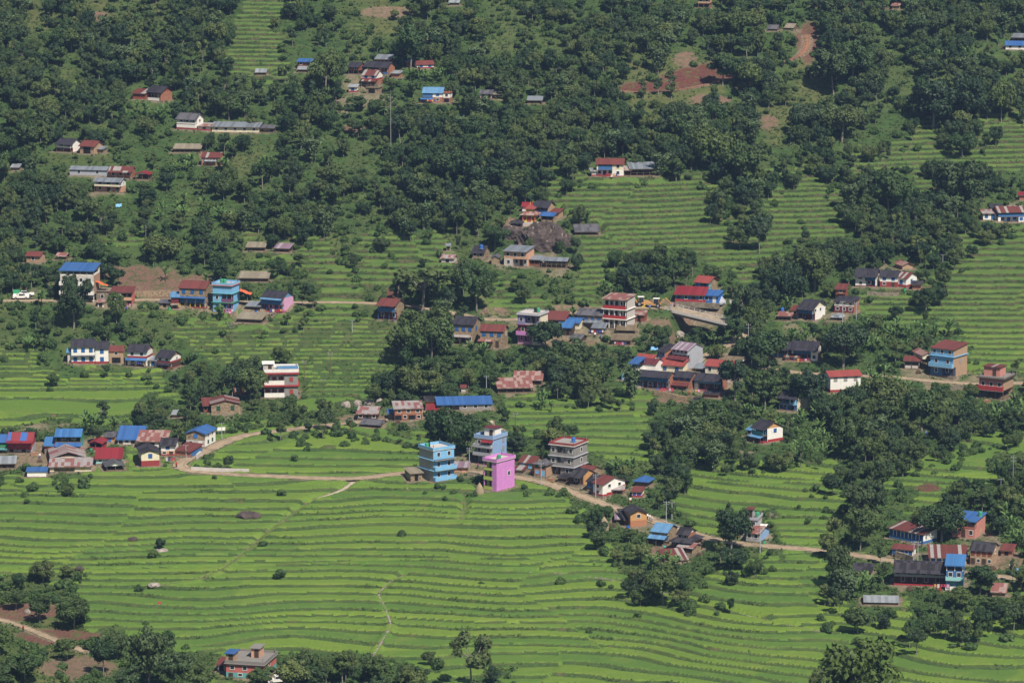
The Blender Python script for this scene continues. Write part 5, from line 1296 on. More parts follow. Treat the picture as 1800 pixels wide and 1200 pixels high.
def shrub_proto(seed):                      # 3 m tall, 3.6 m wide
    rng = np.random.default_rng(seed)
    P, N = [], []
    for _ in range(11):
        a = rng.uniform(0, 6.28); q = rng.uniform(0, 1.25)
        c_ = np.array([math.cos(a) * q, math.sin(a) * q, rng.uniform(.5, 2.0 - q * .6)])
        d = rng.normal(size=(90, 3)); d[:, 2] = d[:, 2] + .3
        d /= np.linalg.norm(d, axis=1)[:, None]
        P.append(c_ + d * .75 * rng.uniform(.75, 1.1, 90)[:, None]); nn = d + rng.normal(size=(90, 3)) * .5
        N.append(nn / np.linalg.norm(nn, axis=1)[:, None])
    me = leaf_mesh('foliage', np.concatenate(P), np.concatenate(N), .34, F_BUSH, rng)
    m = MB()
    for k in range(3):
        a = k * 2.1
        m.tube([(0, 0, -.6), (.2 * math.cos(a), .2 * math.sin(a), .6), (.7 * math.cos(a), .7 * math.sin(a), 1.5)], [.08, .06, .02], 5)
    return me, m.mesh('stem', BARK)
SPROTO = [shrub_proto(s) for s in (51, 52, 53)]

def bamboo_proto(seed):                     # 10 m tall clump of arching canes
    rng = np.random.default_rng(seed)
    m = MB(); P, N = [], []
    for k in range(16):
        a = rng.uniform(0, 6.28); h_ = rng.uniform(6.5, 10); out = rng.uniform(1.0, 3.2)
        pts = []
        for t in np.linspace(0, 1, 6):
            r = .4 + out * t ** 2.2
            pts.append((math.cos(a) * r, math.sin(a) * r, h_ * (t - .18 * t ** 4) - .8 * (t == 0)))
        m.tube(pts, [.07, .065, .055, .045, .03, .012], 5)
        for i in range(150):
            t = rng.uniform(.25, 1)
            r = .4 + out * t ** 2.2
            p = np.array([math.cos(a) * r, math.sin(a) * r, h_ * (t - .18 * t ** 4)]) + rng.normal(size=3) * (.55 - .15 * t)
            P.append(p); nn = np.array([math.cos(a), math.sin(a), .8]) + rng.normal(size=3) * .6
            N.append(nn / np.linalg.norm(nn))
    return leaf_mesh('foliage', np.array(P), np.array(N), .42, F_BAMB, rng, 2.2), m.mesh('cane_clump', BARK)
BPROTO = [bamboo_proto(s) for s in (61, 62)]

def banana_leaf_mesh(seed):
    """an arching blade 2.7 m long, folded along its midrib, with torn edges"""
    rng = random.Random(seed)
    m = MB(); n = 9
    for i in range(n + 1):
        t = i / n
        y = 2.35 * math.sin(t * 1.35) / math.sin(1.35); z = 1.5 * math.sin(t * 2.3) * .9
        w = .36 * math.sin(math.pi * min(1, t * 1.03 + .06)) ** .6 * (.72 + .4 * rng.random()) if 0 < i < n else .04
        m.v += [(-w, y, z - .10 * w / .3), (0, y, z), (w, y, z - .10 * w / .3)]
    for i in range(n):
        a = i * 3
        m.f += [(a, a + 1, a + 4, a + 3), (a + 1, a + 2, a + 5, a + 4)]
    return m.mesh('leaf', F_BANA)
BLEAF = [banana_leaf_mesh(s) for s in (1, 2, 3)]
_bs = MB()
_bs.tube([(0, 0, -.8), (0, 0, .5), (.05, 0, 1.6), (.05, .03, 2.5)], [.19, .17, .13, .08], 8)
BSTEM = _bs.mesh('stem', F_WEED)

# ------------------------------------------------------------------ plants: where they stand
TREES = []                                   # (kind, x, y, z, width, height, named)
def ptree(kind, px, py, w, h):
    p = spot(px, py)
    s = pxscale(*p)
    TREES.append([kind, p.x, p.y, p.z, w / s, h / s, True])
for a in [('wide', 130, 578, 68, 110), ('round', 283, 968, 26, 26), ('wide', 742, 612, 96, 84), ('wide', 758, 648, 90, 92), ('wide', 718, 640, 95, 84), ('round', 795, 648, 44, 40), ('open', 742, 548, 120, 84), ('round', 838, 548, 66, 96), ('round', 815, 520, 44, 70),
          ('wide', 792, 803, 92, 98), ('round', 764, 800, 62, 90), ('round', 822, 796, 52, 70), ('round', 972, 790, 54, 44), ('round', 1000, 775, 34, 32), ('round', 912, 795, 34, 34),
          ('round', 408, 704, 44, 70), ('round', 440, 704, 48, 66), ('round', 492, 652, 44, 46), ('tall', 335, 730, 18, 56), ('round', 366, 692, 32, 36), ('tall', 180, 746, 24, 46), ('round', 246, 743, 24, 42), ('round', 290, 738, 28, 34), ('round', 322, 742, 24, 30), ('round', 55, 783, 32, 34),
          ('round', 510, 722, 36, 30), ('round', 448, 722, 26, 26), ('round', 572, 738, 36, 44), ('round', 541, 759, 17, 20), ('round', 665, 692, 32, 44), ('wide', 722, 702, 66, 66), ('round', 758, 702, 56, 60), ('round', 695, 700, 44, 52),
          ('round', 862, 684, 44, 44), ('wide', 1000, 664, 76, 74), ('round', 982, 692, 54, 60), ('round', 1040, 694, 62, 62), ('round', 958, 626, 62, 74), ('round', 985, 640, 40, 50), ('round', 1062, 672, 44, 48),
          ('wide', 1285, 968, 76, 82), ('round', 1290, 1000, 60, 42), ('open', 830, 1222, 92, 116), ('tall', 602, 1206, 40, 74), ('round', 518, 1222, 72, 76), ('round', 548, 1212, 52, 52), ('round', 722, 1222, 62, 56), ('round', 462, 1208, 56, 42), ('tall', 573, 1204, 12, 50),
          ('wide', 130, 1104, 80, 60), ('round', 70, 1094, 54, 54), ('round', 28, 1072, 46, 46), ('round', 182, 1184, 50, 76), ('wide', 262, 1208, 96, 112), ('round', 312, 1216, 70, 84), ('round', 44, 1200, 60, 64), ('round', 0, 1152, 52, 60), ('round', 446, 1208, 38, 34), ('round', 350, 1222, 56, 66), ('round', 118, 1160, 44, 44), ('round', 225, 1222, 60, 60), ('round', 10, 1215, 60, 60),
          ('round', 1292, 604, 48, 52), ('round', 1262, 636, 38, 34), ('round', 1322, 640, 48, 56), ('round', 1226, 604, 36, 34), ('near', 1500, 1330, 165, 218), ('wide', 1392, 534, 62, 78), ('wide', 1432, 512, 70, 76), ('round', 1300, 575, 50, 84), ('round', 1352, 645, 66, 70), ('wide', 1482, 648, 92, 88), ('round', 1455, 620, 50, 44),
          ('wide', 1690, 368, 110, 94), ('wide', 1562, 378, 90, 84), ('round', 1524, 366, 50, 62), ('wide', 1640, 390, 60, 60), ('wide', 1495, 806, 78, 84), ('round', 1540, 905, 54, 66), ('round', 1512, 968, 62, 88), ('wide', 1655, 952, 92, 74), ('round', 1722, 1046, 64, 62), ('round', 1472, 1034, 52, 92), ('round', 1688, 1070, 50, 44), ('round', 1755, 1090, 60, 50),
          ('wide', 286, 458, 70, 50), ('wide', 572, 168, 66, 86), ('round', 722, 124, 50, 92), ('tall', 300, 74, 34, 62), ('tall', 1180, 175, 26, 56), ('tall', 1130, 175, 18, 40), ('tall', 1157, 168, 18, 36), ('round', 1345, 720, 70, 76), ('round', 1292, 705, 60, 80), ('round', 1240, 775, 60, 86), ('wide', 1420, 720, 80, 76), ('wide', 1560, 735, 90, 80), ('wide', 1620, 760, 90, 84), ('round', 1500, 735, 60, 64),
          ('tall', 1505, 545, 10, 30), ('round', 1628, 552, 40, 56), ('round', 205, 570, 44, 64), ('round', 1335, 445, 50, 74), ('round', 1248, 395, 30, 44), ('round', 905, 515, 26, 30), ('round', 668, 442, 32, 28), ('round', 743, 472, 16, 20), ('round', 1300, 440, 44, 46),
          ('wide', 845, 345, 90, 84), ('wide', 790, 330, 76, 76), ('round', 750, 370, 60, 66), ('wide', 1250, 300, 90, 90), ('wide', 1300, 330, 80, 84), ('wide', 1215, 270, 76, 80), ('round', 960, 335, 36, 40), ('round', 1020, 400, 30, 44), ('round', 870, 440, 50, 52), ('round', 935, 425, 40, 30), ('round', 805, 400, 44, 54),
          ('wide', 1480, 250, 70, 74), ('wide', 1410, 240, 60, 66), ('round', 1465, 165, 80, 90), ('wide', 1500, 150, 76, 84), ('wide', 1640, 225, 90, 90), ('wide', 1700, 215, 80, 90), ('round', 1760, 215, 60, 80), ('round', 1270, 150, 60, 60), ('round', 1318, 175, 56, 70), ('wide', 1300, 70, 70, 60)]:
    ptree(*a)
BAN = [(225, 212, 4, 14), (252, 206, 4, 16), (288, 216, 5, 16), (300, 385, 5, 26), (345, 378, 7, 34), (400, 388, 4, 20), (320, 300, 5, 24), (400, 300, 4, 24), (290, 494, 1, 1), (362, 506, 1, 1), (385, 562, 3, 8), (140, 758, 5, 20), (160, 757, 4, 12), (205, 762, 2, 6), (762, 138, 7, 28), (735, 140, 4, 16), (852, 628, 3, 10), (832, 630, 2, 6), (962, 722, 4, 14), (1095, 832, 6, 24), (1168, 1000, 7, 26), (1322, 734, 5, 20), (1430, 795, 12, 60), (1470, 772, 9, 46), (1400, 770, 7, 36), (1440, 745, 6, 40), (1402, 606, 6, 30), (1375, 545, 5, 20),
       (1555, 605, 12, 50), (1590, 590, 8, 40), (1645, 592, 5, 26), (1520, 694, 8, 36), (1572, 698, 7, 34), (1540, 670, 5, 26), (1785, 735, 8, 30), (1745, 742, 5, 24), (1505, 1045, 7, 28), (1778, 952, 9, 34), (1790, 915, 5, 24), (1030, 392, 3, 8), (1640, 458, 2, 8), (470, 296, 3, 24), (1010, 560, 2, 8), (645, 140, 2, 8), (700, 205, 2, 20), (25, 290, 4, 18), (1690, 110, 4, 24), (1640, 110, 3, 16), (1480, 600, 3, 20), (1060, 520, 3, 14), (1250, 610, 2, 10), (70, 540, 2, 8), (1150, 665, 0, 1), (390, 700, 1, 4), (60, 620, 2, 10)]
BANANAS = []
for bx, by, n, sp in BAN:
    for k in range(n):
        a, q = random.uniform(0, 6.28), math.sqrt(random.random())
        p = spot(bx + math.cos(a) * sp * q, by + math.sin(a) * sp * .45 * q)
        BANANAS.append((p.x, p.y, p.z, random.uniform(.72, 1.12), random.uniform(0, 6.28)))

def blocked(x, y, z, w, h, m=1.2):
    px, py = project(x, y, z)
    s = pxscale(x, y, z)
    hw, hh = w * s * .5, h * s
    for hb in HS:
        r = hb['rect']
        if px + hw * .85 > r[0] and px - hw * .85 < r[1] and py - hh * .95 < r[3] - 2 and y < hb['P'][1] + hb['d'] * .6 + 1 and py > r[2]:
            return True
    return False
# chance trees and shrubs, by land use
SHRUBS, BAMBOO = [], []
n = 46000
cu = RNG.uniform(-.152, .152, n); cy = np.sqrt(RNG.uniform(700 ** 2, 1338 ** 2, n)); cx = cu * cy
czz = gz(cx, cy)
cpx, cpy = project(cx, cy, czz + 4.0)
cw = land(cpx, cpy, 30)
dens = .8 * cw['F'] + .30 * cw['f'] + .05 * cw['s'] + .012 * cw['p'] + .10 * cw['h'] + .025 * cw['g'] + .14 * cw['b']
bush = .60 * cw['F'] + .90 * cw['f'] + .70 * cw['s'] + .12 * cw['p'] + .50 * cw['h'] + .12 * cw['g'] + .25 * cw['b'] + .004 * cw['P']
bad = grid_at(pad, cx, cy) + grid_at(rmask, cx, cy) + grid_at(earth, cx, cy) * np.where(cy < 790, .15, .8) + ((cpx > 1070) & (cpx < 1240) & (cpy > 505) & (cpy < 560)) + ((cpx > 1180) & (cpx < 1285) & (cpy > 540) & (cpy < 596))
clump = .18 + 1.55 * smooth(.25, .7, .6 * noise(cx / 17, cy / 17, 101) + .4 * noise(cx / 6, cy / 6, 102))
cell = {}
def near(x, y, r):
    i, j = int(x // 6), int(y // 6)
    for a in (-1, 0, 1):
        for b in (-1, 0, 1):
            for (qx, qy, qr) in cell.get((i + a, j + b), ()):
                if (qx - x) ** 2 + (qy - y) ** 2 < (r + qr) ** 2:
                    return True
    return False
def put(x, y, r):
    cell.setdefault((int(x // 6), int(y // 6)), []).append((x, y, r))
for t in TREES:
    put(t[1], t[2], t[4] * .28)
for b in BANANAS:
    put(b[0], b[1], 1.0)
r1, r2 = RNG.random(n), RNG.random(n)
for i in range(n):
    x, y, z = cx[i], cy[i], czz[i]
    if bad[i] > .3 or (y < 790 and random.random() < (.25 if cpx[i] < 230 else .8)):
        continue
    if r1[i] < dens[i] * clump[i] * .9 and not (y < 790 and cpx[i] < 230):
        q = random.random()
        kind = 'round' if q < .56 else 'wide' if q < .72 else 'open' if q < .86 else 'tall'
        h_ = random.triangular(4.5, 11, 7) if cw['F'][i] > .5 else random.uniform(3.5, 7.5)
        w_ = h_ * {'round': random.uniform(.65, .9), 'wide': random.uniform(.85, 1.1), 'open': random.uniform(.7, .9), 'tall': random.uniform(.3, .45)}[kind]
        if near(x, y, w_ * .20 + .3) or blocked(x, y, z, w_, h_):
            continue
        if q > .965 and cw['F'][i] > .3:
            BAMBOO.append((x, y, z, random.uniform(.7, 1.1), random.uniform(0, 6.28))); put(x, y, 2.0); continue
        put(x, y, w_ * .26)
        TREES.append([kind, x, y, z, w_, h_, False])
    elif r2[i] < bush[i] * clump[i] * .62 * (1.2 if y < 790 and cpx[i] < 230 else 1.0):
        w_ = random.uniform(1.4, 3.6)
        if near(x, y, w_ * .3) or blocked(x, y, z, w_, w_ * .9, .3):
            continue
        put(x, y, w_ * .3)
        SHRUBS.append((x, y, z, w_, random.uniform(.75, 1.15) * w_ * .85))
for bx, by in [(1215, 825), (1235, 800), (1200, 790), (1128, 95), (1145, 70), (1170, 100), (1190, 75), (1225, 765), (1255, 820), (250, 115), (210, 130), (1125, 60)]:
    p = spot(bx, by); BAMBOO.append((p.x, p.y, p.z, random.uniform(.8, 1.15), random.uniform(0, 6.28)))
print('trees', len(TREES), 'shrubs', len(SHRUBS), 'bananas', len(BANANAS), 'bamboo', len(BAMBOO))

# ------------------------------------------------------------------ labels for plants: nearest landmark, side and rank
ORD = ['nearest', 'second nearest', 'third nearest', 'fourth nearest', 'fifth nearest', 'sixth nearest', 'seventh nearest', 'eighth nearest', 'ninth nearest', 'tenth nearest', 'eleventh nearest', 'twelfth nearest']
for nm_, lx_, ly_ in [('the top left terraces', 445, 60), ('the red soil scar', 1215, 138), ('the top edge orange house', 1237, 14), ('the two thatched huts', 1370, 50), ('the top left dry clearing', 165, 30), ('the rusty hut at top right', 1574, 14), ('the dead pale tree', 803, 398), ('the bottom water channel', 676, 1065), ('the right field channel', 1180, 1045), ('the near spur path', 75, 1116), ('the near spur top', 20, 1050), ('the near spur foot', 200, 1170), ('the lone tree in the rice', 283, 968), ('the top right corner wood', 1720, 30), ('the far left wood', 20, 180), ('the upper right paddies', 1700, 250)]:
    LM.append((nm_, lx_, ly_, None))
def side(px, py, lx, ly):
    dx, dy = px - lx, (py - ly) * 1.3
    if abs(dx) > abs(dy):
        return 'left of' if dx < 0 else 'right of'
    return 'above' if dy < 0 else 'below'
def zone(px, py):
    v = 'top' if py < 170 else 'upper' if py < 420 else 'middle' if py < 700 else 'lower' if py < 960 else 'bottom'
    w = 'far left' if px < 300 else 'left' if px < 680 else 'centre' if px < 1120 else 'right' if px < 1480 else 'far right'
    return v, w
def label_all(items, word, cat, group):
    """items: [(obj, px, py, adjective)]"""
    byk = {}
    for o, px, py, adj in items:
        best = min(LM, key=lambda l: math.hypot(px - l[1], (py - l[2]) * 1.3))
        d = math.hypot(px - best[1], (py - best[2]) * 1.3)
        byk.setdefault((best[0], side(px, py, best[1], best[2]), adj), []).append((d, o, px, py))
    for (lm, sd, adj), L_ in byk.items():
        L_.sort(key=lambda t: t[0])
        for r, (d, o, px, py) in enumerate(L_):
            if r < len(ORD) and d < 250:
                lb = f'{adj} {word} {sd} {lm}' + ('' if len(L_) == 1 else f', {ORD[r]}')
                tag(o, lb, cat, group)
            else:
                v, w = zone(px, py)
                tag(o, f'{adj} {word} among its like on the {v} {w} slope', cat, f'{adj} {word}s, {v} {w} slope')

# ------------------------------------------------------------------ plants: stand them up
def inframe(px, py, m=30):
    return -m < px < 1800 + m and -m < py < 1200 + 60
rest = []
named, other = [], []
for t in TREES:
    px, py = project(t[1], t[2], t[3] + t[5] * .5)
    t.append(px); t.append(py)
    key = t[5] * pxscale(t[1], t[2], t[3])
    ((named if t[6] else other) if inframe(px, py) else rest).append((key, t))
other.sort(key=lambda a: -a[0])
counts = {'broadleaf_tree': 0, 'slender_tree': 0, 'spreading_tree': 0}
NAME = {'round': 'broadleaf_tree', 'wide': 'spreading_tree', 'open': 'broadleaf_tree', 'tall': 'slender_tree', 'near': 'broadleaf_tree'}
ADJ = {'round': 'rounded leafy', 'wide': 'broad spreading', 'open': 'loose crowned', 'tall': 'slim upright', 'near': 'large bright leaved'}
items = []
for key, t in named + other:
    nm = NAME[t[0]]
    if counts[nm] >= (290 if nm == 'broadleaf_tree' else 200):
        rest.append((key, t)); continue
    counts[nm] += 1
    cr, tr_ = random.choice(TP[t[0]])
    o = empty(nm, (t[1], t[2], t[3] - .1), random.uniform(0, 6.28))
    bw = {'round': 9.0, 'wide': 11.6, 'open': 9.4, 'tall': 4.6, 'near': 9.0}[t[0]]
    o.scale = (t[4] / bw * random.uniform(.85, 1.15), t[4] / bw * random.uniform(.85, 1.15), t[5] / 10.0)
    o.rotation_euler = (random.uniform(-.07, .07), random.uniform(-.07, .07), o.rotation_euler[2])
    link('trunk', tr_, o); link('crown', cr, o)
    sz = 'tall' if t[5] > 9 else 'small' if t[5] < 5.5 else 'mid-sized'
    items.append((o, t[7], t[8], sz + ' ' + ADJ[t[0]]))
label_all(items, 'tree', 'tree', 'trees on the slope')
items = []
SH2 = []
SHRUBS = [(x, y, z, w, h, *project(x, y, z)) for x, y, z, w, h in SHRUBS]
SHRUBS.sort(key=lambda a: -a[3] * pxscale(a[0], a[1], a[2]) if inframe(a[5], a[6]) else 0)
for k, (x, y, z, w, h, px, py) in enumerate(SHRUBS):
    if k >= 290 or not inframe(px, py):
        SH2.append((x, y, z, w, h)); continue
    fo, stm = random.choice(SPROTO)
    o = empty('shrub', (x, y, z), random.uniform(0, 6.28)); o.scale = (w / 3.6, w / 3.6, h / 3.0)
    link('stem', stm, o); link('foliage', fo, o)
    items.append((o, px, py, 'bushy green' if w > 2.6 else 'little green'))
label_all(items, 'shrub', 'shrub', 'shrubs on the slope')
items = []
for x, y, z, s, r in BAMBOO:
    px, py = project(x, y, z)
    if not inframe(px, py):
        continue
    fo, cn = random.choice(BPROTO)
    o = empty('bamboo_clump', (x, y, z), r); o.scale = (s, s, s)
    link('cane_clump', cn, o); link('foliage', fo, o)
    items.append((o, px, py, 'feathery pale'))
label_all(items, 'bamboo clump', 'bamboo', 'bamboo clumps')
items = []
for x, y, z, s, r in BANANAS:
    px, py = project(x, y, z)
    o = empty('banana_plant', (x, y, z), r); o.scale = (s, s, s)
    link('stem', BSTEM, o)
    nlf = random.choice((8, 9, 10))
    for k in range(nlf):
        l_ = link('leaf', random.choice(BLEAF), o, (.05, .03, 2.2 + .25 * random.random()))
        l_.rotation_euler = (random.uniform(.1, .9) * (1 if k % 3 else .5) + (.45 if k % 4 == 0 else -.25), random.uniform(-.25, .25), k * 6.283 / nlf + random.uniform(-.3, .3))
    items.append((o, px, py, 'broad leaved'))
label_all(items, 'banana plant', 'banana plant', 'banana plants')

# the trees and shrubs past the first few hundred of their kind: one wood, set out by geometry nodes
def scatter(name, label, cat, protos, pts):
    me = bpy.data.meshes.new(name)
    me.from_pydata([p[0] for p in pts], [], [])
    for an, tp, k in (('idx', 'INT', 1), ('rz', 'FLOAT', 2)):
        a = me.attributes.new(an, tp, 'POINT'); a.data.foreach_set('value', [p[k] for p in pts])
    a = me.attributes.new('scl', 'FLOAT_VECTOR', 'POINT'); a.data.foreach_set('vector', np.array([p[3] for p in pts], dtype=np.float32).ravel())
    o = link(name, me)
    tag(o, label, cat, kind='stuff')
    ng = bpy.data.node_groups.new(name, 'GeometryNodeTree')
    ng.interface.new_socket('Geometry', in_out='INPUT', socket_type='NodeSocketGeometry')
    ng.interface.new_socket('Geometry', in_out='OUTPUT', socket_type='NodeSocketGeometry')
    N_ = ng.nodes.new
    gi, go = N_('NodeGroupInput'), N_('NodeGroupOutput')
    ip = N_('GeometryNodeInstanceOnPoints')
    g2 = N_('GeometryNodeGeometryToInstance')
    for pr in reversed(protos):
        oi = N_('GeometryNodeObjectInfo'); oi.inputs['Object'].default_value = pr
        oi.transform_space = 'ORIGINAL'
        ng.links.new(oi.outputs['Geometry'], g2.inputs[0])
    def at(an, tp):
        n_ = N_('GeometryNodeInputNamedAttribute'); n_.data_type = tp; n_.inputs['Name'].default_value = an
        return n_.outputs['Attribute']
    cx_ = N_('ShaderNodeCombineXYZ'); ng.links.new(at('rz', 'FLOAT'), cx_.inputs[2])
    ip.inputs['Pick Instance'].default_value = True
    ng.links.new(gi.outputs[0], ip.inputs['Points']); ng.links.new(g2.outputs[0], ip.inputs['Instance'])
    ng.links.new(at('idx', 'INT'), ip.inputs['Instance Index']); ng.links.new(cx_.outputs[0], ip.inputs['Rotation'])
    ng.links.new(at('scl', 'FLOAT_VECTOR'), ip.inputs['Scale']); ng.links.new(ip.outputs[0], go.inputs[0])
    md = o.modifiers.new('scatter', 'NODES'); md.node_group = ng
    return o
def first_child(meshes, nm):
    out = []
    for me in meshes:
        for ob in bpy.data.objects:
            if ob.data is me:
                out.append(ob); break
    return out
crowns = first_child([c_ for k in ('round', 'open', 'wide') for c_, _ in TP[k]], 'crown')
trunks = first_child([t_ for k in ('round', 'open', 'wide') for _, t_ in TP[k]], 'trunk')
pts = []
for key, t in rest:
    bw = {'round': 9.0, 'wide': 11.6, 'open': 9.4, 'tall': 6.0, 'near': 9}[t[0]]
    pts.append(((t[1], t[2], t[3] - .1), random.randrange(len(crowns)), random.uniform(0, 6.28), (t[4] / 9.5, t[4] / 9.5, t[5] / 10)))
if pts:
    scatter('woodland', 'dense wood of smaller trees filling the upper slopes', 'wood', crowns, pts)
    scatter('woodland_trunks', 'pale and brown trunks of the dense wood', 'trunks', trunks, pts)
fol = first_child([f_ for f_, _ in SPROTO], 'foliage')
pts = [((x, y, z), random.randrange(len(fol)), random.uniform(0, 6.28), (w / 3.6, w / 3.6, h / 3.0)) for x, y, z, w, h in SH2]
if pts:
    scatter('undergrowth', 'low scrub and undergrowth between the trees', 'undergrowth', fol, pts)

# weeds on the terrace banks, in yards and along the roads: one mass
sel = (riser > .45) & (clear > .5) & (np.abs(UU) < .155) & (YY > 700) & (YY < 1335)
jj, ii = np.nonzero(sel)
k = RNG.choice(len(jj), min(24000, len(jj)), replace=False)
wp = np.stack([XX[jj[k], ii[k]], YY[jj[k], ii[k]], ground[jj[k], ii[k]]], 1)
dens2 = smooth(.40, .62, noise(wp[:, 0] / 9, wp[:, 1] / 9, 111))
wp = wp[RNG.random(len(wp)) < (.06 + .94 * smooth(.5, .72, noise(wp[:, 0] / 11, wp[:, 1] / 7, 117)) * dens2) + .45 * smooth(1000, 1080, wp[:, 1])]
sel = (paddy < .4) & (clear > .3) & (np.abs(UU) < .155) & (YY > 700) & (YY < 1335)
jj, ii = np.nonzero(sel)
k = RNG.choice(len(jj), 60000, replace=False)
wq = np.stack([XX[jj[k], ii[k]], YY[jj[k], ii[k]], ground[jj[k], ii[k]]], 1)
nbank = len(wp)
wp = np.concatenate([wp, wq])
wsz = np.r_[np.full(nbank, .27), np.full(len(wq), .46)]
wp[:, :2] += RNG.normal(size=(len(wp), 2)) * .25
P, N = [], []
for k in range(5):
    q = RNG.normal(size=(len(wp), 3)) * np.array([.32, .22, .09]) + np.array([0, 0, .06 + .07 * k])
    P.append(wp + q)
    nn = RNG.normal(size=(len(wp), 3)) * .6 + np.array([0, -.35, .8]); N.append(nn / np.linalg.norm(nn, axis=1)[:, None])
wm = NT('weeds', .8)
ps = wm.geo()
cc = wm.mix(wm.ramp(wm.noise(ps, .5, 4, .65), .3, .7), (.026, .052, .014, 1), (.075, .115, .028, 1))
cc = wm.mix(wm.ramp(wm.noise(ps, .11, 3, .6), .58, .75), cc, (.11, .11, .035, 1))
wm.col(cc)
wo = link('weeds', leaf_mesh('weeds', np.concatenate(P), np.concatenate(N), np.tile(wsz, 5), wm.m, RNG))
tag(wo, 'weeds and rough grass along the terrace banks', 'weeds', kind='stuff')

# ------------------------------------------------------------------ bridge
A_, B_ = Vector(ROADPTS[1][1][-1]), Vector(ROADPTS[2][1][0])
br = empty('road_bridge', (A_ + B_) / 2, math.atan2(B_.y - A_.y, B_.x - A_.x))
tag(br, 'concrete road bridge with low railings over the dark gully', 'bridge')
LB, dzb = (B_ - A_).length, (B_.z - A_.z)
h2 = LB / 2 + .5
def bz(x):
    return dzb * x / LB
m = MB()
m.prism([(-h2, bz(-h2) + .06), (h2, bz(h2) + .06), (h2, bz(h2) - .45), (-h2, bz(-h2) - .45)], -2.9, 2.9, 'y').build('deck', RMAT['dirt'], br)
for y_ in (-3.1, 2.9):
    MB().prism([(-h2, bz(-h2) + .28), (h2, bz(h2) + .28), (h2, bz(h2) - .5), (-h2, bz(-h2) - .5)], y_, y_ + .2, 'y').build('kerb', 'plaster', br)
    n_ = 13
    for k in range(n_):
        xx = -h2 + .3 + (2 * h2 - .6) * k / (n_ - 1)
        MB().box(xx - .09, xx + .09, y_ + .02, y_ + .18, bz(xx) + .28, bz(xx) + 1.0).build('railing_post', 'plaster', br)
    for zz in (.6, .9):
        MB().prism([(-h2, bz(-h2) + zz), (h2, bz(h2) + zz), (h2, bz(h2) + zz + .07), (-h2, bz(-h2) + zz + .07)], y_ + .07, y_ + .13, 'y').build('rail', 'plaster', br)
for y_ in (-2.3, -.2, 1.9):
    MB().prism([(-h2 + .5, bz(-h2) - .46), (h2 - .5, bz(h2) - .46), (h2 - .5, bz(h2) - 1.4), (-h2 + .5, bz(-h2) - 1.4)], y_, y_ + .4, 'y').build('girder', 'concrete', br)
for x_ in (-h2 + .1, h2 - 1.4):
    MB().box(x_, x_ + 1.3, -3.0, 3.0, -9, min(bz(x_), bz(x_ + 1.3)) - .47).build('abutment', 'concrete', br)

# ------------------------------------------------------------------ temple, rock, boulders
def blob(name, label, cat, p, rx, ry, rz, mat, seed=0, sub=4, rough=.28, parts=None):
    rng = np.random.default_rng(seed)
    import bmesh
    bm = bmesh.new()
    bmesh.ops.create_icosphere(bm, subdivisions=sub, radius=1)
    co = np.array([v.co[:] for v in bm.verts])
    n_ = fbm(co[:, 0] * 1.7 + seed * 3.1, co[:, 2] * 1.7 + co[:, 1] * 2.3, seed, 3) + .6 * fbm(co[:, 1] * 3 + 7, co[:, 0] * 3 - co[:, 2] * 2, seed + 5, 3)
    f = 1 + rough * 2 * (n_ + .35 - 1.6 * np.abs(fbm(co[:, 0] * 2.6 + co[:, 2], co[:, 1] * 2.6 - co[:, 2] * 1.4, seed + 9, 3)))
    for v, k in zip(bm.verts, f):
        v.co = Vector((v.co.x * rx * k, v.co.y * ry * k, v.co.z * rz * k))
    me = bpy.data.meshes.new(name); bm.to_mesh(me); bm.free()
    me.materials.append(mat)
    o = link(name, me, None, p, random.uniform(0, 6) if rx == ry else 0)
    tag(o, label, cat)
    return o
rk = NT('dark_rock', .9)
o_ = rk.geo()
mp = rk.n('Mapping'); mp.inputs['Scale'].default_value = (1.1, 1.1, .25); mp.inputs['Rotation'].default_value = (0, .35, 0); rk.l(o_, mp.inputs[0])
c_ = rk.mix(rk.ramp(rk.noise(o_, .6, 5, .65), .3, .7), (.042, .032, .032, 1), (.125, .092, .080, 1))
c_ = rk.mix(rk.ramp(rk.noise(mp.outputs[0], 1.0, 4, .65), .60, .70), c_, (.34, .27, .20, 1))
rk.bump(rk.noise(o_, 1.3, 6, .7), 1.0, .5)
rk.col(c_)
ROCK = rk.m
pr = NT('pale_rock', .9)
pr.col(pr.mix(pr.ramp(pr.noise(pr.geo(), 1.2, 5, .65), .3, .7), (.16, .13, .11, 1), (.42, .36, .31, 1)))
PROCK = pr.m
p = spot(948, 437)
blob('rock_outcrop', 'steep purple grey rock face with pale streaks under the temple', 'rock', p + Vector((.8, 3.0, .6)), 7.2, 4.2, 5.4, ROCK, 3, 5, .34)
p = spot(905, 418)
blob('rock_outcrop', 'smaller grassy rock left below the temple pavilion', 'rock', p + Vector((0, 1.5, .5)), 5.0, 2.6, 2.6, ROCK, 4, 4, .25)
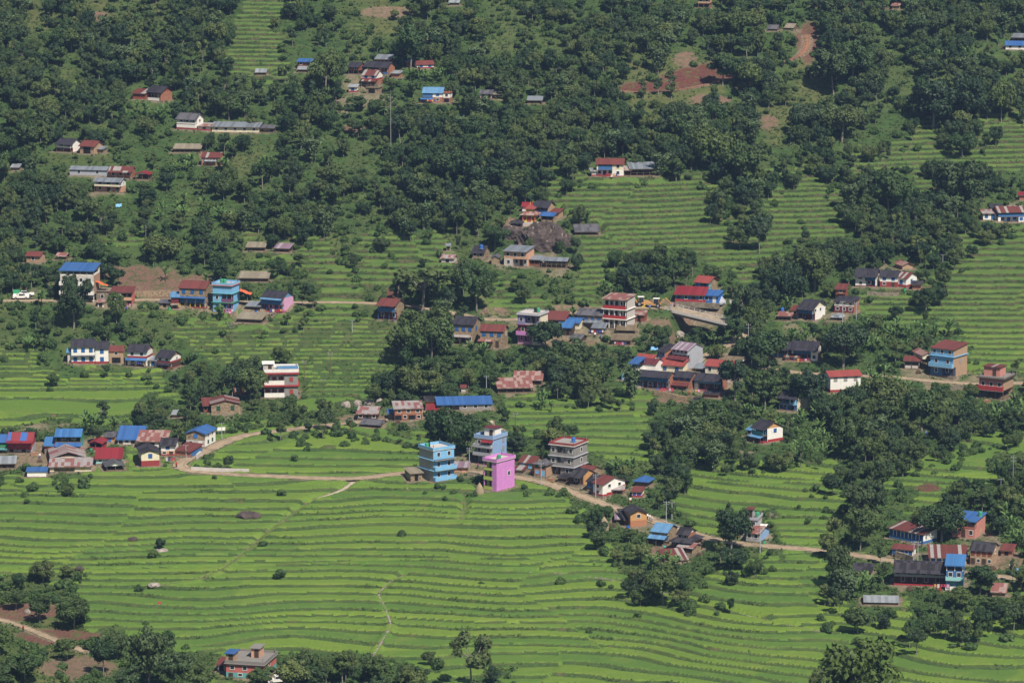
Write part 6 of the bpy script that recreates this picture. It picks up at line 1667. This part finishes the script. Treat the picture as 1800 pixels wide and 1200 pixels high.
for k, (bx, by, w, h_, mt, lb) in enumerate([(437, 911, 40, 15, ROCK, 'flat dark boulder alone in the left rice field'), (282, 970, 26, 7, PROCK, 'pale flat boulder under the lone tree in the rice'), (233, 950, 17, 7, ROCK, 'small dark boulder above the lone tree in the rice'), (140, 1002, 15, 8, ROCK, 'small dark boulder with pale top near the left edge'),
                                    (1018, 626, 34, 26, ROCK, 'purple boulder in the scrub below the market sheds'), (1240, 510, 10, 8, PROCK, 'small pale stone behind the teal house'), (608, 716, 16, 12, PROCK, 'pale boulder leftmost in the stony strip'), (628, 713, 14, 11, PROCK, 'pale boulder second in the stony strip'), (648, 712, 16, 12, PROCK, 'pale boulder third in the stony strip'), (668, 710, 14, 10, PROCK, 'pale boulder right end of the stony strip'), (354, 646, 10, 5, PROCK, 'pale stone in the field right of the white row'),
                                    (48, 1078, 10, 8, PROCK, 'pale stone beside the path on the near spur'), (1195, 595, 18, 14, PROCK, 'pale heap of stone below the bridge'), (1120, 1056, 16, 8, PROCK, 'pale stone in the right rice field'), (270, 1030, 22, 7, PROCK, 'flat pale stone at the end of the grassy path'), (672, 632, 7, 5, PROCK, 'tiny pale stone in the field below blue balcony house')]):
    p = spot(bx, by); s = pxscale(*p)
    blob('boulder', lb, 'boulder', p + Vector((0, .3, h_ / s * .25)), w / s / 2, w / s / 2 * .8, h_ / s * .62, mt, 10 + k, 3, .2)

p = spot(930, 392)
tp = tag(empty('temple', p, R(-12)), 'small yellow pagoda temple with pink tiered roofs on the rock', 'temple')
MB().box(-2.9, 2.9, -.8, 4.9, -1.5, .3).build('platform', 'plaster', tp)
MB().box(-2.0, 2.0, 0, 4.0, .3, 2.7).build('wall', 'yellow', tp)
roofs(tp, ('hip', 'rustp', 30, .9), 4.0, 4.0, 2.75, None)
MB().box(-1.15, 1.15, .85, 3.15, 3.3, 4.5).build('upper_wall', 'yellow', tp)
roofs(tp, ('hip', 'redt2', 38, .6), 2.3, 2.3, 4.55, None, .85)
MB().tube([(0, 2, 5.2), (0, 2, 5.9), (0, 2, 6.5)], [.16, .1, .02], 8).build('finial', 'yellow', tp)
window(tp, 0, 0, .35, 1.1, 1.7, 'redwin', 0, True)
for xx in (-1.35, 1.35):
    window(tp, xx, 0, 1.0, .6, .9, 'redwin')
for xx in (-1.9, 1.9):
    MB().box(xx - .1, xx + .1, -.55, -.35, .3, 2.65).build('pillar', 'coral', tp)

# ------------------------------------------------------------------ walls, heaps, tarpaulins
def wall_line(name, label, pts, h_, w_=.45, mat='stoneg'):
    P = [spot(*q) for q in pts]
    m = MB()
    o = empty(name, P[0]); tag(o, label, 'wall')
    for a, b in zip(P[:-1], P[1:]):
        d = (b - a); L_ = d.length
        n_ = Vector((-d.y, d.x, 0)).normalized() * w_ / 2
        q = MB()
        z0, z1 = Vector((0, 0, -1.2)), Vector((0, 0, h_))
        A = [a - n_ + z0, b - n_ + z0, b + n_ + z0, a + n_ + z0, a - n_ + z1, b - n_ + z1, b + n_ + z1, a + n_ + z1]
        q.v = [tuple(v - P[0]) for v in A]
        q.f = [(3, 2, 1, 0), (4, 5, 6, 7), (0, 1, 5, 4), (1, 2, 6, 5), (2, 3, 7, 6), (3, 0, 4, 7)]
        q.build('wall_section', mat, o)
wall_line('retaining_wall', 'pale masonry wall along the inner side of the road bend', [(336, 826), (372, 828), (405, 829), (438, 830)], .9, .5, 'plaster')
wall_line('retaining_wall', 'short pale wall where the road turns at the field corner', [(346, 806), (353, 800)], 1.2, .5, 'plaster')
wall_line('retaining_wall', 'long low stone wall below the long slate house with red doors', [(1150, 694), (1178, 699), (1206, 706)], 1.4, .6, 'stone')
wall_line('retaining_wall', 'stone wall beside the lower road under the toilet block', [(1574, 979), (1592, 984), (1606, 989)], 1.6, .5, 'stoneg')
wall_line('retaining_wall', 'stone wall beside the road near the pink corner house', [(822, 836), (840, 838), (850, 842)], 1.2, .5, 'stoneg')
wall_line('retaining_wall', 'dark stone wall before the upper right row of houses', [(1524, 520), (1550, 522), (1580, 522)], 1.4, .5, 'stoneg')
wall_line('retaining_wall', 'stone wall under the road by the sky blue building', [(1660, 684), (1690, 686), (1720, 688)], 1.5, .5, 'stoneg')
wall_line('retaining_wall', 'stone bank wall along the upper road by the landslip', [(200, 524), (250, 521), (300, 519)], 1.6, .6, 'stone')

hay = NT('straw', .95); hay.col(hay.mix(hay.ramp(hay.noise(hay.obj(), 3, 5, .7), .3, .7), (.20, .15, .09, 1), (.38, .29, .19, 1))); hay.bump(hay.noise(hay.obj(), 8, 4), .8, .1)
for bx, by, w, h_, lb in [(1062, 932, 19, 27, 'brown conical haystack left of the orange mud house'), (843, 869, 16, 23, 'small brown haystack beside the vivid pink corner house'), (1720, 940, 14, 23, 'pale haystack beside the salmon house with blue top roof')]:
    p = spot(bx, by); s = pxscale(*p); r_, hh = w / s / 2, h_ / s
    o = empty('haystack', p); tag(o, lb, 'haystack')
    MB().tube([(0, 0, -.4), (0, 0, hh * .12), (0, 0, hh * .42), (0, 0, hh * .72), (0, 0, hh * .93)], [r_ * .95, r_ * 1.05, r_ * .92, r_ * .5, r_ * .08], 14).build('straw_stack', hay.m, o, smooth_=True)
    MB().tube([(0, 0, hh * .8), (.03, 0, hh * 1.12)], [.05, .03], 6).build('centre_pole', 'timber', o)
p = spot(1262, 531); s = pxscale(*p)
gr_ = MB().tube([(0, 0, -.4), (.1, 0, .5), (.2, .1, 1.4), (.3, .1, 2.5), (.35, .1, 2.8)], [2.9, 2.2, 1.35, .45, .06], 14).build('gravel_heap', 'lgrey', None, p, 0, True)
tag(gr_, 'grey gravel heap beside the bridge end stall', 'heap')
def tarp(name, label, P, mat, sag=.3):
    P = [Vector(q) for q in P]
    m = MB(); n_ = 6
    for i in range(n_ + 1):
        for j in range(n_ + 1):
            a, b = i / n_, j / n_
            q = (P[0] * (1 - a) + P[1] * a) * (1 - b) + (P[3] * (1 - a) + P[2] * a) * b
            q = q - Vector((0, 0, sag * 4 * a * (1 - a) * (.4 + b * (1 - b) * 2) + .12 * math.sin(i * 2.1 + j)))
            m.v.append(tuple(q - P[0]))
    for i in range(n_):
        for j in range(n_):
            a = i * (n_ + 1) + j
            m.f.append((a, a + n_ + 1, a + n_ + 2, a + 1))
    o = m.build(name, mat, None, P[0], 0, True)
    md = o.modifiers.new('thick', 'SOLIDIFY'); md.thickness = .03
    tag(o, label, 'tarpaulin')
p = spot(172, 531)
tarp('tarpaulin', 'orange tarpaulin slung over the unfinished stone house', [p + Vector((-1.4, 1.0, 6.4)), p + Vector((2.6, 1.5, 4.6)), p + Vector((2.9, 4.5, 4.4)), p + Vector((-1.0, 4.8, 6.2))], 'tarpo')
p = spot(404, 549)
tarp('tarpaulin', 'orange red awning stretched right of the light blue house', [p + Vector((2.6, 1.6, 6.4)), p + Vector((6.0, .6, 5.2)), p + Vector((6.6, 4, 5.2)), p + Vector((3, 5, 6.4))], 'tarpo', .1)
p = spot(208, 366)
tarp('tarpaulin', 'small blue tarpaulin in the wood below the left hamlet', [p + Vector((-1, 0, .4)), p + Vector((1, 0, .5)), p + Vector((.9, 1.2, 1.3)), p + Vector((-.9, 1.2, 1.2))], 'lblue', .1)
p = spot(1150, 617)
tarp('tarpaulin', 'pale blue sheet drying on the bank above the village', [p + Vector((-1.2, 0, .3)), p + Vector((1.2, 0, .5)), p + Vector((1, 1.2, 1.1)), p + Vector((-1, 1.2, 1.2))], 'lblue', .1)

# ------------------------------------------------------------------ poles, signs, flag, tank on a stand
for k, (bx, by, h_, lb) in enumerate([(825, 823, 38, 'pale power pole by the road between blue houses'), (906, 761, 37, 'pale power pole in the field right of the big dark trees'), (1025, 682, 32, 'power pole in the trees left of the village'), (1315, 622, 55, 'tall pale power pole left of the slate pair'), (1481, 568, 40, 'pale power pole left of two by the maroon house'), (1505, 562, 32, 'pale power pole right of two by the maroon house'), (1657, 474, 27, 'power pole alone on the right terraces'), (1171, 919, 40, 'pale power pole left of two by the lower road'), (1181, 913, 32, 'pale power pole right of two by the lower road'),
                                      (1336, 971, 44, 'power pole in front of the light blue gabled house'), (1606, 991, 42, 'left power pole beside the toilet block'), (1613, 991, 42, 'right power pole beside the toilet block'), (1780, 866, 68, 'tall power pole in trees at the right edge'), (1759, 872, 32, 'short power pole left of the tall one at right edge'), (1047, 874, 42, 'pale power pole before the white roadside house'), (951, 853, 42, 'pale power pole before the small brick shop'), (707, 652, 34, 'left dark timber pole of a pair below the big trees'), (718, 652, 32, 'right dark timber pole of a pair below the big trees'), (535, 668, 36, 'dark steel pole right of the red banded house'), (581, 656, 38, 'dark steel pole in the paddies right of the red banded house'),
                                      (568, 694, 28, 'short dark pole in paddies below the steel poles'), (619, 584, 22, 'thin pole on the terraces left of blue balcony house'), (617, 762, 26, 'thin dark pole in the field left of the brown timber shed'), (687, 268, 104, 'very tall thin pale pole on the upper slope'), (855, 690, 30, 'pale pole near the pink rust sheds'), (390, 772, 30, 'pole beside the sign at the road top'), (327, 805, 24, 'thin pole before the low brick shop by the road'), (404, 600, 34, 'left rusty pole on terraces below light blue house'), (408, 602, 28, 'right rusty pole on terraces below light blue house'), (348, 842, 0, '')]):
    if not h_:
        continue
    p = spot(bx, by); hh = h_ / pxscale(*p)
    o = empty('power_pole', p); tag(o, lb, 'pole', 'power poles')
    dk = 'timber' if 'dark' in lb or 'rusty' in lb else 'grey' if 'tall thin' in lb or 'right edge' in lb else 'lgrey'
    MB().tube([(0, 0, -1), (0, 0, hh * .5), (0, 0, hh)], [.13, .10, .07], 8).build('post', dk, o)
    for q in (.93, .84) if hh > 5 else (.95,):
        MB().box(-.75, .75, -.05, .05, hh * q, hh * q + .09).build('cross_arm', 'steel', o)
    for xx in (-.6, 0.02, .6):
        MB().tube([(xx, 0, hh * .93 + .09), (xx, 0, hh * .93 + .3)], [.05, .03], 6).build('insulator', 'white', o)
p = spot(278, 1094); o = empty('flag_pole', p); tag(o, 'slender flag pole with small red flag in the rice field', 'flag')
MB().tube([(0, 0, -.5), (0, 0, 5.2)], [.04, .025], 6).build('pole', 'timber', o)
MB().box(.03, .75, -.02, .02, 4.6, 5.1).build('flag', 'cloth1', o)
for bx, by, w, h_, yw, lb in [(1291, 541, 4.6, 2.2, -25, 'plain white signboard on posts right of the bridge end'), (389, 764, 3.4, 1.6, 18, 'slanted white signboard at the top of the rising road')]:
    p = spot(bx, by); o = empty('signboard', p, R(yw)); tag(o, lb, 'sign')
    s = pxscale(*p)
    MB().box(-w / 3, w / 3, -.05, .03, 1.2, 1.2 + h_ * .6).build('board', 'white', o)
    for xx in (-w / 4, w / 4):
        MB().box(xx - .05, xx + .05, .03, .12, -.4, 1.4).build('post', 'steel', o)
p = spot(1375, 558); o = empty('tank_tower', p); tag(o, 'blue water tank on a slim stand above banana plants', 'water tank')
for xx in (-.4, .4):
    for yy_ in (-.4, .4):
        MB().box(xx - .05, xx + .05, yy_ - .05, yy_ + .05, -.3, 1.5).build('stand_leg', 'steel', o)
MB().box(-.6, .6, -.6, .6, 1.5, 1.6).build('stand_top', 'steel', o)
MB().tube([(0, 0, 1.6), (0, 0, 2.8), (0, 0, 3.0)], [.55, .55, .3], 12).build('tank', 'tankb', o)
# bare pale trunk on the wooded slope
for bx, by, h_, lb in [(803, 398, 46, 'bare pale dead tree on the wooded slope'), (540, 275, 26, 'slim pale bare trunk in the upper wood')]:
    p = spot(bx, by); hh = h_ / pxscale(*p)
    o = empty('dead_tree', p); tag(o, lb, 'tree')
    MB().tube([(0, 0, -.5), (.1, 0, hh * .4), (-.1, 0, hh * .75), (.05, 0, hh)], [.2, .16, .1, .03], 7).build('trunk', 'plaster', o)
    for q, a in ((.55, .7), (.68, -.8), (.8, .5)):
        MB().tube([(0, 0, hh * q), (a, .1, hh * q + .7), (a * 1.5, .1, hh * q + 1.3)], [.07, .05, .015], 5).build('branch', 'plaster', o)

# ------------------------------------------------------------------ vehicles
def wheel(o, x, y, r, w=.24):
    t = MB().tube([(x, y - w / 2, r), (x, y + w / 2, r)], [r, r], 14).build('wheel', 'black', o)
    MB().tube([(x, y - w / 2 - .015, r), (x, y + w / 2 + .015, r)], [r * .55, r * .55], 10).build('rim', 'steel', t)
def pickup(px, py, yaw, label, cab='white', bed='white', L_=4.8, box=None):
    o = empty('pickup_truck', spot(px, py) + Vector((0, 0, .1)), R(yaw)); tag(o, label, 'truck')
    k = L_ / 4.8
    prof = [(-2.4, .45), (2.4, .45), (2.42, .8), (2.3, .98), (1.25, 1.08), (.62, 1.72), (-.55, 1.76), (-.72, 1.05), (-2.4, 1.05)]
    MB().prism([(a * k, b) for a, b in prof], -.85, .85, 'y').build('body', cab, o)
    glass = MB().prism([(1.16 * k, 1.13), (.66 * k, 1.64), (-.48 * k, 1.66), (-.6 * k, 1.13)], -.872, .872, 'y').build('side_window', 'window', o)
    MB().slab((1.30 * k, -.72, 1.12), (1.30 * k, .72, 1.12), (.71 * k, .72, 1.70), (.71 * k, -.72, 1.70), .02).build('windscreen', 'window', o)
    MB().box(-2.42 * k, -.8 * k, -.88, .88, .95, 1.12 if not box else 1.9).build('cargo_bed', bed if not box else box, o)
    for x_ in (-1.5 * k, 1.5 * k):
        for y_ in (-.78, .78):
            wheel(o, x_, y_, .38)
    for y_ in (-.6, .6):
        MB().box(2.38 * k, 2.45 * k, y_ - .16, y_ + .16, .72, .9).build('headlight', 'lgrey', o)
    MB().box(2.36 * k, 2.5 * k, -.84, .84, .42, .6).build('bumper', 'steel', o)
pickup(37, 526, 4, 'white pickup on the upper road at the far left')
pickup(42, 521, 3, 'green and white truck behind the white pickup', 'white', 'white', 6.2, 'tank')
pickup(160, 526, 184, 'white pickup half hidden by the big roadside tree')
pickup(487, 1200, 20, 'white car at the bottom edge near the coral house')
def backhoe(px, py, yaw, label):
    o = empty('backhoe_loader', spot(px, py) + Vector((0, 0, .1)), R(yaw)); tag(o, label, 'backhoe')
    MB().prism([(-1.6, .7), (2.1, .7), (2.2, 1.5), (.6, 1.7), (.5, 1.25), (-1.6, 1.25)], -.7, .7, 'y').build('chassis', 'ochre', o)
    cabp = MB().box(-1.1, .5, -.75, .75, 1.25, 2.7).build('cab', 'window', o)
    MB().box(-1.25, .65, -.85, .85, 2.7, 2.85).build('cab_roof', 'white', cabp)
    for x_ in (-1.08, .42):
        for y_ in (-.76, .68):
            MB().box(x_, x_ + .08, y_, y_ + .08, 1.26, 2.69).build('cab_pillar', 'ochre', cabp)
    for y_ in (-.85, .85):
        wheel(o, -.9, y_, .72, .4); wheel(o, 1.6, y_, .48, .34)
    for y_ in (-.6, .6):
        MB().tube([(1.0, y_, 1.5), (2.6, y_, 1.1), (3.3, y_, .45)], [.13, .12, .1], 6).build('loader_arm', 'ochre', o)
    MB().prism([(3.2, .15), (4.0, .1), (4.05, .25), (3.45, .45), (3.35, 1.0), (3.2, 1.0)], -1.1, 1.1, 'y').build('loader_bucket', 'yellow', o)
    bm_ = MB().tube([(-1.5, 0, 1.2), (-2.4, 0, 2.5), (-3.0, 0, 3.0)], [.2, .17, .14], 6).build('boom', 'ochre', o)
    MB().tube([(-3.0, 0, 3.0), (-4.2, 0, 2.0), (-4.7, 0, 1.2)], [.14, .13, .11], 6).build('dipper', 'ochre', bm_)
    MB().prism([(-4.9, .4), (-4.3, .35), (-4.35, 1.1), (-4.8, 1.25)], -.35, .35, 'y').build('digging_bucket', 'steel', bm_)
backhoe(1128, 538, 8, 'yellow backhoe loader with raised arm on the road, left of two')
backhoe(1152, 541, 170, 'yellow backhoe loader on the road, right of two nearer the bridge')

# ------------------------------------------------------------------ washing lines
for k, (bx, by, n_, lb) in enumerate([(1168, 692, 7, 'washing line of red and pink clothes before the long slate house'), (1235, 694, 6, 'washing line of white clothes before the two tier slate house'), (1048, 590, 6, 'washing line of mixed clothes below the market sheds'), (1412, 640, 5, 'washing line before the slate house with blue balcony'), (400, 553, 5, 'washing line before the light blue house with tanks'), (485, 553, 5, 'red washing line before the pink gabled house'), (222, 543, 4, 'washing line before the white and red roadside house'), (1090, 611, 5, 'washing line at the ragged timber shed'), (1655, 1038, 5, 'red washing line before the long slate house with gallery'), (1660, 632, 0, ''), (246, 645, 4, 'pale washing on a line before the blue porch house'), (758, 184, 4, 'washing line before the pale blue roofed farmhouse'), (1075, 314, 5, 'washing line before the cream farmhouse'), (300, 815, 4, 'washing line at the road bend house')]):
    if not n_:
        continue
    p = spot(bx, by); o = empty('washing_line', p, R(random.uniform(-20, 10))); tag(o, lb, 'laundry')
    L_ = n_ * .75
    for xx in (-L_ / 2, L_ / 2):
        MB().tube([(xx, 0, -.4), (xx, 0, 1.75)], [.05, .04], 6).build('post', 'timber', o)
    MB().tube([(-L_ / 2, 0, 1.7), (0, 0, 1.6), (L_ / 2, 0, 1.7)], [.012, .012, .012], 4).build('line', 'steel', o)
    for j in range(n_):
        xx = -L_ / 2 + (j + .5) * .75
        w_ = random.uniform(.2, .33); hh = random.uniform(.5, 1.0)
        MB().box(xx - w_, xx + w_, -.03, .03, 1.66 - hh, 1.64).build('cloth', random.choice(['cloth1', 'cloth2', 'cloth3', 'cloth4', 'red', 'lpink']), o)

# ------------------------------------------------------------------ people
def person(px, py, yaw, label, top, legs, lift=0.0):
    """one continuous skinned body, clothing coloured by height"""
    m = NT('person_clothes', .9)
    sp = m.n('SeparateXYZ'); m.l(m.obj(), sp.inputs[0])
    z_ = sp.outputs[2]
    c_ = m.mix(m.math('GREATER_THAN', z_, .86), lin(PAL[legs]), lin(PAL[top]))
    c_ = m.mix(m.math('GREATER_THAN', z_, 1.42), c_, lin('#8a5a40'))
    c_ = m.mix(m.math('GREATER_THAN', z_, 1.60), c_, (.02, .015, .012, 1))
    m.col(c_)
    V = [((0, 0, .92), .15), ((0, 0, 1.12), .15), ((0, 0, 1.34), .17), ((0, 0, 1.46), .065), ((0, -.02, 1.56), .10), ((0, -.02, 1.66), .09),
         ((-.11, 0, .82), .10), ((-.12, -.06, .46), .075), ((-.12, 0, .06), .05), ((-.12, -.14, .03), .045), ((.11, 0, .82), .10), ((.12, .05, .46), .075), ((.12, .08, .06), .05), ((.12, -.06, .03), .045),
         ((-.21, 0, 1.36), .07), ((-.27, -.02, 1.08), .05), ((-.25, -.12, .84), .04), ((.21, 0, 1.36), .07), ((.27, -.02, 1.08), .05), ((.25, -.12, .84), .04)]
    E = [(0, 1), (1, 2), (2, 3), (3, 4), (4, 5), (0, 6), (6, 7), (7, 8), (8, 9), (0, 10), (10, 11), (11, 12), (12, 13), (2, 14), (14, 15), (15, 16), (2, 17), (17, 18), (18, 19)]
    me = bpy.data.meshes.new('person'); me.from_pydata([v for v, _ in V], E, [])
    me.materials.append(m.m)
    o = link('person', me, None, spot(px, py) + Vector((0, 0, lift)), R(yaw))
    sk = o.modifiers.new('skin', 'SKIN')
    for k, (_, r_) in enumerate(V):
        me.skin_vertices[0].data[k].radius = (r_, r_)
        me.skin_vertices[0].data[k].use_root = (k == 0)
    sb = o.modifiers.new('sub', 'SUBSURF'); sb.levels = sb.render_levels = 1
    tag(o, label, 'person')
person(1628, 766, 10, 'person in blue standing in the rice field right of grey house', 'skyblue', 'cloth3')
person(41, 1110, -40, 'person in red on the path of the near spur', 'red', 'dark')
person(1138, 913, 30, 'person in white on the road by orange mud house, leftmost of three', 'white', 'dark', .1)
person(1142, 915, -20, 'person in white on the road by orange mud house, middle of three', 'white', 'cloth3', .1)
person(1146, 917, 70, 'person in pale clothes by orange mud house, rightmost of three', 'cloth2', 'dark', .1)
person(1168, 968, 0, 'person in teal standing in the yard of the blue tier house', 'teal', 'dark')
person(957, 840, 60, 'person in white before the small brick shop on the road', 'white', 'cloth3')
person(1142, 545, -30, 'person in blue walking on the road below the backhoes', 'skyblue', 'dark', .1)
person(840, 824, 40, 'person in dark clothes by the road near the grey blue house', 'purple', 'dark', .1)

# ------------------------------------------------------------------ yard clutter
_LOG = MB().tube([(0, -.6, 0), (0, .6, 0)], [.09, .08], 7).mesh('log', 'timber')
def woodpile(px, py, yaw, label):
    o = empty('woodpile', spot(px, py), R(yaw)); tag(o, label, 'woodpile')
    for r_ in range(5):
        for k in range(9 - r_):
            link('log', _LOG, o, (k * .19 + r_ * .095 - .8, random.uniform(-.08, .08), .09 + r_ * .16))
def brickstack(px, py, yaw, label):
    o = empty('brick_stack', spot(px, py), R(yaw)); tag(o, label, 'bricks')
    for r_ in range(4):
        for k in range(3):
            MB().box(-.9 + k * .62, -.32 + k * .62, -.4, .4, r_ * .22 + .01, r_ * .22 + .21).build('brick_layer', 'brick' if (r_ + k) % 2 else 'brickt', o)
def drum(px, py, mat, label):
    o = empty('water_drum', spot(px, py)); tag(o, label, 'water drum')
    MB().tube([(0, 0, 0), (0, 0, .3), (0, 0, .32), (0, 0, .62), (0, 0, .64), (0, 0, .95)], [.42, .42, .45, .45, .42, .42], 12).build('barrel', mat, o)
    MB().tube([(0, 0, .95), (0, 0, 1.0)], [.36, .36], 12).build('lid', 'black', o)
for a in [(1190, 697, 10, 'woodpile under the brick house of the village'), (1280, 692, -20, 'woodpile right of the village two tier slate house'), (1110, 690, 0, 'woodpile below the narrow white house'), (700, 743, 5, 'woodpile before the dark shuttered brick house'), (675, 742, 20, 'woodpile between brown timber shed and brick house'), (1078, 925, 0, 'woodpile between haystack and orange mud house'), (1160, 972, 30, 'woodpile in the yard below the blue tier house'), (1230, 976, -20, 'woodpile right of the lower road slate house'), (1600, 1036, 0, 'woodpile before the long slate house with gallery'), (1745, 1000, 15, 'woodpile right of the tan brick slate house'), (70, 812, 0, 'woodpile in the dirt yard of the left village'), (300, 806, -10, 'woodpile beside the road bend house'), (1110, 581, 0, 'woodpile at the foot of the white lodge'), (1025, 592, 10, 'woodpile below the grey slate stone house'), (1450, 570, -10, 'woodpile beside the white two tier slate house'), (1615, 655, 0, 'woodpile left of the sky blue building')]:
    woodpile(*a)
for a in [(1225, 540, -20, 'brick stack before the red roofed shop'), (968, 846, -30, 'brick stack beside the small brick shop'), (870, 826, 0, 'brick stack under the grey blue house'), (1735, 708, -20, 'brick stack before the salmon roadside house'), (60, 800, 10, 'brick stack before the red striped roofed house')]:
    brickstack(*a)
for a in [(298, 545, 'tank', 'green water drum by the maroon shop annex'), (1104, 929, 'tankb', 'blue water drum beside the orange mud house'), (160, 793, 'tank', 'green water drum beside the red arched shelter'), (1265, 690, 'white', 'white water drum before the village two tier slate house'), (1343, 956, 'tank', 'green water drum before the light blue gabled house'), (450, 551, 'tankb', 'blue water drum left of the pink gabled house'), (1590, 512, 'tank', 'green water drum below the upper right row')]:
    drum(*a)
for a in [(1160, 694, 20, 'person in red near the washing of the long slate house', 'red', 'dark'), (1212, 694, -30, 'person in orange before the brick house of the village', 'orange', 'cloth1'), (1046, 593, 10, 'person in white below the grey slate stone house', 'white', 'dark'), (1056, 596, 60, 'person in blue among the laundry below the market sheds', 'blue', 'dark'), (222, 547, 0, 'person in dark blue before the white and red roadside house', 'cloth3', 'dark'), (404, 556, 40, 'person in pink before the light blue house with tanks', 'lpink', 'cloth1'), (70, 806, -20, 'person in white in the dirt yard of left village', 'white', 'cloth3'), (1652, 1042, 0, 'person in red before the long slate house with gallery', 'red', 'red'), (1776, 1000, 30, 'person in white on the yard at the right edge, upper', 'white', 'dark'), (1788, 1008, -30, 'person in pale blue on the yard at the right edge, lower', 'skyblue', 'dark'), (1075, 316, 0, 'person in pale clothes before the cream farmhouse', 'cloth2', 'dark'), (1186, 541, 10, 'person in dark clothes before the red roofed shop', 'purple', 'dark'), (310, 822, 40, 'person in red at the road bend', 'red', 'dark'), (1108, 884, 0, 'person in white by the hut hung with clothes', 'white', 'red')]:
    person(*a)

# ------------------------------------------------------------------ the air: thin haze over the whole valley
zmax = float(ground.max())
hz = MB().box(-2300, 2300, -60, 1900, float(ground.min()) - 1.5, max(zmax, CZ) + 12)
hm = bpy.data.materials.new('haze')
hm.use_nodes = True
ht = hm.node_tree
ht.nodes.remove(ht.nodes['Principled BSDF'])
pv = ht.nodes.new('ShaderNodeVolumePrincipled')
pv.inputs['Color'].default_value = (.40, .60, 1.0, 1)
pv.inputs['Density'].default_value = .000078
pv.inputs['Anisotropy'].default_value = .2
ht.links.new(pv.outputs[0], ht.nodes['Material Output'].inputs['Volume'])
ho = hz.build('haze', hm)
tag(ho, 'thin blue haze filling the valley air', 'haze', kind='stuff')
